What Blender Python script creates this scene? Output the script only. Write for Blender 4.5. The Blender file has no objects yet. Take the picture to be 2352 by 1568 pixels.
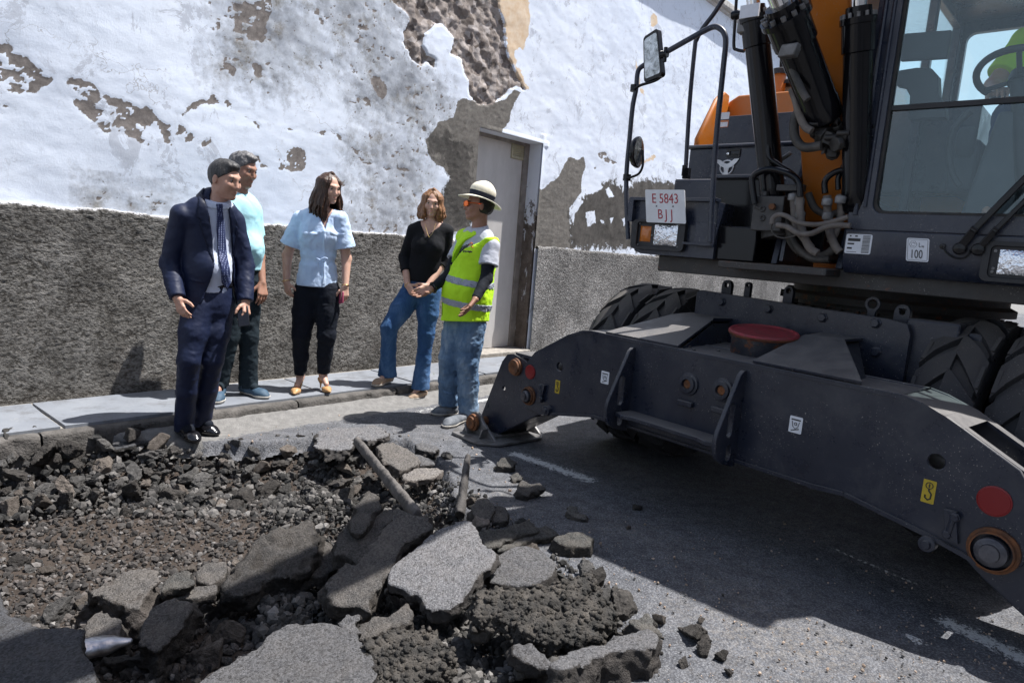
import bpy, math, random
import numpy as np
from mathutils import Vector, Matrix
from mathutils.geometry import tessellate_polygon
random.seed(7); np.random.seed(7)
S = bpy.context.scene
COL = S.collection
A = np.array
# ------------------------------------------------------------------ camera
F, CX, CY, EYE = 1568.0, 1176.0, 784.0, 1.38
PITCH, ROLL = math.radians(7.9), math.radians(4.6)
FWD = A([0, math.cos(PITCH), -math.sin(PITCH)])
_r = A([1, 0, 0.]); _u = np.cross(_r, FWD)
RIGHT = math.cos(ROLL)*_r + math.sin(ROLL)*_u
UP = -math.sin(ROLL)*_r + math.cos(ROLL)*_u
CAM = A([0, 0, EYE])
cd = bpy.data.cameras.new('camera'); cam = bpy.data.objects.new('camera', cd); COL.objects.link(cam)
M = Matrix.Identity(4)
for i in range(3):
    M[i][0], M[i][1], M[i][2], M[i][3] = RIGHT[i], UP[i], -FWD[i], CAM[i]
cam.matrix_world = M
cd.sensor_width = 36; cd.lens = 36*F/2352; cd.clip_start = .05; cd.clip_end = 500
S.camera = cam
# ------------------------------------------------------------------ sky and sun
SUN_EL, SUN_AZ = math.radians(66), math.radians(16.5)       # azimuth from +X towards +Y
w = bpy.data.worlds.new('World'); S.world = w; w.use_nodes = True
nt = w.node_tree; bg = nt.nodes['Background']
sky = nt.nodes.new('ShaderNodeTexSky'); sky.sky_type = 'NISHITA'; sky.sun_disc = False
sky.sun_elevation = SUN_EL; sky.sun_rotation = math.pi/2 - SUN_AZ
sky.air_density = 1.0; sky.dust_density = 1.6
# thin bright cloud veil low over the roofs, clearing towards the zenith
tc = nt.nodes.new('ShaderNodeTexCoord'); sp = nt.nodes.new('ShaderNodeSeparateXYZ'); nt.links.new(tc.outputs['Generated'], sp.inputs[0])
mr = nt.nodes.new('ShaderNodeMapRange'); mr.inputs[1].default_value = .10; mr.inputs[2].default_value = .62; mr.inputs[3].default_value = 1.; mr.inputs[4].default_value = 0.; nt.links.new(sp.outputs[2], mr.inputs[0])
nz = nt.nodes.new('ShaderNodeTexNoise'); nz.inputs['Scale'].default_value = 2.2; nz.inputs['Detail'].default_value = 6; nt.links.new(tc.outputs['Generated'], nz.inputs['Vector'])
mu = nt.nodes.new('ShaderNodeMath'); mu.operation = 'MULTIPLY_ADD'; nt.links.new(mr.outputs[0], mu.inputs[0]); mu.inputs[1].default_value = 1.15; nt.links.new(nz.outputs['Fac'], mu.inputs[2])
m2 = nt.nodes.new('ShaderNodeMapRange'); m2.inputs[1].default_value = .55; m2.inputs[2].default_value = 1.25; m2.inputs[4].default_value = .88; nt.links.new(mu.outputs[0], m2.inputs[0])
mx = nt.nodes.new('ShaderNodeMix'); mx.data_type = 'RGBA'; nt.links.new(m2.outputs[0], mx.inputs[0]); nt.links.new(sky.outputs[0], mx.inputs[6]); mx.inputs[7].default_value = (5.4, 6.1, 7.2, 1)
nt.links.new(mx.outputs[2], bg.inputs[0]); bg.inputs[1].default_value = 0.083
sd = A([math.cos(SUN_EL)*math.cos(SUN_AZ), math.cos(SUN_EL)*math.sin(SUN_AZ), math.sin(SUN_EL)])
sl = bpy.data.lights.new('sun', 'SUN'); sl.energy = 5.0; sl.angle = math.radians(.5); sl.color = (1, .975, .95)
so = bpy.data.objects.new('sun', sl); COL.objects.link(so); so.location = (3, -3, 12)
so.rotation_euler = Vector(tuple(sd)).to_track_quat('Z', 'Y').to_euler()
S.view_settings.view_transform = 'Standard'; S.view_settings.look = 'None'
S.view_settings.exposure = 0.80; S.view_settings.gamma = 1
S.render.resolution_x = 1024; S.render.resolution_y = 682
S.cycles.max_bounces = 6

# ------------------------------------------------------------------ measuring helpers (photo pixel -> point on a real plane)
def ray(x, y): return FWD + RIGHT*(x-CX)/F - UP*(y-CY)/F
def onz(x, y, z=0.):
    d = ray(x, y); return CAM + d*((z-EYE)/d[2])
def onplane(x, y, P, n):
    d = ray(x, y); return CAM + d*(((A(P)-CAM)@A(n))/(d@A(n)))
def at(x, y, Y):
    d = ray(x, y); return CAM + d*(Y/d[1])
def proj(p):
    d = A(p, float)-CAM; z = d@FWD
    return CX+F*(d@RIGHT)/z, CY-F*(d@UP)/z
def unit(v): v = A(v, float); return v/np.linalg.norm(v)

# ------------------------------------------------------------------ noise
_rs = np.random.RandomState(3); _T = _rs.rand(64, 64, 64).astype(np.float32)*2-1
def vnoise(x, y, z):
    x, y, z = np.broadcast_arrays(x, y, z)
    xi, yi, zi = np.floor(x).astype(np.int32), np.floor(y).astype(np.int32), np.floor(z).astype(np.int32)
    fx, fy, fz = x-xi, y-yi, z-zi
    fx = fx*fx*(3-2*fx); fy = fy*fy*(3-2*fy); fz = fz*fz*(3-2*fz)
    x0, y0, z0 = xi & 63, yi & 63, zi & 63; x1, y1, z1 = (xi+1) & 63, (yi+1) & 63, (zi+1) & 63
    def l(a, b, t): return a+(b-a)*t
    return l(l(l(_T[x0, y0, z0], _T[x1, y0, z0], fx), l(_T[x0, y1, z0], _T[x1, y1, z0], fx), fy),
             l(l(_T[x0, y0, z1], _T[x1, y0, z1], fx), l(_T[x0, y1, z1], _T[x1, y1, z1], fx), fy), fz)
def fbm(x, y, z, o=4, g=.5):
    s = 0; a = 1.; t = 0
    for i in range(o):
        s = s + a*vnoise(x+13.7*i, y+5.1*i, z+9.3*i); t += a; a *= g; x = x*2.03; y = y*2.03; z = z*2.03
    return s/t
def polysd(px, py, poly):
    """signed distance (negative inside) of points to a 2D polygon"""
    poly = A(poly, float); d = np.full(px.shape, 1e9); s = np.zeros(px.shape, bool)
    n = len(poly)
    for i in range(n):
        a, b = poly[i], poly[(i+1) % n]; e = b-a
        wx, wy = px-a[0], py-a[1]
        t = np.clip((wx*e[0]+wy*e[1])/(e@e+1e-12), 0, 1)
        d = np.minimum(d, (wx-e[0]*t)**2+(wy-e[1]*t)**2)
        c = ((a[1] > py) != (b[1] > py)) & (px < (b[0]-a[0])*(py-a[1])/(b[1]-a[1]+1e-12)+a[0])
        s ^= c
    d = np.sqrt(d); return np.where(s, -d, d)

# ------------------------------------------------------------------ mesh helpers
def mesh_np(name, V, Fc, smooth=True):
    me = bpy.data.meshes.new(name); V = np.asarray(V, np.float32); Fc = np.asarray(Fc, np.int32)
    me.vertices.add(len(V)); me.vertices.foreach_set('co', V.ravel())
    k = Fc.shape[1]; me.loops.add(Fc.size); me.loops.foreach_set('vertex_index', Fc.ravel())
    me.polygons.add(len(Fc)); me.polygons.foreach_set('loop_start', np.arange(0, Fc.size, k, dtype=np.int32))
    me.polygons.foreach_set('loop_total', np.full(len(Fc), k, np.int32))
    me.polygons.foreach_set('use_smooth', np.full(len(Fc), smooth, bool))
    me.update(calc_edges=True); me.validate(); return me
def link(name, me, m, parent=None):
    o = bpy.data.objects.new(name, me); COL.objects.link(o)
    if m is not None and len(me.materials) == 0:
        for q in (m if isinstance(m, (list, tuple)) else [m]): me.materials.append(q)
    if parent is not None:
        o.parent = parent
        L = A(wloc(parent)); 
        n = len(me.vertices); co = np.empty(n*3, np.float32); me.vertices.foreach_get('co', co)
        co = co.reshape(-1, 3)-L.astype(np.float32); me.vertices.foreach_set('co', co.ravel())
    return o
def wloc(o):
    L = A([0., 0, 0])
    while o is not None: L = L+A(o.location); o = o.parent
    return L
def recenter(o, c):
    me = o.data; n = len(me.vertices); co = np.empty(n*3, np.float32); me.vertices.foreach_get('co', co)
    co = co.reshape(-1, 3)-A(c, np.float32); me.vertices.foreach_set('co', co.ravel()); o.location = tuple(c); me.update()
def tag(o, label=None, cat=None, group=None, kind=None):
    if label: o['label'] = label
    if cat: o['category'] = cat
    if group: o['group'] = group
    if kind: o['kind'] = kind
    return o
def empty(name, loc, label, cat, group=None):
    o = bpy.data.objects.new(name, None); COL.objects.link(o); o.location = tuple(loc); o.empty_display_size = .1
    return tag(o, label, cat, group)
def bevel(o, wd=.004, seg=2, ang=35):
    b = o.modifiers.new('bevel', 'BEVEL'); b.width = wd; b.segments = seg; b.limit_method = 'ANGLE'; b.angle_limit = math.radians(ang)
    b.harden_normals = False
    return o

class MB:
    """collects polygons of any size; build() links them as one mesh"""
    def __init__(s): s.v = []; s.f = []; s.sm = []; s.mi = []; s.cur = 0
    def add(s, vs, fs, smooth=False):
        b = len(s.v); s.v += [tuple(float(q) for q in p) for p in vs]
        for f in fs: s.f.append([b+i for i in f]); s.sm.append(smooth); s.mi.append(s.cur)
        return s
    def box(s, c, ax, ay, az, hx, hy, hz):
        c = A(c, float); ax, ay, az = unit(ax)*hx, unit(ay)*hy, unit(az)*hz
        vs = [c+i*ax+j*ay+k*az for i in (-1, 1) for j in (-1, 1) for k in (-1, 1)]
        return s.add(vs, [(0, 1, 3, 2), (4, 6, 7, 5), (0, 4, 5, 1), (2, 3, 7, 6), (0, 2, 6, 4), (1, 5, 7, 3)])
    def tube(s, pts, r, n=10, caps=True, smooth=True):
        pts = [A(p, float) for p in pts]; m = len(pts)
        rr = r if hasattr(r, '__len__') else [r]*m
        T = [unit(pts[min(i+1, m-1)]-pts[max(i-1, 0)]) for i in range(m)]
        up = A([0, 0, 1.]) if abs(T[0][2]) < .9 else A([1., 0, 0])
        nrm = unit(np.cross(T[0], up)); vs = []
        for i in range(m):
            nrm = unit(nrm-T[i]*(nrm@T[i])); bn = np.cross(T[i], nrm)
            for k in range(n):
                a = 2*math.pi*k/n; vs.append(pts[i]+rr[i]*(math.cos(a)*nrm+math.sin(a)*bn))
        fs = [(i*n+k, i*n+(k+1) % n, (i+1)*n+(k+1) % n, (i+1)*n+k) for i in range(m-1) for k in range(n)]
        s.add(vs, fs, smooth)
        if caps:
            b = len(s.v)-m*n
            s.f.append([b+k for k in range(n)][::-1]); s.sm.append(False); s.mi.append(s.cur)
            s.f.append([b+(m-1)*n+k for k in range(n)]); s.sm.append(False); s.mi.append(s.cur)
        return s
    def cyl(s, a, b, r, n=20, r2=None): 
        return s.tube([a, b], [r, r if r2 is None else r2], n)
    def lathe(s, o, ax, prof, n=32, smooth=True):
        """prof: (distance along ax, radius)"""
        o = A(o, float); ax = unit(ax); up = A([0, 0, 1.]) if abs(ax[2]) < .9 else A([1., 0, 0])
        e1 = unit(np.cross(ax, up)); e2 = np.cross(ax, e1); vs = []
        for (t, r) in prof:
            for k in range(n):
                a = 2*math.pi*k/n; vs.append(o+ax*t+r*(math.cos(a)*e1+math.sin(a)*e2))
        m = len(prof)
        fs = [(i*n+k, i*n+(k+1) % n, (i+1)*n+(k+1) % n, (i+1)*n+k) for i in range(m-1) for k in range(n)]
        return s.add(vs, fs, smooth)
    def prism(s, out, o, ax, ay, an, t0, t1, holes=()):
        """flat outline (and holes) in the frame o,ax,ay pushed from t0 to t1 along an"""
        o, ax, ay, an = A(o, float), A(ax, float), A(ay, float), A(an, float)
        loops = [list(out)]+[list(h) for h in holes]; flat = [p for l in loops for p in l]; N = len(flat)
        tri = tessellate_polygon([[Vector((p[0], p[1], 0)) for p in l] for l in loops])
        vs = [o+ax*p[0]+ay*p[1]+an*t for t in (t0, t1) for p in flat]
        fs = [tuple(t) for t in tri]+[tuple(i+N for i in t)[::-1] for t in tri]
        b = 0
        for l in loops:
            n = len(l)
            for i in range(n): fs.append((b+i, b+(i+1) % n, b+(i+1) % n+N, b+i+N))
            b += n
        return s.add(vs, fs)
    def islands(s, name, m, parent=None, bw=.003):
        n = len(s.v); p = list(range(n))
        def fnd(i):
            while p[i] != i: p[i] = p[p[i]]; i = p[i]
            return i
        for f in s.f:
            for i in f[1:]: p[fnd(i)] = fnd(f[0])
        gr = {}
        for k, f in enumerate(s.f): gr.setdefault(fnd(f[0]), []).append(k)
        for ks in gr.values():
            mp_ = {}; q = MB()
            for k in ks:
                for i in s.f[k]:
                    if i not in mp_: mp_[i] = len(q.v); q.v.append(s.v[i])
                q.f.append([mp_[i] for i in s.f[k]]); q.sm.append(s.sm[k]); q.mi.append(0)
            bevel(q.build(name, m, parent), bw)
    def build(s, name, m, parent=None, fix=True):
        me = bpy.data.meshes.new(name); me.from_pydata(s.v, [], s.f)
        me.polygons.foreach_set('use_smooth', s.sm); me.polygons.foreach_set('material_index', s.mi)
        me.update()
        if fix:
            import bmesh
            b = bmesh.new(); b.from_mesh(me); bmesh.ops.remove_doubles(b, verts=b.verts, dist=1e-5)
            bmesh.ops.recalc_face_normals(b, faces=b.faces); b.to_mesh(me); b.free()
        me.set_sharp_from_angle(angle=math.radians(38))
        return link(name, me, m, parent)
def circle(cx, cy, r, n=20, r2=None, a0=0): 
    return [(cx+r*math.cos(a0+2*math.pi*k/n), cy+(r if r2 is None else r2)*math.sin(a0+2*math.pi*k/n)) for k in range(n)]
def rrect(x0, y0, x1, y1, r, n=4):
    o = []
    for cx, cy, a in ((x1-r, y1-r, 0), (x0+r, y1-r, 90), (x0+r, y0+r, 180), (x1-r, y0+r, 270)):
        for k in range(n+1):
            t = math.radians(a+90*k/n); o.append((cx+r*math.cos(t), cy+r*math.sin(t)))
    return o
def smoothpath(pts, n=6):
    P = [A(p, float) for p in pts]; P = [2*P[0]-P[1]]+P+[2*P[-1]-P[-2]]; o = []
    for i in range(1, len(P)-2):
        for k in range(n):
            t = k/n; a, b, c, d = P[i-1], P[i], P[i+1], P[i+2]
            o.append(.5*((2*b)+(-a+c)*t+(2*a-5*b+4*c-d)*t*t+(-a+3*b-3*c+d)*t**3))
    o.append(P[-2]); return o
def text_mesh(name, lines, o, ax, ay, size, m, parent=None, align='CENTER', thick=.0012, gap=1.25):
    """letters lying in the frame o,ax,ay; lines: (text, dx, dy, size factor)"""
    V = []; FF = []; an = np.cross(A(ax), A(ay))
    for (t, dx, dy, k) in lines:
        cu = bpy.data.curves.new('t', 'FONT'); cu.body = t; cu.size = size*k; cu.extrude = thick; cu.align_x = align; cu.align_y = 'CENTER'
        cu.resolution_u = 3
        ob = bpy.data.objects.new('t', cu); COL.objects.link(ob)
        dg = bpy.context.evaluated_depsgraph_get(); me = bpy.data.meshes.new_from_object(ob.evaluated_get(dg))
        b = len(V)
        for v in me.vertices: V.append(A(o)+A(ax)*(v.co.x+dx)+A(ay)*(v.co.y+dy)+an*v.co.z)
        for p in me.polygons: FF.append([b+i for i in p.vertices])
        bpy.data.objects.remove(ob); bpy.data.curves.remove(cu); bpy.data.meshes.remove(me)
    me = bpy.data.meshes.new(name); me.from_pydata([tuple(v) for v in V], [], FF); me.update()
    return link(name, me, m, parent)

# ------------------------------------------------------------------ signed distance volumes -> one continuous surface
_E = [((0,0,0),(1,0,0)),((0,1,0),(1,1,0)),((0,0,1),(1,0,1)),((0,1,1),(1,1,1)),((0,0,0),(0,1,0)),((1,0,0),(1,1,0)),
      ((0,0,1),(0,1,1)),((1,0,1),(1,1,1)),((0,0,0),(0,0,1)),((1,0,0),(1,0,1)),((0,1,0),(0,1,1)),((1,1,0),(1,1,1))]
def nets(D, lo, h):
    s = D < 0; nx, ny, nz = D.shape
    c = np.zeros((nx-1, ny-1, nz-1), np.int8)
    for a in (0, 1):
        for b in (0, 1):
            for d in (0, 1): c += s[a:nx-1+a, b:ny-1+b, d:nz-1+d]
    act = (c > 0) & (c < 8); I, J, K = np.nonzero(act); n = len(I)
    acc = np.zeros((n, 3)); cnt = np.zeros(n)
    for (p, q) in _E:
        dp = D[I+p[0], J+p[1], K+p[2]]; dq = D[I+q[0], J+q[1], K+q[2]]
        m = (dp < 0) != (dq < 0); t = np.where(m, dp/np.where(m, dp-dq, 1), 0)
        for k in range(3): acc[:, k] += m*(p[k]+(q[k]-p[k])*t)
        cnt += m
    V = (acc/cnt[:, None]+np.stack([I, J, K], 1))*h+A(lo)
    idx = np.full(act.shape, -1, np.int32); idx[I, J, K] = np.arange(n)
    Q = []
    e = s[:-1, 1:-1, 1:-1] != s[1:, 1:-1, 1:-1]; i, j, k = np.nonzero(e); j += 1; k += 1
    q = np.stack([idx[i, j-1, k-1], idx[i, j, k-1], idx[i, j, k], idx[i, j-1, k]], 1); fl = s[i, j, k]; q[~fl] = q[~fl][:, ::-1]; Q.append(q)
    e = s[1:-1, :-1, 1:-1] != s[1:-1, 1:, 1:-1]; i, j, k = np.nonzero(e); i += 1; k += 1
    q = np.stack([idx[i-1, j, k-1], idx[i-1, j, k], idx[i, j, k], idx[i, j, k-1]], 1); fl = s[i, j, k]; q[~fl] = q[~fl][:, ::-1]; Q.append(q)
    e = s[1:-1, 1:-1, :-1] != s[1:-1, 1:-1, 1:]; i, j, k = np.nonzero(e); i += 1; j += 1
    q = np.stack([idx[i-1, j-1, k], idx[i, j-1, k], idx[i, j, k], idx[i-1, j, k]], 1); fl = s[i, j, k]; q[~fl] = q[~fl][:, ::-1]; Q.append(q)
    Q = np.concatenate(Q); Q = Q[(Q >= 0).all(1)]
    return V, Q
class Vol:
    def __init__(s, lo, hi, h=.006):
        s.h = h; s.lo = A(lo, float); n = np.ceil((A(hi)-s.lo)/h).astype(int)+1; s.n = n
        s.D = np.full(tuple(n), .3, np.float32)
        s.ax = [(s.lo[i]+np.arange(n[i])*h).astype(np.float32) for i in range(3)]
    def win(s, lo, hi):
        i0 = np.maximum(np.floor((A(lo)-s.lo)/s.h).astype(int), 0); i1 = np.minimum(np.ceil((A(hi)-s.lo)/s.h).astype(int)+1, s.n)
        if (i1 <= i0).any(): return None
        sl = tuple(slice(a, b) for a, b in zip(i0, i1))
        X = s.ax[0][sl[0]][:, None, None]; Y = s.ax[1][sl[1]][None, :, None]; Z = s.ax[2][sl[2]][None, None, :]
        return sl, X, Y, Z
    def mix(s, sl, d, k, op='add'):
        D = s.D[sl]
        if op == 'add':
            if k > 0: hh = np.clip(.5+.5*(D-d)/k, 0, 1); r = D*(1-hh)+d*hh-k*hh*(1-hh)
            else: r = np.minimum(D, d)
        elif op == 'sub':
            nd = -d
            if k > 0: hh = np.clip(.5-.5*(D-nd)/k, 0, 1); r = D*(1-hh)+nd*hh+k*hh*(1-hh)
            else: r = np.maximum(D, nd)
        s.D[sl] = r
    def cap(s, a, b, ra, rb=None, k=.02, flat=None, op='add'):
        """tapered capsule; flat=(axis, factor) squashes it across that axis"""
        a, b = A(a, float), A(b, float); rb = ra if rb is None else rb
        R = max(ra, rb)*(max(1, flat[1]) if flat is not None else 1)+k+.015
        W = s.win(np.minimum(a, b)-R, np.maximum(a, b)+R)
        if W is None: return s
        sl, X, Y, Z = W; px, py, pz = X-a[0], Y-a[1], Z-a[2]; e = b-a
        sc = 1.
        if flat is not None:
            f = unit(flat[0]); g = 1/flat[1]-1; dt = px*f[0]+py*f[1]+pz*f[2]
            px, py, pz = px+f[0]*dt*g, py+f[1]*dt*g, pz+f[2]*dt*g; e = e+f*(e@f)*g; sc = min(1., flat[1])**.5
        L = e@e+1e-9; t = np.clip((px*e[0]+py*e[1]+pz*e[2])/L, 0, 1)
        d = np.sqrt((px-e[0]*t)**2+(py-e[1]*t)**2+(pz-e[2]*t)**2)-(ra+(rb-ra)*t)
        s.mix(sl, (d*sc).astype(np.float32), k, op); return s
    def chain(s, pts, rs, k=.02, flat=None):
        for i in range(len(pts)-1): s.cap(pts[i], pts[i+1], rs[i], rs[i+1], k, flat)
        return s
    def ell(s, c, r, axes=None, k=.02, op='add'):
        c = A(c, float); r = A(r, float); R = r.max()+k+.015
        W = s.win(c-R, c+R)
        if W is None: return s
        sl, X, Y, Z = W; p = [X-c[0], Y-c[1], Z-c[2]]
        if axes is not None:
            p = [p[0]*q[0]+p[1]*q[1]+p[2]*q[2] for q in axes]
        k0 = np.sqrt((p[0]/r[0])**2+(p[1]/r[1])**2+(p[2]/r[2])**2)+1e-6
        k1 = np.sqrt((p[0]/r[0]**2)**2+(p[1]/r[1]**2)**2+(p[2]/r[2]**2)**2)+1e-6
        s.mix(sl, (k0*(k0-1)/k1).astype(np.float32), k, op); return s
    def box(s, c, r, axes, rd=.01, k=.01, op='add'):
        c = A(c, float); r = A(r, float); R = np.linalg.norm(r)+k+.015
        W = s.win(c-R, c+R)
        if W is None: return s
        sl, X, Y, Z = W; p = [X-c[0], Y-c[1], Z-c[2]]
        q = [np.abs(p[0]*a[0]+p[1]*a[1]+p[2]*a[2])-(rr-rd) for a, rr in zip(axes, r)]
        d = np.sqrt(sum(np.maximum(t, 0)**2 for t in q))+np.minimum(np.maximum(np.maximum(q[0], q[1]), q[2]), 0)-rd
        s.mix(sl, d.astype(np.float32), k, op); return s
    def cut(s, p, n, lo=None, hi=None):
        """remove what lies on the +n side of the plane"""
        n = unit(n); W = s.win(s.lo if lo is None else lo, s.lo+s.n*s.h if hi is None else hi)
        if W is None: return s
        sl, X, Y, Z = W; d = (X-p[0])*n[0]+(Y-p[1])*n[1]+(Z-p[2])*n[2]
        s.D[sl] = np.maximum(s.D[sl], d.astype(np.float32)); return s
    def wrinkle(s, amp, f, seed=0, sq=(1, 1, 1), o=3):
        m = np.abs(s.D) < .035; I, J, K = np.nonzero(m)
        x, y, z = s.ax[0][I]*f*sq[0]+seed, s.ax[1][J]*f*sq[1], s.ax[2][K]*f*sq[2]
        n1 = fbm(x+.7*vnoise(x*.6, y*.6, z*.6+5), y, z+.7*vnoise(x*.6+9, y*.6, z*.6), o)
        s.D[I, J, K] += (amp*n1).astype(np.float32); return s
    def mesh(s, name, m, parent=None):
        s.D[0] = s.D[-1] = .1; s.D[:, 0] = s.D[:, -1] = .1; s.D[:, :, 0] = s.D[:, :, -1] = .1
        V, Q = nets(s.D, s.lo, s.h)
        return link(name, mesh_np(name, V, Q), m, parent)

# ------------------------------------------------------------------ materials
class NT:
    def __init__(s, name):
        s.m = bpy.data.materials.new(name); s.m.use_nodes = True; s.t = s.m.node_tree; s.n = s.t.nodes
        s.b = s.n['Principled BSDF']; s.out = s.n['Material Output']
    def N(s, t, **kw):
        x = s.n.new(t)
        for k, v in kw.items(): setattr(x, k, v)
        return x
    def L(s, a, b): s.t.links.new(a, b)
    def coord(s, kind='Object', scale=(1, 1, 1)):
        c = s.N('ShaderNodeTexCoord'); mp = s.N('ShaderNodeMapping'); mp.inputs['Scale'].default_value = scale
        s.L(c.outputs[kind], mp.inputs[0]); return mp.outputs[0]
    def noise(s, co, scale, detail=6, rough=.6, dist=0):
        x = s.N('ShaderNodeTexNoise'); x.inputs['Scale'].default_value = scale; x.inputs['Detail'].default_value = detail
        x.inputs['Roughness'].default_value = rough; x.inputs['Distortion'].default_value = dist; s.L(co, x.inputs['Vector']); return x.outputs['Fac']
    def voro(s, co, scale, feat='F1', rnd=1):
        x = s.N('ShaderNodeTexVoronoi'); x.feature = feat; x.inputs['Scale'].default_value = scale; x.inputs['Randomness'].default_value = rnd
        s.L(co, x.inputs['Vector']); return x
    def ramp(s, fac, stops, interp='LINEAR'):
        x = s.N('ShaderNodeValToRGB'); x.color_ramp.interpolation = interp; e = x.color_ramp.elements
        while len(e) < len(stops): e.new(.5)
        for q, (p, c) in zip(e, stops):
            q.position = p; q.color = (*c, 1) if hasattr(c, '__len__') else (c, c, c, 1)
        s.L(fac, x.inputs[0]); return x.outputs[0]
    def rng(s, v, a, b, c=0., d=1.):
        x = s.N('ShaderNodeMapRange'); x.inputs[1].default_value = a; x.inputs[2].default_value = b; x.inputs[3].default_value = c; x.inputs[4].default_value = d
        s.L(v, x.inputs[0]); return x.outputs[0]
    def math(s, op, a, b=None, c=None):
        x = s.N('ShaderNodeMath', operation=op)
        for i, v in enumerate((a, b, c)):
            if v is None: continue
            if isinstance(v, (int, float)): x.inputs[i].default_value = v
            else: s.L(v, x.inputs[i])
        return x.outputs[0]
    def mixc(s, f, a, b, blend='MIX'):
        x = s.N('ShaderNodeMix', data_type='RGBA', blend_type=blend)
        for i, v in ((0, f), (6, a), (7, b)):
            if isinstance(v, (int, float)): x.inputs[i].default_value = v
            elif isinstance(v, (tuple, list)): x.inputs[i].default_value = (*v, 1)
            else: s.L(v, x.inputs[i])
        return x.outputs[2]
    def attr(s, name):
        x = s.N('ShaderNodeAttribute'); x.attribute_name = name; return x.outputs['Fac']
    def bump(s, hgt, strength, dist=.01, normal=None):
        x = s.N('ShaderNodeBump'); x.inputs['Strength'].default_value = strength; x.inputs['Distance'].default_value = dist
        s.L(hgt, x.inputs['Height'])
        if normal is not None: s.L(normal, x.inputs['Normal'])
        return x.outputs[0]
    def done(s, col=None, rough=None, normal=None, metal=None, spec=None, **kw):
        b = s.b
        for key, v in (('Base Color', col), ('Roughness', rough), ('Normal', normal), ('Metallic', metal), ('Specular IOR Level', spec)):
            if v is None: continue
            if isinstance(v, (int, float)): b.inputs[key].default_value = v
            elif isinstance(v, (tuple, list)): b.inputs[key].default_value = (*v, 1)
            else: s.L(v, b.inputs[key])
        for k, v in kw.items(): b.inputs[k.replace('_', ' ')].default_value = v
        return s.m
def simple(name, c1, c2=None, scale=20, rough=.6, bmp=0., bs=80, bd=.003, metal=0., spec=.5, sq=(1, 1, 1), **kw):
    t = NT(name); co = t.coord(scale=sq); c2 = c2 or tuple(x*.75 for x in c1)
    col = t.ramp(t.noise(co, scale, 5), [(.35, c1), (.65, c2)])
    nm = t.bump(t.noise(co, bs, 4), bmp, bd) if bmp else None
    return t.done(col, rough, nm, metal, spec, **kw)
def dusty(name, c1, rough=.42, dust=(.16, .15, .14), amt=.75, metal=0., rust=0.):
    """paint with dust lying on the faces that look up, scuffs, a few chips"""
    t = NT(name); co = t.coord('Object'); g = t.N('ShaderNodeNewGeometry'); sx = t.N('ShaderNodeSeparateXYZ'); t.L(g.outputs['Normal'], sx.inputs[0])
    up = t.rng(sx.outputs[2], .35, .95); n = t.noise(co, 9, 8, .7)
    f = t.math('MULTIPLY', up, t.rng(n, .28, .58, .5, amt+.1))
    film = t.rng(t.noise(co, 4.5, 9, .78, .3), .46, .72, .0, .22)
    f = t.math('MAXIMUM', f, film)
    base = t.ramp(t.noise(co, 2.3, 4), [(.3, c1), (.7, tuple(x*1.35 for x in c1))])
    spk = t.rng(t.noise(co, 130, 2), .66, .70); spk = t.math('MULTIPLY', spk, t.rng(t.noise(co, 5, 2), .45, .58, 0, .8)); scr = t.rng(t.noise(t.coord('Object', (1, 1, 9)), 26, 3, .6, 1.5), .70, .735, 0, .35)
    col = t.mixc(f, base, dust); col = t.mixc(spk, col, (.3, .28, .26)); col = t.mixc(t.math('MULTIPLY', scr, t.rng(t.noise(co, 2.2, 2), .5, .62)), col, (.16, .155, .155))
    if rust:
        rr = t.rng(t.noise(co, 14, 7, .75), .66-.2*rust, .72-.2*rust); col = t.mixc(rr, col, (.15, .05, .018))
    ro = t.math('ADD', t.rng(n, .3, .7, rough-.08, rough+.12), t.math('MULTIPLY', f, .35))
    return t.done(col, ro, t.bump(t.noise(co, 140, 3), .12, .002), metal)
# ================================================================== SETTING
W0 = A([-3.264, 4.276, 0.]); WD = unit([.655, .755, 0]); WN = A([WD[1], -WD[0], 0.])      # wall base point, direction, outward normal
def wp(u, z, off=0.): return W0+WD*u+WN*off+A([0, 0, z])
def wallpt(x, y, off=0.):
    p = onplane(x, y, W0+WN*off, WN); return ((p-W0)@WD, p[2])
def c4(pts): return [(x*.41016, y*.41016) for x, y in pts]
def c5(pts): return [(735+x*.41016, y*.41016) for x, y in pts]
def c2b(pts): return [(735+x*.38495, 964.7+y*.38495) for x, y in pts]
def c1b(pts): return [(x*.38505, 964.7+y*.38505) for x, y in pts]
def c3c(pts): return [(x*.1758, 964.7+y*.1758) for x, y in pts]
KERB = .747                                                   # pavement width
def kd(x, y): return (x-W0[0])*WN[0]+(y-W0[1])*WN[1]          # distance out from the wall

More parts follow.
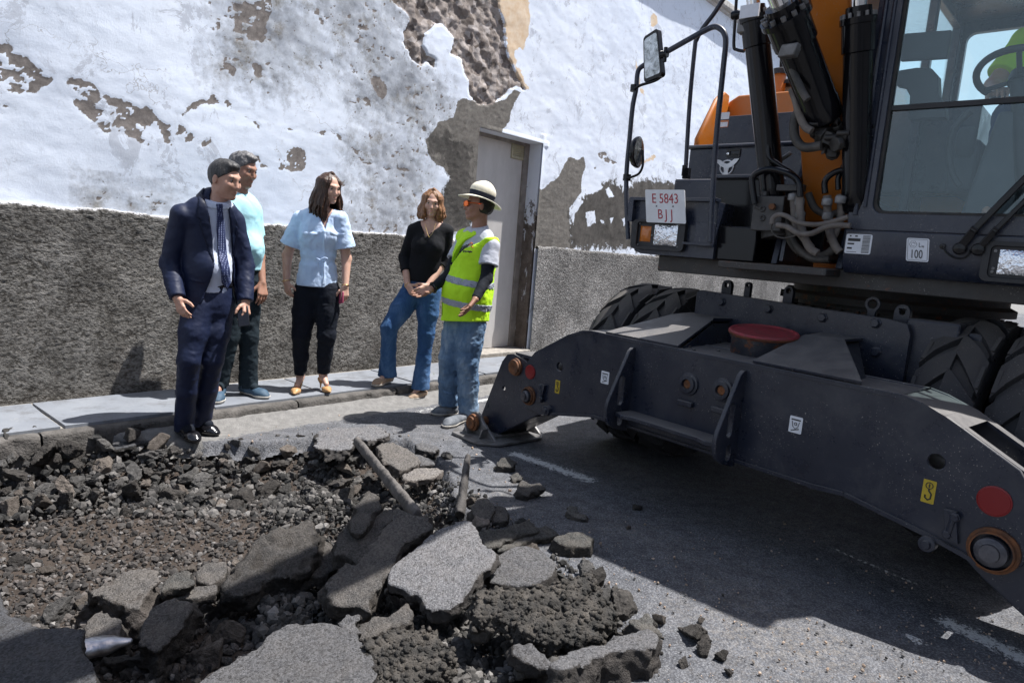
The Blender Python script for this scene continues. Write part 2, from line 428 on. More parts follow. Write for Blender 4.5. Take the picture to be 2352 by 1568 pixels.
# ---- pit outline on the road plane
PIT = [onz(x, y)[:2] for x, y in [(-420, 1075), (0, 1038), (150, 1022), (300, 1016), (420, 1016), (560, 1020), (700, 1012), (830, 1003), (930, 1010), (1000, 1050),
       (1030, 1105), (1045, 1165), (1100, 1215), (1150, 1260), (1230, 1300), (1330, 1340), (1390, 1420), (1370, 1500), (1290, 1560), (1260, 1640), (600, 1760), (-420, 2300)]]
def pit_sd(x, y):
    return polysd(x, y, PIT)+.028*fbm(x*9, y*9, 0*x+2.2, 2)
def pit_z(x, y, sdv):
    d = np.clip(-sdv, 0, 1)
    z = -.10-.13*np.clip(d/.28, 0, 1)
    z = z+.035*fbm(x*2.2, y*2.2, 0*x, 3)
    # the near left part is heaped a little higher
    n = np.clip((2.9-y)/.9, 0, 1); z = z+.05*n
    return z
def graded(a, b, fine0, fine1, st, grow=1.12):
    g = list(np.arange(fine0, fine1+1e-6, st)); s = st
    while g[-1] < b: s *= grow; g.append(g[-1]+s)
    s = st
    while g[0] > a: s *= grow; g.insert(0, g[0]-s)
    return A(g)
def grid_faces(nx, ny):
    i, j = np.meshgrid(np.arange(nx-1), np.arange(ny-1), indexing='ij'); a = (i*ny+j).ravel()
    return np.stack([a, a+ny, a+ny+1, a+1], 1)

def mat_asphalt():
    t = NT('asphalt'); co = t.coord('Object')
    v = t.voro(co, 135); v2 = t.voro(co, 210)
    big = t.noise(co, 1.3, 5, .6); mid = t.noise(co, 11, 6, .7)
    stone = t.ramp(v.outputs['Color'], [(.15, (.095, .100, .112)), (.5, (.138, .143, .156)), (.9, (.195, .198, .208))])
    pit_ = t.rng(v.outputs['Distance'], .32, .72, 0, .8)
    col = t.mixc(pit_, stone, (.055, .056, .062))
    f = t.rng(mid, .38, .62, .75, 1.18); m_ = t.N('ShaderNodeCombineColor'); [t.L(f, m_.inputs[i]) for i in range(3)]
    col = t.mixc(1., col, m_.outputs[0], 'MULTIPLY')
    # sandy dust trodden over the surface
    du = t.math('MULTIPLY', t.rng(big, .42, .62), t.rng(t.noise(co, 38, 6, .8), .45, .62)); du = t.math('MULTIPLY', du, .38)
    col = t.mixc(du, col, (.30, .265, .225))
    # dark bitumen blots
    bl = t.rng(t.noise(co, 23, 5, .75, 1.2), .63, .68); col = t.mixc(t.math('MULTIPLY', bl, .55), col, (.04, .04, .044))
    # gutter concrete next to the kerb, a worn painted line beside it, a sunlit strip painted in
    gc = t.attr('gutter'); gn = t.math('ADD', gc, t.rng(t.noise(co, 14, 6, .7), .3, .7, -.3, .3)); gm = t.rng(gn, .45, .55)
    conc = t.ramp(t.noise(co, 16, 8, .78), [(.3, (.12, .117, .113)), (.7, (.25, .243, .232))]); col = t.mixc(gm, col, conc)
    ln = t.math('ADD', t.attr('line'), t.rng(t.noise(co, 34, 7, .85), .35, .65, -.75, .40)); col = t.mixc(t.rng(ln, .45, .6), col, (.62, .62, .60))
    h = t.math('ADD', t.math('MULTIPLY', v.outputs['Distance'], -1.), t.math('MULTIPLY', t.noise(co, 300, 3), .5))
    return t.done(col, .86, t.bump(h, .9, .004), spec=.25)
M_ASPH = mat_asphalt()
def mat_earth():
    t = NT('earth'); co = t.coord('Object')
    col = t.ramp(t.noise(co, 14, 8, .75), [(.3, (.035, .028, .023)), (.55, (.075, .060, .050)), (.8, (.13, .105, .088))])
    return t.done(col, .95, t.bump(t.noise(co, 90, 6, .8), 1, .012), spec=.15)
M_EARTH = mat_earth()

gx = graded(-60, 60, -3.6, 2.3, .02); gy = graded(-60, 90, 1.2, 6.6, .02)
X, Y = np.meshgrid(gx, gy, indexing='ij'); sdv = np.ones_like(X)*5
box = (X > -4.5) & (X < 2.4) & (Y > .2) & (Y < 6)
sdv[box] = pit_sd(X[box], Y[box])
Z = .006*fbm(X*1.3, Y*1.3, X*0, 3)
Z += .0035*fbm(X*16, Y*16, X*0+3, 2)*(box)
edge = np.clip((sdv+.0)/.022, 0, 1); edge = edge**.6
Z = Z*edge-(1-edge)*(.085+.02*vnoise(X*14, Y*14, X*0))
k_r = kd(X, Y); al_r = (X-W0[0])*WD[0]+(Y-W0[1])*WD[1]; Z = Z+.05*np.clip((KERB+.19-k_r)/.12, 0, 1)*np.clip((5.0-al_r)/2.5, 0, 1)*edge
V = np.stack([X.ravel(), Y.ravel(), Z.ravel()], 1); Q = grid_faces(*X.shape)
keep = (sdv.ravel()[Q] > -.05).all(1); Q = Q[keep]
me = mesh_np('road', V, Q)
k = kd(V[:, 0], V[:, 1]); al = (V[:, 0]-W0[0])*WD[0]+(V[:, 1]-W0[1])*WD[1]
g_ = me.attributes.new('gutter', 'FLOAT', 'POINT'); g_.data.foreach_set('value', np.clip(.5+(KERB+.34-k)/.2, 0, 1).astype(np.float32))
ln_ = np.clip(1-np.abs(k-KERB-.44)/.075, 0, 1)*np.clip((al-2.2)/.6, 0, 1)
for (xa, ya), (xb, yb), hw in (((.087, 4.461), (.534, 4.061), .058), ((1.70, 3.30), (1.945, 2.96), .010), ((1.648, 2.505), (1.664, 2.46), .02), ((1.88, 2.63), (2.10, 2.28), .055)):  # first strip: a sunlit gap painted pale into the road colour
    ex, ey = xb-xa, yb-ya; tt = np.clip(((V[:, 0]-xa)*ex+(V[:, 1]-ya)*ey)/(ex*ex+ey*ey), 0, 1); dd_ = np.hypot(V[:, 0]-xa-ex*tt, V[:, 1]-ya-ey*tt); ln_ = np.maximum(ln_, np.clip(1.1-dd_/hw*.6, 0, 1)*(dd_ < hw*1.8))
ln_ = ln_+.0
l_ = me.attributes.new('line', 'FLOAT', 'POINT'); l_.data.foreach_set('value', ln_.astype(np.float32))  # holds the painted line and the pale strip painted in as a sunlit gap
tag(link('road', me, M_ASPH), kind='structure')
# pit floor
px_ = np.arange(-4.2, 1.7, .025); py_ = np.arange(.6, 5.2, .025); X, Y = np.meshgrid(px_, py_, indexing='ij'); s_ = pit_sd(X, Y)
Z = pit_z(X, Y, s_)+.012*fbm(X*22, Y*22, X*0, 3)
V = np.stack([X.ravel(), Y.ravel(), Z.ravel()], 1); Q = grid_faces(*X.shape)
kk = kd(V[:, 0], V[:, 1])
keep = (s_.ravel()[Q] < .12).all(1) & (kk[Q] > KERB-.2).all(1)
tag(link('ground', mesh_np('ground', V, Q[keep]), M_EARTH), kind='structure')

# ---- pavement: slate slabs between wall and kerb, on a mortar bed
def mat_slab():
    t = NT('pavement_slate'); co = t.coord('Object')
    col = t.ramp(t.noise(co, 2.2, 7, .65), [(.3, (.165, .18, .205)), (.7, (.235, .25, .275))])
    st = t.rng(t.noise(co, 9, 7, .8), .60, .72, 0, .6); col = t.mixc(st, col, (.40, .39, .36))
    dk = t.rng(t.noise(co, 5, 8, .78), .36, .50, .7, 0); col = t.mixc(dk, col, (.12, .12, .125))
    return t.done(col, .62, t.bump(t.noise(co, 60, 5, .7), .25, .003), spec=.35)
M_SLATE = mat_slab()
M_MORTAR = simple('mortar', (.36, .33, .29), (.20, .185, .165), 18, .9, .8, 70, .006)
M_KERB = simple('kerb_stone', (.125, .115, .105), (.06, .055, .05), 12, .85, 1., 55, .012)
pv = MB(); rp = random.Random(4); bd_ = MB()
bd_.box(wp(10, .045, KERB/2-.03), WD, WN, (0, 0, 1), 24, KERB/2+.02, .06)
u = -2.6
while u < 26:
    L_ = .93+rp.uniform(-.05, .05); dz = rp.uniform(-.004, .004)
    if abs(u-.62) < .5 and u > 0: pass
    c = wp(u+L_/2, .105+dz, .10+(KERB-.10)/2)
    # slab with slightly uneven edges
    hx, hy = L_/2-.008, (KERB-.10)/2-.004
    o = []
    for (a, b) in ((-1, -1), (0, -1), (1, -1), (1, 0), (1, 1), (.4, 1), (-.3, 1), (-1, 1), (-1, 0)): o.append((a*hx+rp.uniform(-.006, .006), b*hy+rp.uniform(-.006, .004)))
    pv.prism(o, c-A([0, 0, .02]), WD, WN, A([0, 0, 1.]), 0, .036)
    u += L_
p_ = pv.build('pavement', M_SLATE); bevel(p_, .006, 2); tag(p_, kind='structure')
tag(bd_.build('pavement_bed', M_MORTAR), kind='structure')
# kerb stones, rough faced
kb = []; u = -2.6; KV = []; KF = []; base = 0
while u < 20:
    L_ = rp.uniform(.45, .95); nu, nv = int(L_/.02)+2, 12
    uu = np.linspace(.006, L_-.006, nu); prof = A([(KERB-.02, .104), (KERB+.03, .103), (KERB+.055, .098), (KERB+.062, .08), (KERB+.065, .05), (KERB+.068, .02), (KERB+.07, -.02), (KERB+.07, -.12)])
    U_, P_ = np.meshgrid(uu, np.arange(len(prof)), indexing='ij'); off = prof[P_, 0]; zz = prof[P_, 1]
    n = fbm((U_+u)*13, off*40, zz*40, 3); edge = np.clip(np.minimum(uu, L_-uu)/.02, 0, 1)[:, None]
    off = off+.016*n-.012*(1-edge); zz = zz+.006*fbm((U_+u)*9, off*30+4, zz*30, 3)-.006*(1-edge)
    P3 = W0+WD*(U_+u)[..., None]+WN*off[..., None]; P3[..., 2] = zz
    KV.append(P3.reshape(-1, 3)); KF.append(grid_faces(*U_.shape)+base); base += P3.shape[0]*P3.shape[1]; u += L_
tag(link('kerb', mesh_np('kerb', np.concatenate(KV), np.concatenate(KF)), M_KERB), kind='structure')

# ---- the house and its peeling wall
def mat_wall():
    t = NT('peeling_limewash'); co = t.coord('Object'); fine = t.noise(co, 60, 5, .75); mid = t.noise(co, 13, 6, .7); lo = t.noise(co, 1.1, 5, .6)
    wh = t.ramp(lo, [(.3, (.70, .765, .875)), (.7, (.78, .835, .92))])
    g1 = t.math('MULTIPLY', t.rng(t.noise(co, 5, 8, .8), .50, .66), .22); wh = t.mixc(g1, wh, (.55, .585, .65))
    # grey-blue flakes where the top coat has gone
    fl = t.math('MULTIPLY', t.rng(t.noise(co, 3.4, 9, .78, .6), .565, .585), .8); wh = t.mixc(t.math('MULTIPLY', fl, t.rng(lo, .35, .5)), wh, (.49, .52, .58))
    ck = t.N('ShaderNodeTexVoronoi'); ck.feature = 'DISTANCE_TO_EDGE'; ck.inputs['Scale'].default_value = 1.6; wv = t.N('ShaderNodeVectorMath', operation='ADD'); nv = t.N('ShaderNodeTexNoise'); nv.inputs['Scale'].default_value = 5; nv.inputs['Detail'].default_value = 6; t.L(co, nv.inputs['Vector']); sc_ = t.N('ShaderNodeVectorMath', operation='SCALE'); sc_.inputs['Scale'].default_value = .45; t.L(nv.outputs['Color'], sc_.inputs[0]); t.L(co, wv.inputs[0]); t.L(sc_.outputs[0], wv.inputs[1]); t.L(wv.outputs[0], ck.inputs['Vector'])
    cl_ = t.math('MULTIPLY', t.rng(ck.outputs['Distance'], .0, .006, .7, 0), t.rng(t.noise(co, 1.4, 3), .50, .56)); wh = t.mixc(cl_, wh, (.30, .28, .27))
    def msk(nm, w=.06, amp=.22, src=None):
        a = t.math('ADD', t.attr(nm), t.rng(src or fine, .3, .7, -amp, amp)); return t.rng(a, .5-w, .5+w)
    mo = t.rng(t.math('ADD', t.attr('mould'), t.rng(mid, .3, .7, -.35, .35)), .10, .70, 0, 1.)
    col = t.mixc(mo, wh, t.ramp(t.noise(co, 3.2, 8, .72), [(.3, (.20, .21, .23)), (.60, (.56, .60, .66))]))
    mb_ = t.math('MULTIPLY', t.rng(t.attr('mould'), .2, .6), t.rng(t.noise(co, 4.5, 9, .74), .52, .66)); col = t.mixc(t.math('MULTIPLY', mb_, .85), col, t.ramp(fine, [(.35, (.13, .115, .09)), (.7, (.33, .31, .27))]))
    sp2 = t.math('MULTIPLY', t.rng(t.attr('mould'), .1, .5), t.rng(t.noise(co, 30, 3, .6), .66, .70)); col = t.mixc(t.math('MULTIPLY', sp2, .85), col, (.10, .085, .065))
    oc = t.ramp(mid, [(.3, (.62, .44, .27)), (.7, (.74, .63, .50))]); col = t.mixc(msk('ochre', .08, .3, mid), col, oc)
    br = t.ramp(t.noise(co, 24, 7, .75), [(.3, (.115, .10, .092)), (.7, (.30, .27, .25))]); col = t.mixc(msk('brown'), col, br)
    ce = t.ramp(t.noise(co, 17, 8, .8), [(.28, (.10, .092, .082)), (.7, (.235, .22, .20))]); col = t.mixc(msk('cement'), col, ce)
    so_ = t.ramp(t.noise(co, 7, 8, .8), [(.3, (.035, .033, .03)), (.7, (.14, .13, .12))]); col = t.mixc(msk('soot', .12, .4, mid), col, so_)
    st = t.voro(co, 17); ro = t.ramp(st.outputs['Color'], [(.1, (.14, .115, .10)), (.5, (.30, .26, .235)), (.9, (.44, .40, .38))])
    ro = t.mixc(t.rng(t.noise(co, 10, 7, .8), .54, .66, 0, .8), ro, (.07, .06, .052)); col = t.mixc(msk('rough', .05, .2), col, ro)
    h = t.math('ADD', t.math('MULTIPLY', fine, .25), t.math('MULTIPLY', t.noise(co, 260, 3, .7), .12))
    h = t.math('ADD', h, t.math('MULTIPLY', t.math('MULTIPLY', t.attr('cement'), t.noise(co, 130, 4, .8)), 1.2))
    h = t.math('ADD', h, t.math('MULTIPLY', t.math('MULTIPLY', t.attr('rough'), t.noise(co, 45, 6, .8)), 2.5))
    return t.done(col, .9, t.bump(h, .55, .011), spec=.2)
M_WALL = mat_wall()
def mat_plinth():
    t = NT('roughcast'); co = t.coord('Object'); f = t.attr('crest')
    stain = t.noise(co, 1.5, 7, .7); side = t.attr('pale')
    dark = t.ramp(stain, [(.3, (.044, .039, .034)), (.55, (.078, .072, .064)), (.75, (.13, .12, .108))])
    light = t.ramp(t.noise(co, 3.2, 6, .7), [(.3, (.15, .142, .130)), (.7, (.32, .308, .29))])
    cz = t.coord('Object', (1, 1, 1.5)); vg = t.voro(cz, 66); vg.feature = 'SMOOTH_F1'; fn = t.math('ADD', t.math('MULTIPLY', vg.outputs['Distance'], -.42), t.math('ADD', t.math('MULTIPLY', t.noise(cz, 34, 5, .7, .3), 1.0), .24)); n = t.math('ADD', t.math('MULTIPLY', f, .35), fn); n = t.math('ADD', n, t.rng(t.noise(co, 1.7, 4), .3, .7, -.06, .06))
    col = t.mixc(t.rng(n, .56, .84), dark, light)
    pale = t.ramp(t.noise(t.coord('Object', (1, 1, 1.4)), 46, 5, .8), [(.38, (.075, .071, .067)), (.50, (.20, .193, .186)), (.62, (.44, .43, .42))])
    col = t.mixc(side, col, pale)
    bl_ = t.N('ShaderNodeHueSaturation'); t.L(col, bl_.inputs['Color']); t.L(t.math('MULTIPLY', t.rng(t.noise(co, 1.25, 6, .7, .5), .34, .66, .60, 1.32), t.rng(t.noise(co, 6, 5, .7), .3, .7, .82, 1.18)), bl_.inputs['Value']); col = bl_.outputs[0]
    ru = t.math('MULTIPLY', t.rng(t.noise(co, 1.1, 4), .56, .66), t.rng(t.attr('low'), .2, .9, 0, .5)); col = t.mixc(ru, col, (.10, .055, .03))
    lip = t.rng(t.math('ADD', t.attr('lip'), t.rng(t.noise(co, 22, 6, .8), .3, .7, -.45, .35)), .4, .6); col = t.mixc(lip, col, (.66, .66, .68))
    h = t.math('ADD', t.math('MULTIPLY', fn, 1.3), t.math('MULTIPLY', t.noise(co, 170, 3), .35))
    return t.done(col, .92, t.bump(h, 1., .024), spec=.2)
M_PLINTH = mat_plinth()

ROUGH = [c5([(430, -150), (420, 0), (480, 60), (520, 100), (465, 185), (470, 235), (520, 330), (565, 365), (600, 350), (640, 385), (648, 330), (600, 300), (575, 255), (590, 190), (640, 150), (690, 140), (745, 200), (750, 240), (730, 300), (760, 320), (795, 330), (800, 400), (830, 450), (835, 540), (900, 580), (960, 590), (1000, 565), (1050, 533), (1060, 500), (1110, 480), (1150, 500), (1120, 440), (1090, 380), (1060, 330), (1050, 280), (1035, 230), (1040, 130), (1000, 30), (970, -150)])]
CEMENT = [c5([(740, 655), (765, 565), (800, 545), (835, 560), (930, 590), (1040, 550), (1100, 500), (1128, 520), (1080, 600), (1072, 670), (1020, 735), (950, 900), (850, 1100), (840, 1290), (690, 1300), (705, 1180), (700, 1060), (730, 1040), (725, 985), (690, 930), (620, 900), (590, 790), (650, 700), (655, 680), (710, 665)]),
          c5([(1200, 1390), (1200, 1040), (1240, 1062), (1290, 1025), (1330, 1000), (1370, 930), (1400, 880), (1440, 895), (1480, 880), (1490, 930), (1470, 1000), (1468, 1080), (1400, 1165), (1410, 1390)])]
SOOT = [c5([(1405, 1400), (1395, 1180), (1440, 1130), (1490, 1080), (1550, 1060), (1600, 1010), (1660, 1020), (1700, 1060), (1740, 1040), (1800, 1000), (1900, 1010), (2100, 1040), (2300, 1080), (2300, 1400)]),
        c5([(590, 780), (700, 760), (850, 830), (850, 1290), (700, 1300), (560, 1290), (690, 1060), (730, 1000), (690, 900), (620, 860)])]
BROWN = [c4([(-200, 260), (0, 245), (60, 265), (120, 310), (200, 380), (270, 410), (295, 470), (240, 480), (190, 505), (100, 515), (0, 500), (-200, 540)]),
         c4([(385, 465), (440, 455), (500, 475), (550, 520), (545, 570), (520, 545), (470, 530), (430, 500)]),
         c4([(415, 570), (470, 560), (520, 600), (590, 620), (600, 560), (575, 530), (680, 550), (760, 590), (830, 600), (880, 660), (930, 700), (1000, 700), (1100, 740), (1170, 770), (1175, 800), (1130, 830), (1080, 790), (1030, 800), (1025, 760), (960, 770), (955, 805), (900, 750), (850, 690), (800, 720), (780, 770), (870, 825), (800, 810), (700, 760), (600, 740), (540, 700), (480, 640), (440, 600)]),
         c4([(1060, 590), (1145, 560), (1185, 525), (1270, 540), (1300, 600), (1340, 620), (1290, 612), (1240, 570), (1190, 590), (1130, 568), (1020, 640)]),
         c4([(1365, 650), (1450, 690), (1450, 712), (1390, 672)]), c4([(1560, 712), (1670, 722), (1660, 735), (1590, 725)]),
         c4([(1545, 930), (1570, 870), (1640, 830), (1700, 835), (1715, 880), (1700, 960), (1650, 962), (1590, 940), (1550, 960)]),
         c4([(1415, 870), (1440, 880), (1455, 915), (1530, 930), (1525, 948), (1450, 935), (1425, 925)]),
         c4([(1750, 735), (1850, 732), (1900, 750), (1925, 790), (1900, 780), (1850, 745), (1770, 750)]),
         c4([(1300, 0), (1330, 20), (1510, 0), (1520, 60), (1490, 140), (1505, 230), (1430, 250), (1380, 190), (1310, 170)]),
         c4([(1255, 320), (1340, 310), (1370, 370), (1310, 430), (1260, 400)]), c4([(1410, 360), (1500, 370), (1480, 440), (1420, 430)]),
         c4([(-50, 620), (10, 560), (60, 590), (20, 640)]), c5([(180, 830), (240, 860), (260, 900), (330, 930), (520, 940), (500, 960), (330, 950), (240, 900)]),
         c5([(290, 430), (350, 440), (375, 500), (350, 545), (300, 500)]), c5([(1550, 858), (1600, 850), (1625, 890), (1665, 915), (1600, 905)]), c5([(1530, 935), (1555, 935), (1550, 958), (1530, 955)]),
         c5([(220, 560), (290, 540), (280, 600)]), c5([(500, 1210), (545, 1180), (560, 1215), (510, 1230)])]
MOULD = [c5([(-20, -150), (-60, 60), (60, 200), (160, 330), (200, 420), (170, 520), (220, 620), (330, 660), (400, 720), (500, 800), (640, 740), (720, 650), (720, 560), (660, 450), (560, 370), (470, 230), (520, 100), (430, 0), (430, -150)]),
         c4([(1200, -50), (1240, 220), (1250, 440), (1400, 480), (1560, 440), (1700, 380), (1830, 380), (1800, 100), (1600, -50)]),
         c5([(180, 820), (330, 760), (560, 800), (600, 960), (560, 1110), (560, 1290), (200, 1290), (130, 1190), (300, 1040), (330, 950)]),
         c4([(520, 1090), (880, 1110), (940, 1180), (700, 1170), (560, 1150)]), c4([(1960, 1060), (2030, 1120), (2000, 1200), (1940, 1160)])]
OCHRE = [c5([(985, -120), (1165, -120), (1180, 100), (1175, 200), (1140, 265), (1100, 290), (1110, 360), (1135, 420), (1175, 498), (1125, 480), (1090, 380), (1050, 290), (1040, 130), (1000, 30)]),
         c5([(1860, 80), (1890, 90), (1885, 140), (1855, 150)]), c5([(1770, 340), (1800, 480), (1830, 540), (1800, 530), (1780, 460)]), c5([(1800, 890), (1890, 870), (1860, 900), (1820, 920)])]
WHITEISLE = [c5([(600, 185), (650, 140), (690, 138), (745, 195), (750, 240), (728, 300), (790, 330), (800, 400), (832, 450), (832, 535), (800, 545), (765, 565), (740, 655), (705, 660), (720, 560), (705, 480), (650, 430), (648, 330), (600, 300), (575, 255)])]
WHITESPOTS = [c5([(1400, 1190), (1460, 1120), (1480, 1130), (1430, 1200), (1420, 1260)]), c5([(1490, 1190), (1540, 1180), (1550, 1250), (1500, 1270)]), c5([(1600, 1060), (1620, 1050), (1650, 1100), (1620, 1110)]), c5([(1620, 1220), (1645, 1215), (1630, 1260)]), c5([(1570, 1235), (1590, 1230), (1600, 1265)]),
              c5([(1690, 1230), (1720, 1210), (1700, 1270)]), c5([(1490, 1080), (1560, 1020), (1590, 1050), (1530, 1080)])]
ug = [-3.0]
while ug[-1] < 30: ug.append(ug[-1]+.011*max(1, 1+.176*ug[-1]))
DU0, DU1, DZ = 4.19, 5.26, 2.60                                # door opening
ug = A(ug); 
for v in (DU0, DU1): ug[np.argmin(abs(ug-v))] = v
zg = np.arange(1.36, 5.31, .0125); zg[np.argmin(abs(zg-DZ))] = DZ
lowz = np.arange(.06, 1.36, .1); zg = np.concatenate([lowz, zg])
U_, Z_ = np.meshgrid(ug, zg, indexing='ij')
nz1 = fbm(U_*9, Z_*9, 0*U_+1.5, 4)*.05+fbm(U_*38, Z_*38, 0*U_, 3)*.018
def layer(polys, soft=.035, nz=1.):
    out = np.zeros_like(U_)
    for p in polys:
        q = A([wallpt(x, y) for x, y in p]); lo, hi = q.min(0)-.15, q.max(0)+.15
        m = (U_ > lo[0]) & (U_ < hi[0]) & (Z_ > lo[1]) & (Z_ < hi[1])
        if not m.any(): continue
        s = polysd(U_[m], Z_[m], q)+nz*nz1[m]; out[m] = np.maximum(out[m], np.clip(.5-s/soft*.5, 0, 1))
    return out
L = {k: layer(p, s, n) for k, p, s, n in (('rough', ROUGH, .008, .7), ('cement', CEMENT, .014, .7), ('brown', BROWN, .014, .9), ('mould', MOULD, .30, 3.), ('ochre', OCHRE, .03, 1.2), ('soot', SOOT, .10, 1.5), ('isle', WHITEISLE+WHITESPOTS, .015, .6))}
beyond = np.clip((U_-7.6)/1.2, 0, 1)*np.clip((2.05-Z_+.35*fbm(U_*1.2, Z_*3, 0*U_, 4)*2)/.12, 0, 1)      # the same decay low down further along
L['soot'] = np.maximum(L['soot'], beyond*(fbm(U_*3, Z_*3, 0*U_+7, 4) > -.12))
isle = L.pop('isle')
for k_ in ('rough', 'cement', 'soot', 'brown'): L[k_] = L[k_]*(1-isle)
flk = np.clip((fbm(U_*17, Z_*22, 0*U_+4, 5, .62)-.13)/.05, 0, 1); L['brown'] = L['brown']*(1-.92*flk)
fl2 = np.clip((fbm(U_*19, Z_*23, 0*U_+14, 5, .62)+.22*fbm(U_*3, Z_*3, 0*U_+5, 3)-.36)/.05, 0, 1)*np.clip(L['mould']*2.2-.25, 0, 1); L['brown'] = np.maximum(L['brown'], fl2)
lump = fbm(U_*13, Z_*13, 0*U_, 4)
und = .022*fbm(U_*.8, Z_*1.0, 0*U_+6, 2)+.006*fbm(U_*2.6, Z_*4.4, 0*U_+2, 4)+.0016*fbm(U_*11, Z_*18, 0*U_+8, 3)
mott = np.clip(L['mould'], 0, 1)*.004*fbm(U_*14, Z_*14, 0*U_+3, 4)
off = und+mott-.0028*L['brown']-.003*L['cement']-.0015*L['soot']+L['rough']*(-.026+.038*lump)+.004*L['cement']*fbm(U_*45, Z_*45, 0*U_, 3)
near = np.clip(1-np.abs(U_-DU1)/.06, 0, 1)*(Z_ < DZ+.1)+np.clip(1-np.abs(U_-DU0)/.06, 0, 1)*(Z_ < DZ+.1)+(np.abs(Z_-DZ) < .03)*(U_ > DU0-.1)*(U_ < DU1+.1)
off = off*(1-np.clip(near, 0, 1)*.85)
P3 = W0+WD*U_[..., None]+WN*off[..., None]; P3[..., 2] = Z_
Q = grid_faces(*U_.shape); uc = U_.ravel()[Q].mean(1); zc = Z_.ravel()[Q].mean(1)
Q = Q[~((uc > DU0) & (uc < DU1) & (zc < DZ))]
house = empty('house', wp(0, 0), 'old house with a peeling white limewashed wall, rough grey plinth and a recessed door', 'house')
me = mesh_np('wall', P3.reshape(-1, 3), Q)
for k_ in L:
    a_ = me.attributes.new(k_, 'FLOAT', 'POINT'); a_.data.foreach_set('value', L[k_].ravel().astype(np.float32))
link('wall', me, M_WALL, house)
# plinth of coarse roughcast, left and right of the door
def plinth(u0, u1, pale, name_seed):
    us = [u0]
    while us[-1] < u1: us.append(us[-1]+.0095*max(1, 1+.176*us[-1]))
    us[-1] = u1; us = A(us); top = 1.405
    prof = [(0, None)]; zs = np.arange(.07, top-.02, .0105)
    U2, Z2 = np.meshgrid(us, zs, indexing='ij'); n0 = 0*U2+name_seed
    sx, sz = (34, 80) if not pale else (50, 60)
    b = fbm(U2*sx+1.2*vnoise(U2*9, Z2*9, n0), Z2*sz+1.0*vnoise(U2*11, Z2*11, n0+4), n0, 3, .6)
    lowf = fbm(U2*2, Z2*2, n0, 3)
    off = .030+.010*lowf+(.006 if not pale else .006)*np.clip(b+.15, -.3, 1)
    tz = top+.018*fbm(us*3, us*0, us*0+name_seed, 4)+.010*fbm(us*22, us*0, us*0, 3)
    # extra rows closing the top onto the wall
    rows = [(tz-.018, off[:, -1]*.97), (tz-.004, off[:, -1]*.8), (tz, off[:, -1]*.45), (tz+.003, off[:, -1]*0-.03)]
    Z2 = np.concatenate([Z2]+[r[0][:, None] for r in rows], 1); off = np.concatenate([off]+[r[1][:, None] for r in rows], 1)
    nr = Z2.shape[1]; U2 = np.repeat(us[:, None], nr, 1); b = np.concatenate([b]+[b[:, -1:]]*4, 1)
    P3 = W0+WD*U2[..., None]+WN*off[..., None]; P3[..., 2] = Z2
    me = mesh_np('plinth', P3.reshape(-1, 3), grid_faces(*U2.shape))
    at_ = {'crest': .5+b*.9, 'pale': np.full(U2.shape, float(pale)), 'low': np.clip(1-(Z2-.1)/.6, 0, 1), 'lip': np.clip((Z2-tz[:, None]+.03)/.03, 0, 1)*(.75 if not pale else .35)}
    for k_, v_ in at_.items():
        a_ = me.attributes.new(k_, 'FLOAT', 'POINT'); a_.data.foreach_set('value', v_.ravel().astype(np.float32))
    return link('plinth', me, M_PLINTH, house)
plinth(-3.0, DU0-.02, 0, 1.7); plinth(DU1+.03, 26, 1, 8.3)
# door recess
M_DOOR = NT('door_metal'); co = M_DOOR.coord('Object'); 
cold = M_DOOR.ramp(M_DOOR.noise(M_DOOR.coord('Object', (1.2, 1.2, .5)), 3, 6, .7), [(.3, (.46, .44, .42)), (.7, (.60, .58, .56))])
M_DOOR = M_DOOR.done(cold, .55, M_DOOR.bump(M_DOOR.noise(co, 40, 4), .1, .003), spec=.4)
M_REV = NT('reveal_plaster'); co = M_REV.coord('Object'); g = M_REV.N('ShaderNodeSeparateXYZ'); M_REV.L(co, g.inputs[0])
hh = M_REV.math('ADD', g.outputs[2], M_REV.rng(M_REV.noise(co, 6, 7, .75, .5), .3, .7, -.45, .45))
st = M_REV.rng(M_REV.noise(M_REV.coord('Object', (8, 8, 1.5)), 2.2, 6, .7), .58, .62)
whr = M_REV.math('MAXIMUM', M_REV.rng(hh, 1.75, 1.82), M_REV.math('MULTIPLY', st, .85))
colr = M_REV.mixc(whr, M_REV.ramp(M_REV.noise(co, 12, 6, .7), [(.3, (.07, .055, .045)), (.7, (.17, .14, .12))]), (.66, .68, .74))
M_REV = M_REV.done(colr, .9, M_REV.bump(M_REV.noise(co, 35, 5, .8), .7, .01), spec=.2)
rb = MB(); R = .25
rb.box(wp(DU1+.055, (DZ+.1)/2, -R/2-.028), WD, WN, (0, 0, 1), .06, R/2+.003, (DZ-.1)/2)
rb.box(wp(DU0-.055, (DZ+.1)/2, -R/2-.028), WD, WN, (0, 0, 1), .06, R/2+.003, (DZ-.1)/2)
rb.box(wp((DU0+DU1)/2, DZ+.055, -R/2-.028), WD, WN, (0, 0, 1), (DU1-DU0)/2+.115, R/2+.003, .06)
rb.build('door_reveal', M_REV, house)
sb = MB(); sb.box(wp((DU0+DU1)/2, .11, -R/2+.02), WD, WN, (0, 0, 1), (DU1-DU0)/2+.02, R/2+.03, .045); bevel(sb.build('doorstep', M_MORTAR, house), .01)
dr = MB(); dr.box(wp((DU0+DU1)/2-.03, (DZ+.14)/2+.01, -R), WD, WN, (0, 0, 1), (DU1-DU0)/2-.045, .02, (DZ-.16)/2); door = dr.build('door', M_DOOR, house); bevel(door, .003)
fb = MB()
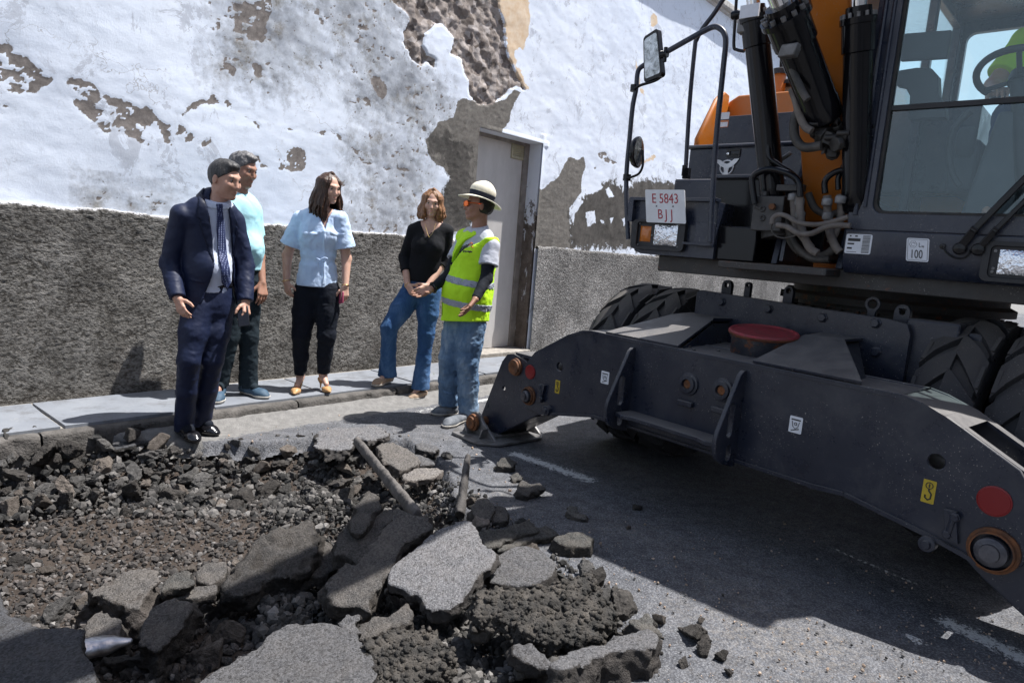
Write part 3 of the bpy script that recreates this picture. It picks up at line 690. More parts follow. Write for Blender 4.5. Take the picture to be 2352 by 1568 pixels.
for (uc_, w_) in ((DU0+.015, .03), (DU1-.045, .045)): fb.box(wp(uc_, (DZ+.14)/2, -R+.012), WD, WN, (0, 0, 1), w_, .035, (DZ-.14)/2)
fb.box(wp((DU0+DU1)/2, DZ-.02, -R+.014), WD, WN, (0, 0, 1), (DU1-DU0)/2-.05, .033, .022); fb.build('door_frame', simple('frame_metal', (.26, .235, .21), (.15, .13, .115), 8, .6), house)
M_VENT = simple('vent_plastic', (.42, .39, .27), (.34, .31, .21), 10, .5)
vb = MB(); va = A([wallpt(1177, 323, -R+.03), wallpt(1212, 371, -R+.03)]); u0, z1 = va[0]; u1, z0 = va[1]
ov = [(u0, z0), (u1, z0), (u1, z1), (u0, z1)]; iv = [(u0+.02, z0+.02), (u1-.02, z0+.02), (u1-.02, z1-.02), (u0+.02, z1-.02)]
vb.prism(ov, W0, WD, A([0, 0, 1.]), WN, -R+.022, -R+.038, [iv])
for i in range(7): 
    zc_ = z0+.03+(z1-z0-.06)*i/6; vb.box(wp((u0+u1)/2, zc_, -R+.030), WD, WN+A([0, 0, -.7]), (0, 0, 1), (u1-u0)/2-.018, .006, .008)
vb.box(wp((u0+u1)/2, (z0+z1)/2, -R+.034), WD, WN, (0, 0, 1), .004, .004, (z1-z0)/2-.02)
vent = vb.build('air_vent', M_VENT, None); vent.parent = door
me_ = vent.data; n_ = len(me_.vertices); co_ = np.empty(n_*3, np.float32); me_.vertices.foreach_get('co', co_); co_ = (co_.reshape(-1, 3)-wloc(door)).astype(np.float32); me_.vertices.foreach_set('co', co_.ravel())
# roof edge: a thin cornice and a few courses of tile behind it
M_CORN = simple('cornice', (.55, .53, .50), (.38, .36, .33), 9, .9, .6, 50, .01)
cb = MB(); cb.box(wp(13.5, 5.33, .03), WD, WN, (0, 0, 1), 16.5, .11, .045); cb.box(wp(13.5, 5.285, -.02), WD, WN, (0, 0, 1), 16.5, .09, .03); bevel(cb.build('cornice', M_CORN, house), .01)
ob = MB(); ob.box(wp(13.5, 5.39, -3), WD, WN, (0, 0, 1), 16.6, 3.05, .03); ob.build('roof', simple('flat_roof', (.25, .2, .17), None, 5, .9), house)
bb = MB(); bb.box(wp(13.5, 2.65, -5.95), WD, WN, (0, 0, 1), 16.5, .05, 2.65)
for uu_ in (-2.95, 29.95): bb.box(wp(uu_, 2.65, -3), WD, WN, (0, 0, 1), .05, 2.9, 2.65)
bb.build('side_wall', simple('plain_limewash', (.70, .73, .80), (.6, .63, .7), 2, .9), house)
# ================================================================== EXCAVATOR
M_EX = dusty('machine_paint', (.011, .015, .028), .30, (.155, .145, .135), .75)
M_EXC = dusty('cab_paint', (.015, .020, .036), .28, (.16, .15, .14), .45)
M_BLK = simple('black_paint', (.004, .004, .0055), (.007, .007, .009), 8, .16, .05, 150, .001, 0, .3)
M_PLASTIC = simple('black_plastic', (.018, .018, .02), (.028, .028, .03), 15, .55, .3, 200, .001)
M_ORG = dusty('orange_paint', (.42, .125, .012), .36, (.30, .22, .15), .4)
M_RUST = simple('rusty_steel', (.20, .075, .025), (.07, .035, .02), 22, .8, .6, 90, .004)
M_PIN = simple('worn_pin', (.13, .13, .145), (.06, .06, .07), 18, .45, .3, 120, .002, .6)
M_STEEL = simple('dusty_steel', (.25, .245, .245), (.13, .125, .12), 14, .5, .4, 90, .002, .4)
M_CHROME = NT('chrome').done((.75, .76, .78), .08, metal=1.)
M_HOSE = simple('hydraulic_hose', (.030, .028, .026), (.085, .075, .065), 12, .6, .4, 150, .002)
M_HOSEG = simple('dusty_hose', (.10, .085, .075), (.19, .165, .145), 12, .7, .4, 150, .002)
M_RUBBER = dusty('tyre_rubber', (.024, .024, .027), .72, (.105, .095, .085), .85)
M_SEAL = simple('window_seal', (.05, .045, .04), (.02, .02, .02), 9, .7)
M_WHITE = simple('white_label', (.74, .76, .80), (.68, .70, .74), 30, .45)
M_PLATE = simple('plate_white', (.76, .77, .78), (.70, .70, .70), 12, .35)
M_RED = simple('red_lettering', (.42, .035, .05), (.36, .03, .045), 20, .5)
M_INK = simple('black_ink', (.02, .02, .022), (.03, .03, .03), 20, .6)
M_YEL = simple('yellow_label', (.50, .36, .02), (.42, .30, .02), 20, .5)
M_ORL = simple('orange_label', (.62, .20, .06), (.5, .16, .05), 20, .5)
M_REDREF = NT('red_reflector').done((.20, .006, .009), .3, spec=.4)
M_AMBER = NT('amber_lens').done((.55, .16, .02), .15, spec=.7)
M_REDLID = simple('faded_red_lid', (.30, .030, .042), (.17, .035, .035), 16, .55, .4, 60, .003)
def mat_glass(name, tint, lo=.06):
    t = NT(name); tr = t.N('ShaderNodeBsdfTransparent'); tr.inputs[0].default_value = (*tint, 1); gl = t.N('ShaderNodeBsdfGlossy')
    gl.inputs[0].default_value = (.85, .95, 1, 1); gl.inputs['Roughness'].default_value = .015
    ge = t.N('ShaderNodeNewGeometry'); vd = t.N('ShaderNodeVectorMath', operation='DOT_PRODUCT'); t.L(ge.outputs['Incoming'], vd.inputs[0]); t.L(ge.outputs['Normal'], vd.inputs[1]); f = t.math('ADD', t.math('MULTIPLY', t.math('POWER', t.math('SUBTRACT', 1., t.math('ABSOLUTE', vd.outputs['Value'])), 5.), .8), .025+lo); mx = t.N('ShaderNodeMixShader')
    t.L(f, mx.inputs[0]); t.L(tr.outputs[0], mx.inputs[1]); t.L(gl.outputs[0], mx.inputs[2]); t.L(mx.outputs[0], t.out.inputs[0]); return t.m
M_GLASS = mat_glass('cab_glass', (.92, .985, .99), .02)
def mat_lamp():
    t = NT('headlamp_lens'); co = t.coord('Object', (1, 1, 1)); v = t.noise(co, 45, 2)
    return t.done((.80, .82, .86), .12, t.bump(v, .8, .01), metal=.85)
M_LAMP = mat_lamp()
M_MIRR = NT('mirror_reflection'); co = M_MIRR.coord('Object'); M_MIRR = M_MIRR.done(M_MIRR.ramp(M_MIRR.noise(co, 22, 8, .75, .8), [(.35, (.10, .11, .10)), (.62, (.62, .66, .68))]), .12, metal=.85)  # blotchy dark reflection painted into the mirror colour

exc = empty('wheeled_excavator', (1.6, 3.9, 0), 'dark grey and orange wheeled excavator with its stabiliser beam lowered and cab at the right', 'excavator')
E0 = A([.143, 4.497, 0.]); EB = unit([1.748, -2.014, 0]); BN = A([EB[1], -EB[0], 0.]); UZ = A([0, 0, 1.])
def bp(a, b, z): return E0+EB*a+BN*b+UZ*z
def bpx(x, y, b=0.):
    p = onplane(x, y, E0+BN*b, BN); d = p-E0; return (d@EB, p[2])
O_ = A([.75, 4.45, 0.]); U_1 = A([.743, -.669, 0.]); N_1 = A([-.669, -.743, 0.])
def up_(s, f, z): return O_+U_1*s+N_1*f+UZ*z
def upx(x, y, f=0.):
    p = onplane(x, y, O_+N_1*f, N_1); d = p-O_; return (d@U_1, p[2])
def upp(x, y, f=0.): return onplane(x, y, O_+N_1*f, N_1)
def screw(mb, p, n, r=.018, t=.012):
    mb.lathe(p, n, [(0, 0.001), (0, r*1.25), (t*.25, r*1.25), (t*.3, r), (t, r*.94), (t, .001)], 6, False)

# ---- stabiliser beam
out = [(-.02, .31), (.12, .303), (.58, .395), (.80, .405), (1.94, .405), (2.10, .415), (2.45, .355), (2.66, .30), (2.76, .36), (2.785, .46), (2.775, .60), (2.70, .71), (2.45, .845), (2.33, .89), (2.26, .905),
       (.50, .915), (.43, .905), (.30, .855), (.02, .70), (-.05, .62), (-.075, .48), (-.07, .37)]
hole = [circle(.262, .645, .028, 16), circle(2.427, .663, .032, 16)]
fb = MB(); fb.prism(out, E0, EB, UZ, BN, -.022, 0, hole); fp = fb.build('stabiliser_beam', M_EX, exc); bevel(fp, .004)
rbm = MB(); rbm.prism(out, E0, EB, UZ, BN, -.36, -.338, hole); bevel(rbm.build('beam_back_plate', M_EX, exc), .004)
tp = MB()                                                     # top skin, lower flange
def strip(mb, pts, b0, b1, th):
    for (a0, z0), (a1, z1) in zip(pts[:-1], pts[1:]):
        d = unit([a1-a0, z1-z0]); n = (-d[1]*th, d[0]*th)
        mb.prism([(a0, z0), (a1, z1), (a1+n[0], z1+n[1]), (a0+n[0], z0+n[1])], E0, EB, UZ, BN, b0, b1)
strip(tp, [(.30, .853), (.43, .903), (.50, .911), (2.26, .899), (2.34, .882), (2.43, .853)], -.345, .004, -.016)
bevel(tp.build('beam_top_skin', M_EX, exc), .003)
lf = MB(); strip(lf, [(.12, .300), (.58, .393), (.80, .402), (1.94, .402), (2.10, .411), (2.45, .352), (2.62, .312)], -.345, .016, .016); bevel(lf.build('beam_lower_flange', M_EX, exc), .003)
sk = MB(); strip(sk, [(2.43, .853), (2.50, .818)], -.345, .0035, -.014); sk.prism([(2.50, .818), (2.72, .70), (2.72, .685), (2.50, .803)], E0, EB, UZ, BN, -.338, -.30); sk.prism([(2.50, .818), (2.72, .70), (2.72, .685), (2.50, .803)], E0, EB, UZ, BN, -.06, -.0225); sk.build('beam_end_skin', M_EX, exc)
# end cylinder inside the right end and left end, both seen through the open top
ec = MB(); ec.cyl(bp(2.05, -.18, .72), bp(2.58, -.18, .60), .05, 20); ec.build('stabiliser_cylinder', M_STEEL, exc); ec = MB(); ec.cyl(bp(.62, -.18, .72), bp(.05, -.18, .60), .05, 20); ec.build('stabiliser_cylinder', M_STEEL, exc)
# two brackets with slotted holes and the shelf between them
def slot(cx, cy, w, h, n=8): return [(cx+w*math.cos(t)*.5, cy+(h-w)*.5*(1 if math.sin(t) > 0 else -1)+w*.5*math.sin(t)) for t in [2*math.pi*(k+.5)/(2*n) for k in range(2*n)]]
for a_ in (.845, 1.545):
    br = MB()
    # plate standing out from the beam: outline in (out, z)
    o = [(0, .868), (.02, .868), (.045, .85), (.06, .82), (.185, .575), (.197, .53), (.19, .48), (.165, .435), (.11, .405), (.04, .385), (0, .38)]
    br.prism(o, bp(a_, 0, 0), BN, UZ, EB, -.012, .012, [slot(.088, .625, .045, .17), slot(.075, .46, .04, .08)])
    bevel(br.build('tow_bracket', M_EX, exc), .005, 3)
sh = MB(); o = [(.02, 0), (.68, 0), (.68, .13), (.62, .155), (.56, .13), (.14, .13), (.08, .155), (.02, .13)]
sh.prism(o, bp(.845, 0, .495), EB, BN, UZ, -.012, .012); bevel(sh.build('bracket_shelf', M_EX, exc), .004)
for (a_, z_) in ((1.235, .735), (1.44, .745)):
    b_ = MB(); b_.lathe(bp(a_, 0, z_), BN, [(0, .062), (.012, .06), (.014, .048), (.026, .046), (.028, .030), (.028, .028), (.008, .026), (.008, .001)], 28)
    bo = b_.build('pin_boss', M_EX, exc)
    c_ = MB(); c_.lathe(bp(a_, 0, z_), BN, [(.009, .0255), (.016, .022), (.017, .010), (.012, .001)], 18); rr = c_.build('rusty_pin', M_RUST, None); rr.parent = bo
    L_ = wloc(exc); recen = rr.data; n_ = len(recen.vertices); q_ = np.empty(n_*3, np.float32); recen.vertices.foreach_get('co', q_); recen.vertices.foreach_set('co', (q_.reshape(-1, 3)-L_.astype(np.float32)).ravel())
    k_ = MB(); k_.box(bp(a_+.0, .012, z_-.105), EB, BN, UZ, .045, .012, .014); bevel(k_.build('pin_keeper', M_EX, exc), .004)
# reflectors and labels on the beam
for (a_, z_, r_) in ((-.005, .560, .045), (2.64, .572, .054)):
    q = MB(); q.lathe(bp(a_, 0, z_), BN, [(0, r_*1.08), (.005, r_*1.08), (.006, r_), (.008, r_*.97), (.009, .001)], 32); q.build('red_reflector', M_REDREF, exc)
def label(frame, c, w, h, m, name='label', t=.0015, par=exc):
    o, ax, ay, an = frame; q = MB(); q.prism(rrect(c[0]-w/2, c[1]-h/2, c[0]+w/2, c[1]+h/2, min(w, h)*.08, 3), o, ax, ay, an, 0, t); return q.build(name, m, par)
BF = (E0+BN*.0005, EB, UZ, BN)
for (c, w, h) in (((1.838, .666), .062, .078), ((.652, .653), .062, .075)):
    l = label(BF, c, w, h, M_WHITE, 'tie_down_label')
    q = MB(); fo = E0+BN*.0024; q.prism([(c[0]-w*.36, c[1]+h*.34), (c[0]+w*.36, c[1]+h*.34), (c[0]+w*.36, c[1]+h*.26), (c[0]-w*.36, c[1]+h*.26)], fo, EB, UZ, BN, 0, .0006)
    sh_ = [(c[0]-w*.28, c[1]+h*.2), (c[0]-w*.2, c[1]-h*.12), (c[0], c[1]-h*.25), (c[0]+w*.2, c[1]-h*.12), (c[0]+w*.28, c[1]+h*.2)]
    q.tube([fo+EB*x+UZ*y+BN*.0006 for x, y in sh_], .0016, 4); q.tube([fo+EB*x+UZ*y+BN*.0006 for x, y in circle(c[0], c[1]+.004, w*.10, 10)]+[fo+EB*(c[0]+w*.1)+UZ*(c[1]+.004)+BN*.0006], .0018, 4)
    q.tube([fo+EB*(c[0]-w*.3)+UZ*(c[1]-h*.38)+BN*.0006, fo+EB*(c[0]+w*.3)+UZ*(c[1]-h*.22)+BN*.0006], .0022, 4)
    s_ = q.build('symbol', M_INK, l)
for (c, w, h) in (((.262, .515), .042, .085), ((2.419, .536), .048, .095)):
    l = label(BF, c, w, h, M_YEL, 'lifting_label'); fo = E0+BN*.0028; q = MB()
    q.tube([fo+EB*x+UZ*y for x, y in circle(c[0], c[1]+h*.26, w*.27, 14)]+[fo+EB*(c[0]+w*.27)+UZ*(c[1]+h*.26)], .0017, 5)
    q.tube([fo+EB*(c[0]+x*w)+UZ*(c[1]+y*h) for x, y in ((0, .12), (.02, .03), (.22, -.08), (.2, -.28), (0, -.36), (-.2, -.28), (-.22, -.16))], .0033, 5)
    q.tube([fo+EB*(c[0])+UZ*(c[1]+h*.34), fo+EB*c[0]+UZ*(c[1]+h*.18)], .0025, 5)
    q.build('symbol', M_INK, l)
# pins at both ends: left pair on the leg, right one big
def pin(a_, z_, r, b=.0, rust=True, scale=1.):
    q = MB(); q.lathe(bp(a_, b, z_), BN, [(-.02, r*1.28), (.012, r*1.26), (.014, r*1.1), (.03, r*1.06), (.032, r*.98)], 30); w_ = q.build('pin_washer', M_RUST if rust else M_EX, exc)
    q = MB(); q.lathe(bp(a_, b, z_), BN, [(.02, r*.80), (.044, r*.78), (.05, r*.62), (.052, r*.5), (.062, r*.47), (.064, .001)], 26); q.build('hinge_pin', M_PIN, exc)
pin(0.005, .40, .050); pin(2.665, .385, .070)
for (a_, z_, sg) in ((.02, .40, 1), (2.63, .385, -1)):
    q = MB(); dz = .07; ka = a_+sg*.105
    q.tube([bp(ka, .02, z_+.085), bp(ka+sg*.012, .02, z_+.0)], .013, 8); q.box(bp(ka+sg*.005, .012, z_+.045), EB, BN, EB*sg*.2+UZ, .022, .012, .062)
    screw(q, bp(ka-.004*sg, .022, z_+.085), BN, .016); screw(q, bp(ka+.012*sg, .022, z_+.01), BN, .016)
    q.lathe(bp(ka+sg*.075, 0, z_-.055), BN, [(0, .034), (.03, .032), (.032, .018), (.045, .016), (.045, .001)], 16)
    bevel(q.build('pin_lock', M_EX, exc), .003)
# legs
def leg(sg, a_, hang):
    """leg plates between the beam plates; sg=-1 left, +1 right"""
    P = lambda x, z: (a_+sg*x, z)
    o = [P(-.09, .30), P(-.10, .46), P(-.02, .56), P(.10, .62), P(.22, .645), P(.29, .63), P(.34, .57), P(.53, .13), P(.53, .075), P(.49, .04), P(.34, .04), P(-.05, .27)]
    out_ = []
    for b0 in (-.052, -.33):
        q = MB(); q.prism(o, E0, EB, UZ, BN, b0, b0+.024, [circle(a_+sg*.30, .385, .017, 12)]); out_.append(q)
    l1 = out_[0].build('stabiliser_leg', M_EX, exc); bevel(l1, .004)
    bevel(out_[1].build('leg_inner_plate', M_EX, exc), .004)
    q = MB(); strip2 = [P(.10, .60), P(.175, .615)]
    q.prism([P(.02, .565), P(.17, .627), P(.17, .607), P(.02, .545)], E0, EB, UZ, BN, -.33, -.03); q.prism([P(-.03, .275), P(.34, .05), P(.33, .036), P(-.04, .26)], E0, EB, UZ, BN, -.33, -.03)
    q.box(bp(a_+sg*.13, -.16, .645), EB, BN, UZ, .085, .12, .012)
    q.islands('leg_web', M_EX, exc)
    # top pin and foot pin
    q = MB(); q.lathe(bp(a_+sg*.18, -.028, .56), BN, [(-.3, .03), (-.002, .062), (.018, .060), (.022, .052), (.034, .050), (.036, .034), (.030, .016), (.020, .001)], 28); q.build('cylinder_pin', M_RUST, exc)
    q = MB(); q.lathe(bp(a_+sg*.47, .085, .105), BN, [(-.36, .03), (-.002, .035), (-.002, .062), (.016, .060), (.02, .046), (.034, .044), (.036, .028), (.028, .012), (.024, .001)], 28); q.build('foot_pin', M_RUST, exc)
    # foot: lugs on an eight sided plate
    fc = a_+sg*.42; ft = MB()
    oc = [(-.25, -.32), (-.15, -.42), (.15, -.42), (.25, -.32), (.25, .08), (.15, .20), (-.15, .20), (-.25, .08)]
    ft.prism([(fc+x, y) for x, y in oc], E0+UZ*.005, EB, BN, UZ, 0, .018)
    f = ft.build('foot_pad', M_STEEL, exc); bevel(f, .004)
    lg = MB()
    for b0 in (.045, -.38):
        fp_ = fc+sg*.05; lg.prism([(fc-.19, .022), (fp_-.075, .13), (fp_-.055, .165), (fp_, .182), (fp_+.055, .165), (fp_+.075, .13), (fc+.19, .022)], E0, EB, UZ, BN, b0, b0+.022)
    for dx in (-.085, .085):
        lg.box(bp(fc+dx, .10, .05), EB*.4*np.sign(dx)+UZ, BN, EB, .05, .028, .007)
    lg.box(bp(fc, -.14, .03), EB, BN, UZ, .13, .16, .012)
    o_ = lg.build('foot_lug', M_STEEL, f); bevel(o_, .004)
leg(-1, .0, 0); leg(1, 2.67, 0)
# ---- chassis behind the beam
def bpl(mb, pts, th=.014):
    """plate through world points (planar quad or polygon), pushed down its normal"""
    P = [A(p) for p in pts]; n = unit(np.cross(P[1]-P[0], P[2]-P[0])); n = n if n[2] > 0 else -n
    m = len(P); vs = P+[p-n*th for p in P]; mb.add(vs, [tuple(range(m)), tuple(range(2*m-1, m-1, -1))]+[(i, (i+1) % m, (i+1) % m+m, i+m) for i in range(m)])
gs = MB()
for (al, ar, bl, br_) in ((.62, 1.14, .70, 1.00), (1.58, 2.10, 1.57, 1.78)):
    bpl(gs, [bp(al, .0, .925), bp(ar, .0, .925), bp(br_, -.52, 1.045), bp(bl, -.52, 1.04)]); bpl(gs, [bp(bl, -.52, 1.04), bp(br_, -.52, 1.045), bp(br_+.02, -.72, 1.05), bp(bl-.0, -.72, 1.05)])
    for aa, a2 in ((ar, br_), (al, bl)): bpl(gs, [bp(aa, -.02, .90), bp(a2, -.52, 1.02), bp(a2, -.70, 1.02), bp(a2, -.70, .85), bp(aa, -.1, .85)], .010)
bevel(gs.build('gusset_plates', M_EX, exc), .003)
cp = MB(); cp.box(bp(1.36, -.35, .893), EB, BN, UZ, .48, .33, .010)
for (a_, b_) in ((.98, -.08), (1.12, -.14), (1.26, -.2), (1.20, -.06)): screw(cp, bp(a_, b_, .903), UZ, .010)
cp.build('cover_plate', dusty('dusty_cover', (.03, .03, .035), .5, (.20, .18, .16), 1.), exc)
mp = MB(); mp.prism([(.74, .85), (.74, 1.185), (.77, 1.20), (1.90, 1.165), (2.00, 1.15), (2.02, 1.10), (2.02, .62), (1.80, .62), (1.80, .85)], E0, EB, UZ, BN, -.74, -.70)
for (x, y) in ((1658, 693), (1766, 709), (1890, 729), (2012, 742), (2012, 808)):
    a_, z_ = bpx(x, y, -.7); screw(mp, bp(a_, -.70, z_), BN, .024, .022)
bevel(mp.build('chassis_plate', M_EX, exc), .004)
cf = MB(); cf.box(bp(1.36, -1.9, .88), EB, BN, UZ, .50, 1.18, .14); cf.box(bp(1.36, -1.75, 1.03), EB, BN, UZ, .62, .85, .04); cf.box(bp(1.98, -1.2, 1.10), EB, BN, UZ, .35, .42, .04); cf.box(bp(2.1, -.80, .98), EB, BN, UZ, .12, .06, .20)
cf.box(bp(1.36, -1.05, .60), EB, BN, UZ, .72, .10, .13); cf.box(bp(1.36, -3.3, .60), EB, BN, UZ, .9, .10, .13); cf.lathe(bp(1.36, -.78, .60), -BN, [(0, .1), (.1, .2), (.4, .2), (.5, .1)], 20)
bevel(cf.build('chassis_frame', M_EX, exc), .01)
lg = MB()
for (x, y, w, r0) in ((1670, 655, .034, .02), (1718, 655, .020, .013), (1812, 668, .03, .02), (2073, 716, .040, .02)):
    a_, z_ = bpx(x, y, -.85); lg.prism([(a_-w, 1.08)]+circle(a_, z_, w, 12)[6::-1][::-1][:0]+[(a_-w, z_)]+[(a_+w*math.cos(t), z_+w*math.sin(t)) for t in np.linspace(math.pi*.85, math.pi*.15, 7)]+[(a_+w, z_), (a_+w, 1.08)], E0, EB, UZ, BN, -.875, -.845, [circle(a_, z_, r0*.8, 10)])
a_, z_ = bpx(2004, 698, -.85); lg.prism([(a_-.02, 1.08), (a_-.022, z_-.04)]+[(a_+.042*math.cos(t), z_+.042*math.sin(t)) for t in np.linspace(math.pi*1.25, -math.pi*.25, 13)]+[(a_+.022, z_-.04), (a_+.02, 1.08)], E0, EB, UZ, BN, -.862, -.850, [circle(a_, z_, .024, 14)])
lg.islands('lifting_lug', M_EX, exc)
st = MB(); r0 = plane_a = bpx(1565, 672, -2.2); 
for i in range(20):
    a_ = .62+i*.036; st.box(bp(a_, -2.2, 1.235), EB, BN, UZ, .011, .10, .018)
st.box(bp(.97, -2.2, 1.19), EB, BN, UZ, .40, .12, .028); st.box(bp(.97, -2.2, 1.08), EB, BN, UZ, .42, .02, .08); st.build('serrated_step', M_BLK, exc)
# ---- wheels: two pairs of dual tyres at each axle
def tyre_mesh(R=.60, W=.27):
    mb = MB(); prof = [(-W*.40, R*.56), (-W*.47, R*.62), (-W*.5, R*.74), (-W*.49, R*.86), (-W*.44, R*.925), (-W*.30, R*.945), (0, R*.95), (W*.30, R*.945), (W*.44, R*.925), (W*.49, R*.86), (W*.5, R*.74), (W*.47, R*.62), (W*.40, R*.56)]
    mb.lathe((0, 0, 0), (1, 0, 0), prof, 72)
    N_ = 16
    for side in (-1, 1):
        for i in range(N_):
            t0 = 2*math.pi*(i+(.5 if side > 0 else 0))/N_; rows = []
            for q in range(7):
                v = q/6.; x = side*W*(-.02+.53*v); th = t0+.30*(v**1.1); wd = .110+.045*v
                top = R*(1-.004*v) if v < .72 else R*(1-.035*((v-.72)/.28)-.01); lowr = R*.93-(.03*R if v > .8 else 0)
                for (dt, rr) in ((-wd-.02, lowr), (-wd, top), (wd, top), (wd+.02, lowr)): rows.append((x, rr*math.cos(th+dt), rr*math.sin(th+dt)))
            fs = [(q*4+k, q*4+k+1, q*4+k+5, q*4+k+4) for q in range(6) for k in range(3)]+[(0, 1, 2, 3), (24, 27, 26, 25)]
            mb.add(rows, fs)
            # shoulder block running down the side wall
            q = MB(); th = t0+.30; xs = side*W*.505
            pts = [(xs, r_*math.cos(th+dt), r_*math.sin(th+dt)) for r_, dt in ((R*.97, -.10), (R*.97, .11), (R*.84, .085), (R*.84, -.03))]; pi_ = [(side*W*.44, p[1], p[2]) for p in pts]
            mb.add(pts+pi_, [(0, 1, 2, 3), (0, 4, 5, 1), (1, 5, 6, 2), (2, 6, 7, 3), (3, 7, 4, 0)])
    return mb
def rim_mesh(R=.60, W=.27):
    mb = MB(); mb.lathe((0, 0, 0), (1, 0, 0), [(-W*.42, R*.57), (-W*.44, R*.60), (-W*.40, R*.58), (-W*.36, R*.52), (-W*.05, R*.50), (0, R*.40), (.02, R*.2), (.02, .001)], 40)
    mb.lathe((0, 0, 0), (1, 0, 0), [(W*.42, R*.57), (W*.44, R*.60), (W*.40, R*.58), (W*.36, R*.52), (.04, R*.50), (.03, R*.42)], 40); return mb
tm = tyre_mesh().build('tyre', M_RUBBER); rm = rim_mesh().build('rim', M_ORG); tme, rme = tm.data, rm.data
bpy.data.objects.remove(tm); bpy.data.objects.remove(rm)
ang = math.atan2(EB[1], EB[0]); wi = 0
for bb_ in (-1.05, -3.5):
    for a_ in (.135, .46, 2.245, 2.57):
        p = bp(a_, bb_, .588+(.02 if a_ > 1.3 else 0))
        e = bpy.data.objects.new('wheel', None); COL.objects.link(e); e.parent = exc; e.location = tuple(p-wloc(exc)); e.rotation_euler = (0, 0, 0)
        for nm, me_ in (('tyre', tme), ('rim', rme)):
            o = bpy.data.objects.new(nm, me_); COL.objects.link(o); o.parent = e; o.rotation_euler = (0.6*wi, 0, ang)
            o.rotation_mode = 'ZYX' if False else 'XYZ'
        wi += 1
# ---- swing ring and platform
TC = up_(1.25, -1.2, 0)
rg = MB(); rg.lathe(TC, UZ, [(1.06, .52), (1.06, .60), (1.10, .60), (1.10, .64), (1.16, .64), (1.16, .58), (1.19, .58), (1.19, .66), (1.23, .66), (1.25, .62), (1.29, .62)], 64, False)
for k in range(40):
    t_ = 2*math.pi*k/40; d_ = A([math.cos(t_), math.sin(t_), 0]); screw(rg, TC+d_*.655+UZ*1.165, A([0, 0, -1.]), .014, .02)
rg.build('swing_ring', dusty('ring_steel', (.03, .028, .027), .6, (.14, .11, .09), .8, 0, .5), exc)
rt = MB(); 
for k in range(72):
    t_ = 2*math.pi*k/72; d_ = A([math.cos(t_), math.sin(t_), 0]); rt.box(TC+d_*.655+UZ*1.12, d_, np.cross(UZ, d_), UZ, .025, .013, .022)
rt.build('ring_teeth', M_RUST, exc)
pf = MB(); pf.prism([(.10, -.12), (1.24, -.12), (2.36, -.12), (2.42, -2.2), (1.9, -2.9), (.6, -2.9), (.08, -2.2)], O_, U_1, N_1, UZ, 1.30, 1.40); pf.box(up_(.92, -.02, 1.375), U_1, N_1, UZ, .30, .12, .02)
bevel(pf.build('platform', dusty('platform_paint', (.025, .024, .024), .5, (.16, .12, .09), .8, 0, .25), exc), .006)
FF = lambda f: (O_+N_1*f, U_1, UZ, N_1)
# ---- left front step box with plate and lamp
lb = MB(); lb.prism([(-.07, 1.50), (-.03, 1.415), (.02, 1.40), (.52, 1.40), (.52, 1.735), (-.075, 1.735)], O_, U_1, UZ, N_1, -.40, -.03)
lb.prism([(-.085, 1.60), (-.05, 1.60), (-.05, 1.75), (-.085, 1.75)], O_, U_1, UZ, N_1, -.40, .01); lb.box(up_(.22, -.02, 1.745), U_1, N_1, UZ, .30, .03, .01)
lb.prism([(.33, 1.475), (.52, 1.475), (.52, 1.49), (.33, 1.49)], O_, U_1, UZ, N_1, -.03, .015); lb.box(up_(.46, -.01, 1.54), U_1, N_1, UZ, .06, .012, .07)
screw(lb, up_(.40, -.03, 1.60), N_1, .014); screw(lb, up_(.40, -.03, 1.555), N_1, .014)
bevel(lb.build('front_step_box', M_EXC, exc), .012, 3)
lk = MB(); lk.prism(rrect(-.045, 1.428, .335, 1.615, .03), O_, U_1, UZ, N_1, -.03, .006, [rrect(-.005, 1.448, .30, 1.600, .015)]); bevel(lk.build('lamp_surround', M_PLASTIC, exc), .004)
lk = MB(); lk.prism(rrect(-.005, 1.448, .30, 1.600, .015), O_, U_1, UZ, N_1, -.03, -.015); lk.build('lamp_backing', M_PLASTIC, exc)
def lens(s0, s1, z0, z1, m, name, f=0.):
    q = MB(); g = 7
    vs = []; 
    for i in range(g+1):
        for j in range(g+1):
            x, y = i/g, j/g; vs.append(up_(s0+(s1-s0)*x, f+.012*(1-(2*x-1)**4)*(1-(2*y-1)**4)-.014, z0+(z1-z0)*y))
    q.add(vs, [(i*(g+1)+j, (i+1)*(g+1)+j, (i+1)*(g+1)+j+1, i*(g+1)+j+1) for i in range(g) for j in range(g)], True); return q.build(name, m, exc)
lens(.010, .088, 1.478, 1.575, M_AMBER, 'indicator_lens'); lens(.112, .275, 1.462, 1.590, M_LAMP, 'headlight')
for (s_, z_) in ((.003, 1.457), (.003, 1.59), (.287, 1.457), (.287, 1.592), (.10, 1.52)):
    q = MB(); screw(q, up_(s_, -.012, z_), N_1, .005, .006); q.build('lamp_screw', M_STEEL, exc)
# number plate
PU, PV = unit(U_1-.0*UZ), unit(UZ-U_1*.17); PU = unit(PU+UZ*.0)
pc = up_(.197, .03, 1.698); q = MB(); q.prism(rrect(-.138, -.102, .138, .102, .008), pc, PU, PV, N_1, 0, .004); plate = q.build('number_plate', M_PLATE, exc)
text_mesh('plate_letters', [('E', -.095, .045, 1.), ('5843', .035, .045, 1.), ('B', -.045, -.052, 1.), ('J', .008, -.052, 1.), ('J', .056, -.052, 1.)], pc+N_1*.005, PU*.80, PV, .085, M_RED, plate)
q = MB(); [screw(q, pc+PU*x+PV*.0+N_1*.004, N_1, .005, .003) for x in (-.06, .055)]; q.build('plate_screw', M_STEEL, plate)
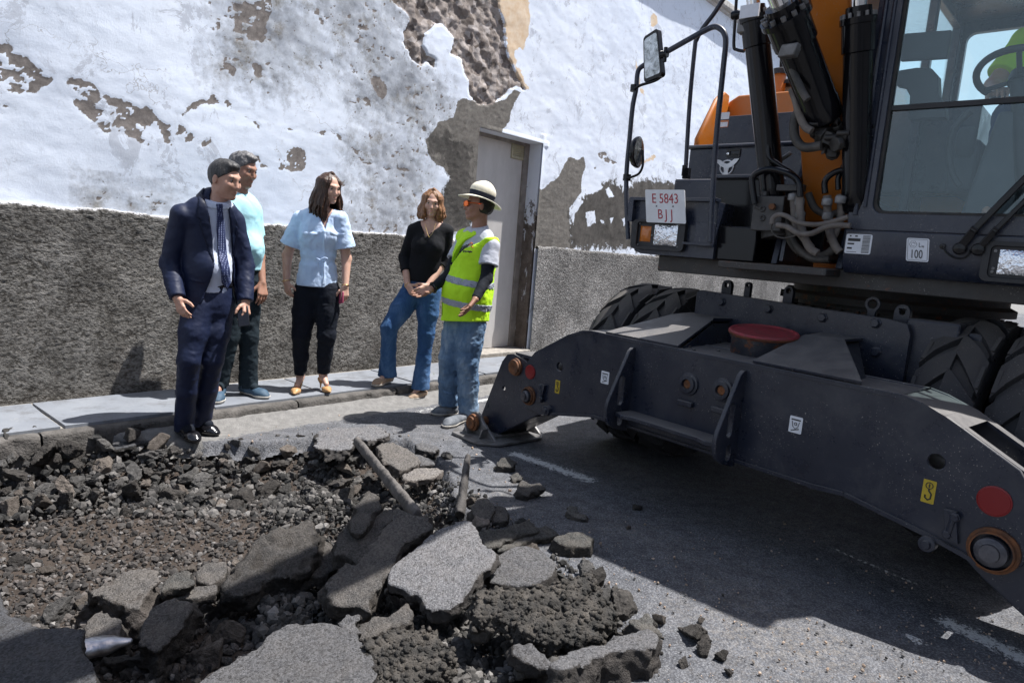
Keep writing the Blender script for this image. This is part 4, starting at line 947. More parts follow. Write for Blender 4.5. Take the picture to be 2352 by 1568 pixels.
# boxes stepping back and up
b1 = MB(); b1.prism([(.05, 1.42), (.42, 1.42), (.42, 1.905), (.05, 1.905)], O_, U_1, UZ, N_1, -.75, -.30); bevel(b1.build('storage_box', M_EXC, exc), .012, 3)
b1 = MB(); b1.prism(rrect(.36, 1.40, .70, 1.895, .03), O_, U_1, UZ, N_1, -.62, -.24); bevel(b1.build('glossy_tank', M_BLK, exc), .03, 4)
b1 = MB(); b1.box(up_(.56, -.28, 1.905), U_1, N_1, UZ, .20, .10, .010); bevel(b1.build('tank_lid', M_EXC, exc), .004)
b1 = MB(); b1.prism([(.515, 1.40), (.76, 1.40), (.76, 1.60), (.515, 1.60)], O_, U_1, UZ, N_1, -.25, -.06); bevel(b1.build('lower_panel', M_BLK, exc), .008)
b2 = MB(); b2.prism([(-.03, 1.45), (.95, 1.45), (.95, 2.15), (-.03, 2.15)], O_, U_1, UZ, N_1, -1.15, -.60); b2.box(up_(.45, -.86, 2.158), U_1, N_1, UZ, .50, .29, .012)
bevel(b2.build('locker', M_EXC, exc), .012, 3)
s0, z0 = upx(1675, 348, -.6); s1, z1 = upx(1701, 360, -.6)
q = MB(); q.prism(rrect(upx(1671, 345, -.6)[0], upx(1671, 362, -.6)[1], upx(1702, 345, -.6)[0], upx(1671, 343, -.6)[1], .006), O_, U_1, UZ, N_1, -.6, -.59, [rrect(upx(1678, 350, -.6)[0], upx(1678, 358, -.6)[1], upx(1699, 350, -.6)[0], upx(1678, 348, -.6)[1], .003)]); q.box(up_(upx(1690, 354, -.6)[0], -.593, upx(1690, 354, -.6)[1]), U_1, N_1, UZ, .03, .004, .006); q.build('locker_latch', M_PLASTIC, exc)
q = MB(); q.lathe(up_(*[upx(1674, 354, -.6)[0], -.59, upx(1674, 354, -.6)[1]]), N_1, [(0, .009), (.006, .008), (.007, .001)], 12); q.build('lock_barrel', M_CHROME, exc)
b3 = MB(); b3.prism([(-.02, 2.1), (.95, 2.1), (.95, 2.42), (-.02, 2.42)], O_, U_1, UZ, N_1, -1.4, -.90); b3.prism([(1.0, 1.9), (1.6, 1.9), (1.6, 2.40), (1.0, 2.40)], O_, U_1, UZ, N_1, -1.4, -.95); bevel(b3.build('upper_locker', M_EXC, exc), .010, 3)
# winged ring emblem
ec_ = up_(*[upx(1670, 385, -.6)[0], -.596, upx(1670, 385, -.6)[1]]); q = MB(); ring = [ec_+U_1*x+UZ*y for x, y in circle(0, 0, .046, 24)]; q.tube(ring+[ring[0]], .0065, 6)
q.prism([(-.078, .052), (-.05, .050), (-.02, .030), (0, .022), (.02, .030), (.05, .054), (.082, .056), (.07, .035), (.04, .005), (.018, -.004), (.014, -.03), (.02, -.05), (-.02, -.05), (-.014, -.03), (-.018, -.002), (-.045, .01), (-.068, .03)], ec_, U_1, UZ, N_1, 0, .008)
q.build('emblem', simple('emblem_silver', (.62, .63, .65), (.5, .5, .52), 30, .3, metal=.6), exc)
# warning label on the upper locker
c = upx(1663, 275, -.9); l = label(FF(-.899), (c[0], c[1]+.026), .075, .048, M_WHITE, 'warning_label'); c2 = (c[0], c[1]-.030); l2 = label(FF(-.899), c2, .075, .050, M_ORL, 'warning_label'); q = MB(); q.prism(rrect(c2[0]-.033, c2[1]-.021, c2[0]+.033, c2[1]+.012, .003), O_+N_1*-.8970, U_1, UZ, N_1, 0, .0006); q.build('label_text_field', M_WHITE, l2)
# orange engine hood
hd = MB(); hd.prism([(-.28, 1.45), (-.28, 2.26), (-.09, 2.60), (-.02, 2.64), (1.12, 2.64), (1.2, 2.2), (1.6, 2.1), (1.6, 1.45)], O_, U_1, UZ, N_1, -2.7, -1.22)
hd.prism([(-1.22, 2.64), (-1.12, 2.655), (-1.02, 2.58), (-.80, 2.26), (-.80, 2.14), (-1.22, 2.10)], up_(-.10, 0, 0), N_1, UZ, U_1, -.02, .02)
bevel(hd.build('engine_hood', M_ORG, exc), .02, 3)
cw = MB(); cw.prism([(.0, -2.6), (2.5, -2.6), (2.4, -3.0), (1.9, -3.2), (.6, -3.2), (.1, -3.0)], O_, U_1, N_1, UZ, 1.35, 2.05); bevel(cw.build('counterweight', M_ORG, exc), .05, 3)
q = MB(); p0 = upp(1786, 212, -1.5); q.lathe(A([p0[0], p0[1], 2.58]), UZ, [(0, .055), (.25, .05), (.26, .045)], 20); q.build('air_intake', M_ORG, exc)
q = MB(); q.lathe(A([p0[0], p0[1], 2.83]), UZ, [(0, .062), (.04, .062), (.045, .05), (.05, .001)], 20); q.build('air_intake_cap', M_PLASTIC, exc)
q = MB(); q.box(upp(1835, 203, -1.7), U_1, N_1, UZ, .20, .14, .018); q.lathe(upp(1826, 199, -1.6), UZ, [(0, .13), (.03, .12), (.055, .06), (.06, .001)], 20); bevel(q.build('hood_hatch', M_PLASTIC, exc), .006)
q = MB(); q.tube([upp(1792, 206, -1.9), upp(1798, 90, -1.9), upp(1801, 60, -1.9)], .016, 8); q.box(upp(1720, 226, -1.4), U_1, N_1, UZ, .02, .02, .02); q.build('hood_rail', M_BLK, exc)
# ---- handrails and mirrors
def rail(name, pts, f, r, m=None):
    P = []
    for p in pts: P.append(upp(p[0], p[1], p[2] if len(p) > 2 else f))
    q = MB(); q.tube(smoothpath(P, 5), r, 12); return q.build(name, m or M_BLK, exc)
rail('handrail', [(1632, 556), (1634, 500), (1644, 331), (1661, 160), (1667, 100), (1664, 78), (1654, 66), (1640, 62), (1620, 70), (1580, 92), (1534, 118)], .02, .0165, M_EXC)
rail('grab_post', [(1574, 405), (1584, 239), (1596, 110), (1600, 92), (1614, 66), (1640, 32), (1662, -2), (1690, -46)], -.35, .0145, M_EXC)
rail('mirror_post', [(1443, 550), (1439, 470), (1439, 398), (1446, 320), (1453, 247), (1461, 205), (1464, 172), (1469, 158), (1482, 148)], -.02, .0155, M_EXC)
rail('mirror_arm', [(1459, 203), (1472, 196), (1492, 190), (1508, 184), (1519, 176)], .0, .009, M_BLK)
rail('round_mirror_arm', [(1440, 408), (1450, 407), (1466, 400), (1474, 388), (1477, 372), (1476, 345)], .0, .008, M_BLK)
q = MB(); 
for (x, y) in ((1457, 203), (1440, 408)): 
    p = upp(x, y, -.02); q.lathe(p-UZ*.02, UZ, [(0, .001), (0, .026), (.04, .026), (.04, .001)], 14)
q.box(upp(1577, 399, -.35), U_1, N_1, UZ, .02, .02, .035); q.cyl(upp(1571, 404, -.35), upp(1573.5, 380, -.35), .018, 12)
q.build('rail_clamp', M_BLK, exc)
# rectangular mirror turned to the cab side: corners from the photo, 4 cm deep
mc = [upp(1477, 86, .0), upp(1509, 64, .03), upp(1521, 174, .03), upp(1479, 191, .0)]
def mirror(name, corners, depth, inset, m):
    C = sum(corners)/4; n = unit(np.cross(corners[1]-corners[0], corners[3]-corners[0])); n = n if n@(CAM-C) > 0 else -n
    ax = unit(corners[1]-corners[0]+corners[2]-corners[3]); ay = np.cross(n, ax); 
    P = [((c-C)@ax, (c-C)@ay) for c in corners]; 
    # rounded corners
    o = []
    for i in range(4):
        a, b, c = A(P[i-1]), A(P[i]), A(P[(i+1) % 4]); 
        for t in (.0, .3, .7, 1.): 
            p1 = b+unit(a-b)*.022; p2 = b+unit(c-b)*.022; o.append(tuple((1-t)**2*p1+2*t*(1-t)*b+t*t*p2))
    mb = MB(); mb.prism(o, C, ax, ay, n, -depth, 0); h = bevel(mb.build(name, M_BLK, exc), .008, 3)
    mb = MB(); mb.prism([tuple(A(p)*inset) for p in o], C, ax, ay, n, .0, .0015); mb.build('mirror_face', m, h)
mirror('mirror_housing', mc, .035, .86, M_MIRR)
q = MB(); p = upp(1528, 125, .03); q.cyl(p-U_1*.03, p+U_1*.015, .022, 12); q.cyl(p-UZ*.045, p+UZ*.04, .012, 10); q.build('mirror_mount', M_BLK, exc)
cm = upp(1463, 350, .0); nn = unit(U_1*.97+N_1*-.22); q = MB(); q.lathe(cm, nn, [(-.02, .001), (-.02, .085), (0, .098), (.012, .098), (.016, .09)], 28); h = q.build('round_mirror', M_BLK, exc)
q = MB(); q.lathe(cm, nn, [(.016, .09), (.022, .05), (.024, .001)], 28); q.build('round_mirror_face', M_MIRR, h)
# ---- boom, cylinders
def bfz(s, pts): return [up_(s, f, z) for f, z in pts]
q = MB(); side = [(-.42, 1.66), (-.30, 1.60), (-.12, 1.66), (.02, 1.95), (-.02, 2.5), (.35, 3.6), (1.0, 4.25), (2.2, 4.85), (3.6, 5.1), (3.65, 4.75), (2.3, 4.42), (1.25, 3.9), (.75, 3.4), (.42, 2.7), (.34, 2.35)]
side = [(-.50, 1.70), (-.38, 1.62), (-.22, 1.66), (-.10, 2.0), (.02, 2.55), (.35, 3.3), (1.0, 3.85), (2.2, 4.25), (3.5, 4.3), (3.55, 4.0), (2.3, 3.93), (1.1, 3.5), (.55, 3.0), (.30, 2.45)]
side = [(-.62, 1.72), (-.50, 1.62), (-.34, 1.66), (-.06, 2.15), (.10, 2.62), (.62, 3.35), (1.5, 3.75), (3.0, 3.95), (3.0, 4.3), (1.3, 4.2), (.2, 3.75), (-.30, 3.0), (-.50, 2.3)]
q.prism(side, up_(1.04, 0, 0), N_1, UZ, U_1, -.125, .125); bevel(q.build('boom', M_ORG, exc), .012, 3)
q = MB(); q.prism([(-.7, 1.40), (-.1, 1.40), (-.16, 1.62), (-.36, 1.86), (-.52, 1.88), (-.66, 1.7)], up_(.86, 0, 0), N_1, UZ, U_1, -.018, .018, [circle(-.47, 1.70, .03, 12), circle(-.28, 1.5, .025, 12)]); q.prism([(-.7, 1.40), (-.1, 1.40), (-.16, 1.62), (-.36, 1.86), (-.52, 1.88), (-.66, 1.7)], up_(1.215, 0, 0), N_1, UZ, U_1, -.018, .018); bevel(q.build('boom_foot_bracket', M_EX, exc), .005)
def cylinder(p0, p1, r, rr, rod_len, name='lift_cylinder', headr=1.25):
    d = unit(p1-p0); L_ = np.linalg.norm(p1-p0); q = MB()
    q.lathe(p0, d, [(-.02, .001), (-.02, r*.8), (0, r*1.02), (.10, r*1.04), (.11, r), (L_-.16, r), (L_-.155, r*1.12), (L_-.03, r*1.13), (L_-.028, r*headr), (L_, r*headr), (L_+.002, r*.9), (L_+.05, r*.85), (L_+.052, rr)], 36)
    b = q.build(name, M_BLK, exc)
    q = MB(); e1 = unit(np.cross(d, A([.3, .2, 1]))); e2 = np.cross(d, e1)
    for k in range(12):
        t_ = 2*math.pi*k/12; q.lathe(p1+(e1*math.cos(t_)+e2*math.sin(t_))*r*1.08, d, [(0, r*.13), (.022, r*.13), (.023, r*.075), (.012, r*.07), (.012, .001)], 10)
    q.build('flange_bolt', M_STEEL, b)
    q = MB(); q.cyl(p1, p1+d*rod_len, rr, 24); q.build('rod', M_CHROME, b)
    return b, d
cl1a, cl1b = upp(1777, 470, -.10), upp(1734, 38, .12)
cylinder(cl1a, cl1b, .068, .036, .9)
cl2a, cl2b = upp(1893, 268, .02), upp(1803, 32, .42)
cylinder(cl2a, cl2b, .092, .050, .8, 'adjusting_cylinder', 1.32)
cl3a, cl3b = upp(1966, 480, -.06), upp(1972, 42, .16)
cylinder(cl3a, cl3b, .068, .036, .9)
l = MB(); l.box(upp(1722, 26, .20), U_1, N_1, UZ, .052, .006, .033); l.build('cylinder_label', M_WHITE, exc)
# barrel root, valve block and pump cluster
q = MB(); q.cyl(cl1a+UZ*.03, upp(1785, 545, -.10), .085, 24); q.box(upp(1770, 492, -.02), U_1, N_1, UZ, .085, .05, .095); q.cyl(upp(1758, 455, -.0), upp(1758, 470, 0), .028, 10); q.cyl(upp(1757, 440, -.0), upp(1757, 452, 0), .022, 6); q.box(upp(1817, 432, -.02), U_1, N_1, UZ, .075, .02, .018)
q.cyl(upp(1748, 480, .02), upp(1735, 474, .02), .016, 8)
for (x, y) in ((1751, 480), (1751, 501)): q.lathe(upp(x, y, .032), N_1, [(0, .018), (.006, .018), (.006, .008), (.002, .008)], 12)
bevel(q.build('valve_block', simple('greasy_casting', (.055, .052, .05), (.028, .026, .026), 14, .5, .5, 90, .003), exc), .006)
q = MB(); q.lathe(upp(1775, 475, .045), N_1, [(0, .02), (.02, .018), (.02, .001)], 6); q.build('rusty_plug', M_RUST, exc)
rnd = random.Random(11); q = MB()
for (x, y, r_) in ((1868, 292, .05), (1885, 300, .06), (1905, 318, .075), (1925, 300, .05), (1930, 330, .055), (1898, 340, .045), (1912, 352, .05), (1890, 280, .04), (1918, 275, .045), (1940, 312, .035)):
    p = upp(x, y, .02+rnd.uniform(-.04, .05)); d_ = unit([rnd.uniform(-1, 1), rnd.uniform(-1, 1), rnd.uniform(-1, 1)]); q.lathe(p-d_*r_*.7, d_, [(0, .001), (0, r_*.7), (r_*.5, r_*.75), (r_*.52, r_*.5), (r_*1.2, r_*.45), (r_*1.22, .001)], 8, False)
    q.box(p, d_, np.cross(d_, UZ), UZ, r_*.5, r_*.5, r_*.45)
for (x, y) in ((1868, 285), (1908, 316), (1937, 306)):
    p = upp(x, y, .09); q.cyl(p-U_1*.03, p+U_1*.03, .016, 10)
bevel(q.build('hydraulic_fittings', simple('greasy_fittings', (.05, .046, .042), (.022, .02, .02), 20, .45, .5, 90, .003, .3), exc), .004)
def dd(pts): return [(1635.4+x*.2696, 220.5+y*.2696) for x, y in pts]
def hose(pts, f, r, m=M_HOSE, name='hydraulic_hose', conv=dd, df=None):
    P = [upp(x, y, (f if df is None else f+df[i])) for i, (x, y) in enumerate(conv(pts))]; q = MB(); q.tube(smoothpath(P, 6), r, 10); return q.build(name, m, exc)
hose([(510, 1090), (520, 1040), (570, 1010), (640, 1025), (740, 1080), (900, 1095), (1030, 1070), (1160, 1030)], .10, .013, M_HOSEG)
hose([(550, 1100), (640, 1115), (740, 1170), (850, 1170), (960, 1120), (1060, 1100), (1180, 1105)], .10, .015, M_HOSEG)
hose([(515, 1080), (505, 1130), (540, 1190), (620, 1210), (720, 1185)], .08, .005, M_HOSE)
hose([(365, 920), (345, 780), (345, 700), (390, 655), (490, 625), (600, 645), (700, 690), (745, 760), (752, 860)], .06, .018, M_BLK, 'steel_pipe')
hose([(965, 830), (960, 740), (1000, 680), (1090, 635), (1220, 630)], .0, .016, M_BLK, 'steel_pipe')
hose([(1170, -60), (1172, 200), (1172, 480), (1110, 620), (1075, 700), (1075, 800)], -.02, .014, M_BLK, 'steel_pipe')
hose([(470, 100), (480, 400), (490, 520), (560, 580), (680, 660), (730, 720)], .02, .014, M_BLK, 'steel_pipe')
hose([(690, 830), (700, 950), (720, 1120), (790, 1220), (850, 1300)], .03, .020, M_HOSEG)
hose([(745, 850), (750, 1000), (770, 1150), (830, 1290), (900, 1340)], .04, .021, M_HOSEG)
hose([(980, 850), (985, 1000), (1000, 1150), (1050, 1280), (1090, 1330)], .0, .021, M_HOSEG)
hose([(1095, 840), (1100, 1000), (1060, 1140), (1010, 1250)], -.03, .021, M_HOSEG)
hose([(600, 990), (700, 1250), (840, 1380), (1000, 1390)], -.04, .02, M_HOSE)
hose([(680, -60), (720, 60), (740, 150), (790, 260), (850, 300)], .12, .020, M_HOSEG)
hose([(770, 20), (740, 120), (705, 200), (700, 320), (735, 400), (800, 440), (930, 425)], .10, .024, M_HOSE)
hose([(830, -40), (815, 60), (830, 150), (880, 190)], .05, .018, M_HOSE)
hose([(820, 830), (880, 960), (1000, 1010), (1120, 980)], -.12, .02, M_HOSE); hose([(640, 1040), (660, 1200), (760, 1330), (950, 1360), (1080, 1260)], -.08, .024, M_HOSE)
hose([(560, 560), (650, 500), (670, 480)], -.15, .012, M_STEEL)
for (x, y) in ((690, 860), (745, 900), (980, 900), (1095, 880), (750, 1010), (985, 1020)):
    xx, yy = dd([(x, y)])[0]; p = upp(xx, yy, .03); q = MB(); q.lathe(p-UZ*.02, UZ, [(0, .024), (.006, .027), (.03, .027), (.036, .024)], 12); q.build('hose_clamp', M_STEEL, exc)
hose([(555, -40), (540, 200), (528, 450), (560, 490), (630, 505)], .05, .009, M_BLK, 'steel_pipe', lambda P: [(1561.9+x*.2344, y*.2344) for x, y in P])
q = MB(); q.ell = None; p = upp(1692, 35, .05); q.lathe(p-U_1*.03, U_1, [(0, .001), (.004, .022), (.03, .027), (.055, .018), (.058, .001)], 14); q.build('pipe_union', M_BLK, exc)
q = MB(); q.box(upp(1712, 62, .14), U_1, N_1, UZ, .035, .03, .035); q.box(upp(1814, 118, .40), U_1, N_1, UZ+U_1*.3, .04, .03, .03); q.islands('port_block', M_STEEL, exc, .006)
hose([(1050, 540), (1110, 700), (1200, 900), (1250, 980)], .30, .018, M_HOSE, 'hydraulic_hose', lambda P: [(1561.9+x*.2344, y*.2344) for x, y in P])
q = MB(); q.prism([(-.45, 1.42), (-.10, 1.42), (-.14, 1.75), (-.30, 2.1), (-.45, 2.1)], up_(.90, 0, 0), N_1, UZ, U_1, -.01, .01); q.build('side_plate', M_EXC, exc)
# ---- cab
cs0, cs1 = 1.255, 2.27; cz0, cz1 = 1.66, 3.12; cfb = -1.62
def cabprism(out, f0, f1, name, m=M_EXC, holes=(), bw=.01):
    q = MB(); q.prism(out, O_, U_1, UZ, N_1, f0, f1, holes); return bevel(q.build(name, m, exc), bw, 3)
gl0, gl1 = 1.365, 2.20
cabprism(rrect(cs0, cz0-.055, cs1, cz1, .05), -.07, 0., 'cab_front_frame', M_EXC, [rrect(gl0, cz0+.03, gl1, cz1-.10, .05)], .012)
q = MB(); q.tube([up_(cs0+.035, .002, cz0+.02), up_(cs0+.035, .002, cz1-.1)], .012, 8); q.tube([up_(cs0+.075, .002, cz0+.06), up_(cs0+.075, .002, cz1-.1)], .010, 8); q.build('pillar_seam', M_EXC, exc)
q = MB()
for z_ in (1.84, 1.95, 2.07, 2.12): q.lathe(up_(cs0+.055, .0, z_), N_1, [(0, .012), (.006, .011), (.008, .006), (.005, .001)], 12)
q.islands('pillar_bolt', M_BLK, exc, .0005)
q = MB(); g_o = rrect(gl0-.002, cz0+.028, gl1+.002, cz1-.098, .05); q.prism(g_o, O_, U_1, UZ, N_1, -.055, -.015, [rrect(gl0+.014, cz0+.044, gl1-.014, cz1-.114, .045)]); q.build('window_seal', M_SEAL, exc)
def pane(out, f, name='windscreen'):
    q = MB(); q.prism(out, O_, U_1, UZ, N_1, f-.002, f+.002); return q.build(name, M_GLASS, exc)
pane(rrect(gl0+.005, 2.215, gl1-.005, cz1-.105, .03), -.028); pane(rrect(gl0+.005, cz0+.036, gl1-.005, 2.205, .04), -.036)
q = MB(); q.box(up_((gl0+gl1)/2, -.03, 2.208), U_1, N_1, UZ, (gl1-gl0)/2, .012, .012); q.build('window_bar', M_PLASTIC, exc)
# lower nose of the cab
q = MB(); q.prism([(.0, 1.60), (-.004, 1.605), (-.5, 1.605), (-.5, 1.36), (-.06, 1.385), (-.02, 1.42), (-.0, 1.49)], O_+U_1*cs0, N_1, UZ, U_1, 0, cs1-cs0+.02); bevel(q.build('cab_nose', M_EXC, exc), .012, 3)
q = MB(); q.box(up_(1.76, -.2, 1.615), U_1, N_1, UZ, .49, .17, .012); q.build('nose_gap_seal', M_BLK, exc)
# side frames, roof, floor, rear
def sideframe(s_, name):
    o = [(-.06, cz0-.05), (-.06, cz1-.02), (cfb, cz1-.02), (cfb, cz0-.05)]; h1 = [(-.11, cz0+.12), (-.11, cz1-.10), (-.90, cz1-.10), (-.90, cz0+.12)]; h2 = [(-.95, cz0+.30), (-.95, cz1-.10), (cfb+.07, cz1-.10), (cfb+.07, cz0+.35)]
    q = MB(); q.prism(o, O_+U_1*s_, N_1, UZ, U_1, -.025, .025, [h1, h2]); f = bevel(q.build(name, M_EXC, exc), .008)
    for h in (h1, h2):
        q = MB(); q.prism(h, O_+U_1*s_, N_1, UZ, U_1, -.002, .002); q.build('side_window', M_GLASS, f)
sideframe(cs0+.03, 'cab_side_frame'); sideframe(cs1-.03, 'cab_door')
cabprism(rrect(cs0, cz0-.05, cs1, cz1, .05), cfb-.05, cfb, 'cab_rear_frame', M_EXC, [rrect(cs0+.08, cz0+.40, cs1-.08, cz1-.12, .05)])
pane(rrect(cs0+.08, cz0+.40, cs1-.08, cz1-.12, .05), cfb-.02, 'rear_window')
q = MB(); q.box(up_((cs0+cs1)/2, cfb/2, cz1+.0), U_1, N_1, UZ, (cs1-cs0)/2+.02, -cfb/2+.08, .05); bevel(q.build('cab_roof', M_EXC, exc), .03, 3)
q = MB(); q.box(up_((cs0+cs1)/2, cfb/2, cz0-.04), U_1, N_1, UZ, (cs1-cs0)/2-.03, -cfb/2-.03, .03); q.build('cab_floor', M_PLASTIC, exc)
# inside: seat, consoles, monitor, steering wheel
M_TRIM = simple('cab_trim', (.07, .075, .085), (.05, .055, .062), 6, .6, .2, 120, .001)
M_SEATF = simple('seat_fabric', (.02, .02, .022), (.035, .035, .038), 40, .9, .5, 200, .002)
q = MB(); q.box(up_(1.93, -.90, 1.86), U_1, N_1, UZ, .22, .25, .16); q.box(up_(1.93, -.86, 2.07), U_1, N_1, UZ, .23, .27, .06); q.box(up_(1.93, -1.20, 2.38), U_1, N_1-.15*UZ, UZ+.15*N_1*-1, .21, .05, .30); seat = bevel(q.build('seat', M_SEATF, exc), .04, 4)
q = MB(); q.box(up_(1.62, -.86, 2.0), U_1, N_1, UZ, .07, .28, .14); q.box(up_(2.11, -.80, 2.0), U_1, N_1, UZ, .07, .30, .14); q.box(up_(1.62, -.56, 2.12), U_1, N_1*.6+UZ, UZ, .05, .05, .05); bevel(q.build('console', M_TRIM, exc), .03, 3)
p = upp(2127, 107, -.28); q = MB(); q.box(p, U_1+.2*N_1*-1, N_1, UZ, .105, .016, .068); q.box(p-U_1*.12, U_1, N_1, UZ, .03, .008, .006); q.box(p-U_1*.12-UZ*.02, U_1, N_1, UZ, .03, .008, .006); bevel(q.build('monitor', M_PLASTIC, exc), .008, 3)
q = MB(); p2 = upp(2112, 200, -.30); q.prism([(-.13, .05), (-.10, .085), (-.02, .09), (.05, .08), (.085, .04), (.10, -.05), (.14, -.12), (.15, -.17), (-.02, -.17), (-.03, -.05), (-.06, .0), (-.11, .015)], p2, U_1, UZ, N_1, -.05, .04); bevel(q.build('seat_headrest', M_PLASTIC, exc), .015, 3)  # black headrest shape, separate from the seat mesh
wc = upp(2345, 172, -.40); wn = unit(N_1*-.45+UZ*.9); e1 = unit(np.cross(wn, U_1)); 
q = MB(); ring = [wc+.185*(math.cos(t)*U_1+math.sin(t)*e1) for t in np.linspace(0, 2*math.pi, 40)]; q.tube(ring, .017, 10)
for t in (.5, 2.6, 4.7): q.tube([wc-wn*.03, wc+.18*(math.cos(t)*U_1+math.sin(t)*e1)], .012, 8)
q.lathe(wc-wn*.05, wn, [(0, .05), (.06, .045), (.065, .001)], 18); q.tube([wc-wn*.04, up_(2.0, -.28, 1.70)], [.04, .06], 12)
q.build('steering_wheel', M_PLASTIC, exc)
q = MB(); q.tube(smoothpath([upp(2230, 256, -.35), upp(2195, 290, -.35), upp(2180, 345, -.35), (upp(2188, 400, -.35)), upp(2205, 428, -.35)], 6), .016, 10); q.build('cab_hose', M_PLASTIC, exc)
q = MB(); q.box(upp(2310, 385, -.38), U_1, N_1, UZ+.18*U_1, .11, .05, .27); bevel(q.build('steering_column_cover', M_TRIM, exc), .02, 3)
# wipers, wire, labels, headlamp on the nose
def d6(pts): return [(1966.1+x*.2168, 321.6+y*.2168) for x, y in pts]
def wiper(a, b, c, w, f):
    (x0, y0), (x1, y1), (x2, y2) = d6([a, b, c]); q = MB(); p0, p1, p2 = upp(x0, y0, f), upp(x1, y1, f+.02), upp(x2, y2, f+.02)
    for A_, B_, ww in ((p0, p1, w), (p1, p2, w*.8)): 
        d_ = unit(B_-A_); q.box((A_+B_)/2, d_, N_1, np.cross(d_, N_1), np.linalg.norm(B_-A_)/2+.012, .012, ww)
    q.lathe(p0-N_1*.03, N_1, [(0, .001), (0, .03), (.045, .028), (.05, .001)], 16); bevel(q.build('wiper', M_BLK, exc), .005)
wiper((1100, 1150), (1255, 950), (1900, 300), .018, .02); wiper((1295, 1160), (1480, 955), (1900, 540), .014, .02)
hose([(920, 1120), (960, 1190), (1040, 1245), (1130, 1252), (1190, 1215), (1215, 1160)], .008, .004, M_BLK, 'washer_hose', d6)
q = MB(); x, y = d6([(920, 1125)])[0]; q.lathe(upp(x, y, 0), N_1, [(0, .014), (.012, .012), (.013, .001)], 12); q.build('washer_grommet', M_BLK, exc)
fr0 = FF(.001)
l = label(FF(.0005), (1.325, 1.533), .125, .100, M_WHITE, 'barcode_label'); q = MB(); fo = up_(1.325, .0022, 1.533)
for i in range(15): q.prism([(.018, .044-i*.006), (.054, .044-i*.006), (.054, .044-i*.006-.0028-(i % 3)*.0005), (.018, .044-i*.006-.0028-(i % 3)*.0005)], fo, U_1, UZ, N_1, 0, .0006)
q.prism([(-.052, .028), (.008, .028), (.008, .013), (-.052, .013)], fo, U_1, UZ, N_1, 0, .0006); q.prism([(-.052, -.018), (-.028, -.018), (-.028, -.027), (-.052, -.027)], fo, U_1, UZ, N_1, 0, .0006)
q.prism([(-.052, .004), (-.02, .004), (-.02, -.004), (-.052, -.004)], fo, U_1, UZ, N_1, 0, .0006); q.prism([(-.052, -.040), (-.005, -.040), (-.005, -.0425), (-.052, -.0425)], fo, U_1, UZ, N_1, 0, .0006)
q.prism([(-.046, .043), (-.038, .043), (-.038, .036), (-.046, .036)], fo, U_1, UZ, N_1, 0, .0006); q.prism([(-.02, .043), (-.008, .043), (-.008, .036), (-.02, .036)], fo, U_1, UZ, N_1, 0, .0006); q.build('bar_code', M_INK, l)
LV = unit(UZ-U_1*.10); l = label((O_+N_1*.0005+U_1*1.597+UZ*1.520, U_1, LV, N_1), (0, 0), .098, .112, M_WHITE, 'noise_label')
fo = up_(1.597, .0022, 1.520); q = MB(); bd = rrect(-.043, -.050, .043, .050, .004); q.tube([fo+U_1*x+LV*y for x, y in bd+[bd[0]]], .0009, 4); hx = circle(-.02, .026, .017, 6); q.tube([fo+U_1*x+LV*y for x, y in hx+[hx[0]]], .0008, 4); q.tube([fo+U_1*x+LV*y for x, y in circle(-.02, .026, .009, 8)], .0007, 4); q.build('noise_label_border', M_INK, l)
text_mesh('noise_label_text', [('100', -.006, -.020, 1.), ('L', .012, .020, .52), ('wa', .030, .016, .26)], fo+N_1*.0006, U_1*.72, LV*1.15, .052, M_INK, l)
cabprism(rrect(1.865, 1.395, 2.26, 1.578, .03), -.02, .018, 'headlamp_surround', M_PLASTIC, [rrect(1.895, 1.415, 2.23, 1.558, .02)]); cabprism(rrect(1.895, 1.415, 2.23, 1.558, .02), -.02, .003, 'headlamp_backing', M_PLASTIC)
lens(1.93, 2.15, 1.432, 1.542, M_LAMP, 'headlight', .022)
q = MB(); [screw(q, up_(s_, .004, z_), N_1, .006, .005) for s_, z_ in ((1.912, 1.44), (1.912, 1.535), (1.914, 1.455))]; q.build('lamp_screw', M_STEEL, exc)
q = MB(); q.box(upp(1993, 648, -.35), U_1, N_1, UZ, .028, .002, .014); q.build('ring_label', M_YEL, exc)
# ---- the drum standing on the cover plate
dc = bp(1.40, -.40, .905)
drum = empty('drum', dc, 'dark dented drum with a rusty red lid standing on the stabiliser beam', 'drum')
DX = unit(UZ+A([-.38, -.93, 0])*.11); dc = dc-UZ*.012; q = MB(); q.lathe(dc, DX, [(0, .001), (0, .155), (.01, .162), (.10, .165), (.102, .170), (.125, .171), (.128, .166)], 44); q.build('drum_body', dusty('drum_paint', (.016, .018, .026), .5, (.25, .23, .2), .6, 0, .55), drum)
q = MB(); q.lathe(dc, DX, [(.120, .176), (.124, .182), (.138, .183), (.146, .176), (.146, .166), (.139, .158), (.139, .001)], 48); q.build('drum_lid', M_REDLID, drum)
q = MB(); q.lathe(dc, DX, [(.1205, .1765), (.120, .179), (.131, .1855), (.133, .1835)], 48)
for k in range(14):
    t_ = 2*math.pi*k/14; d_ = A([math.cos(t_), math.sin(t_), 0]); d_ = unit(d_-DX*(d_@DX)); q.box(dc+d_*.172+DX*.138, d_, np.cross(DX, d_), DX, .009, .004, .003)
q.build('lid_rim', M_RUST, drum)
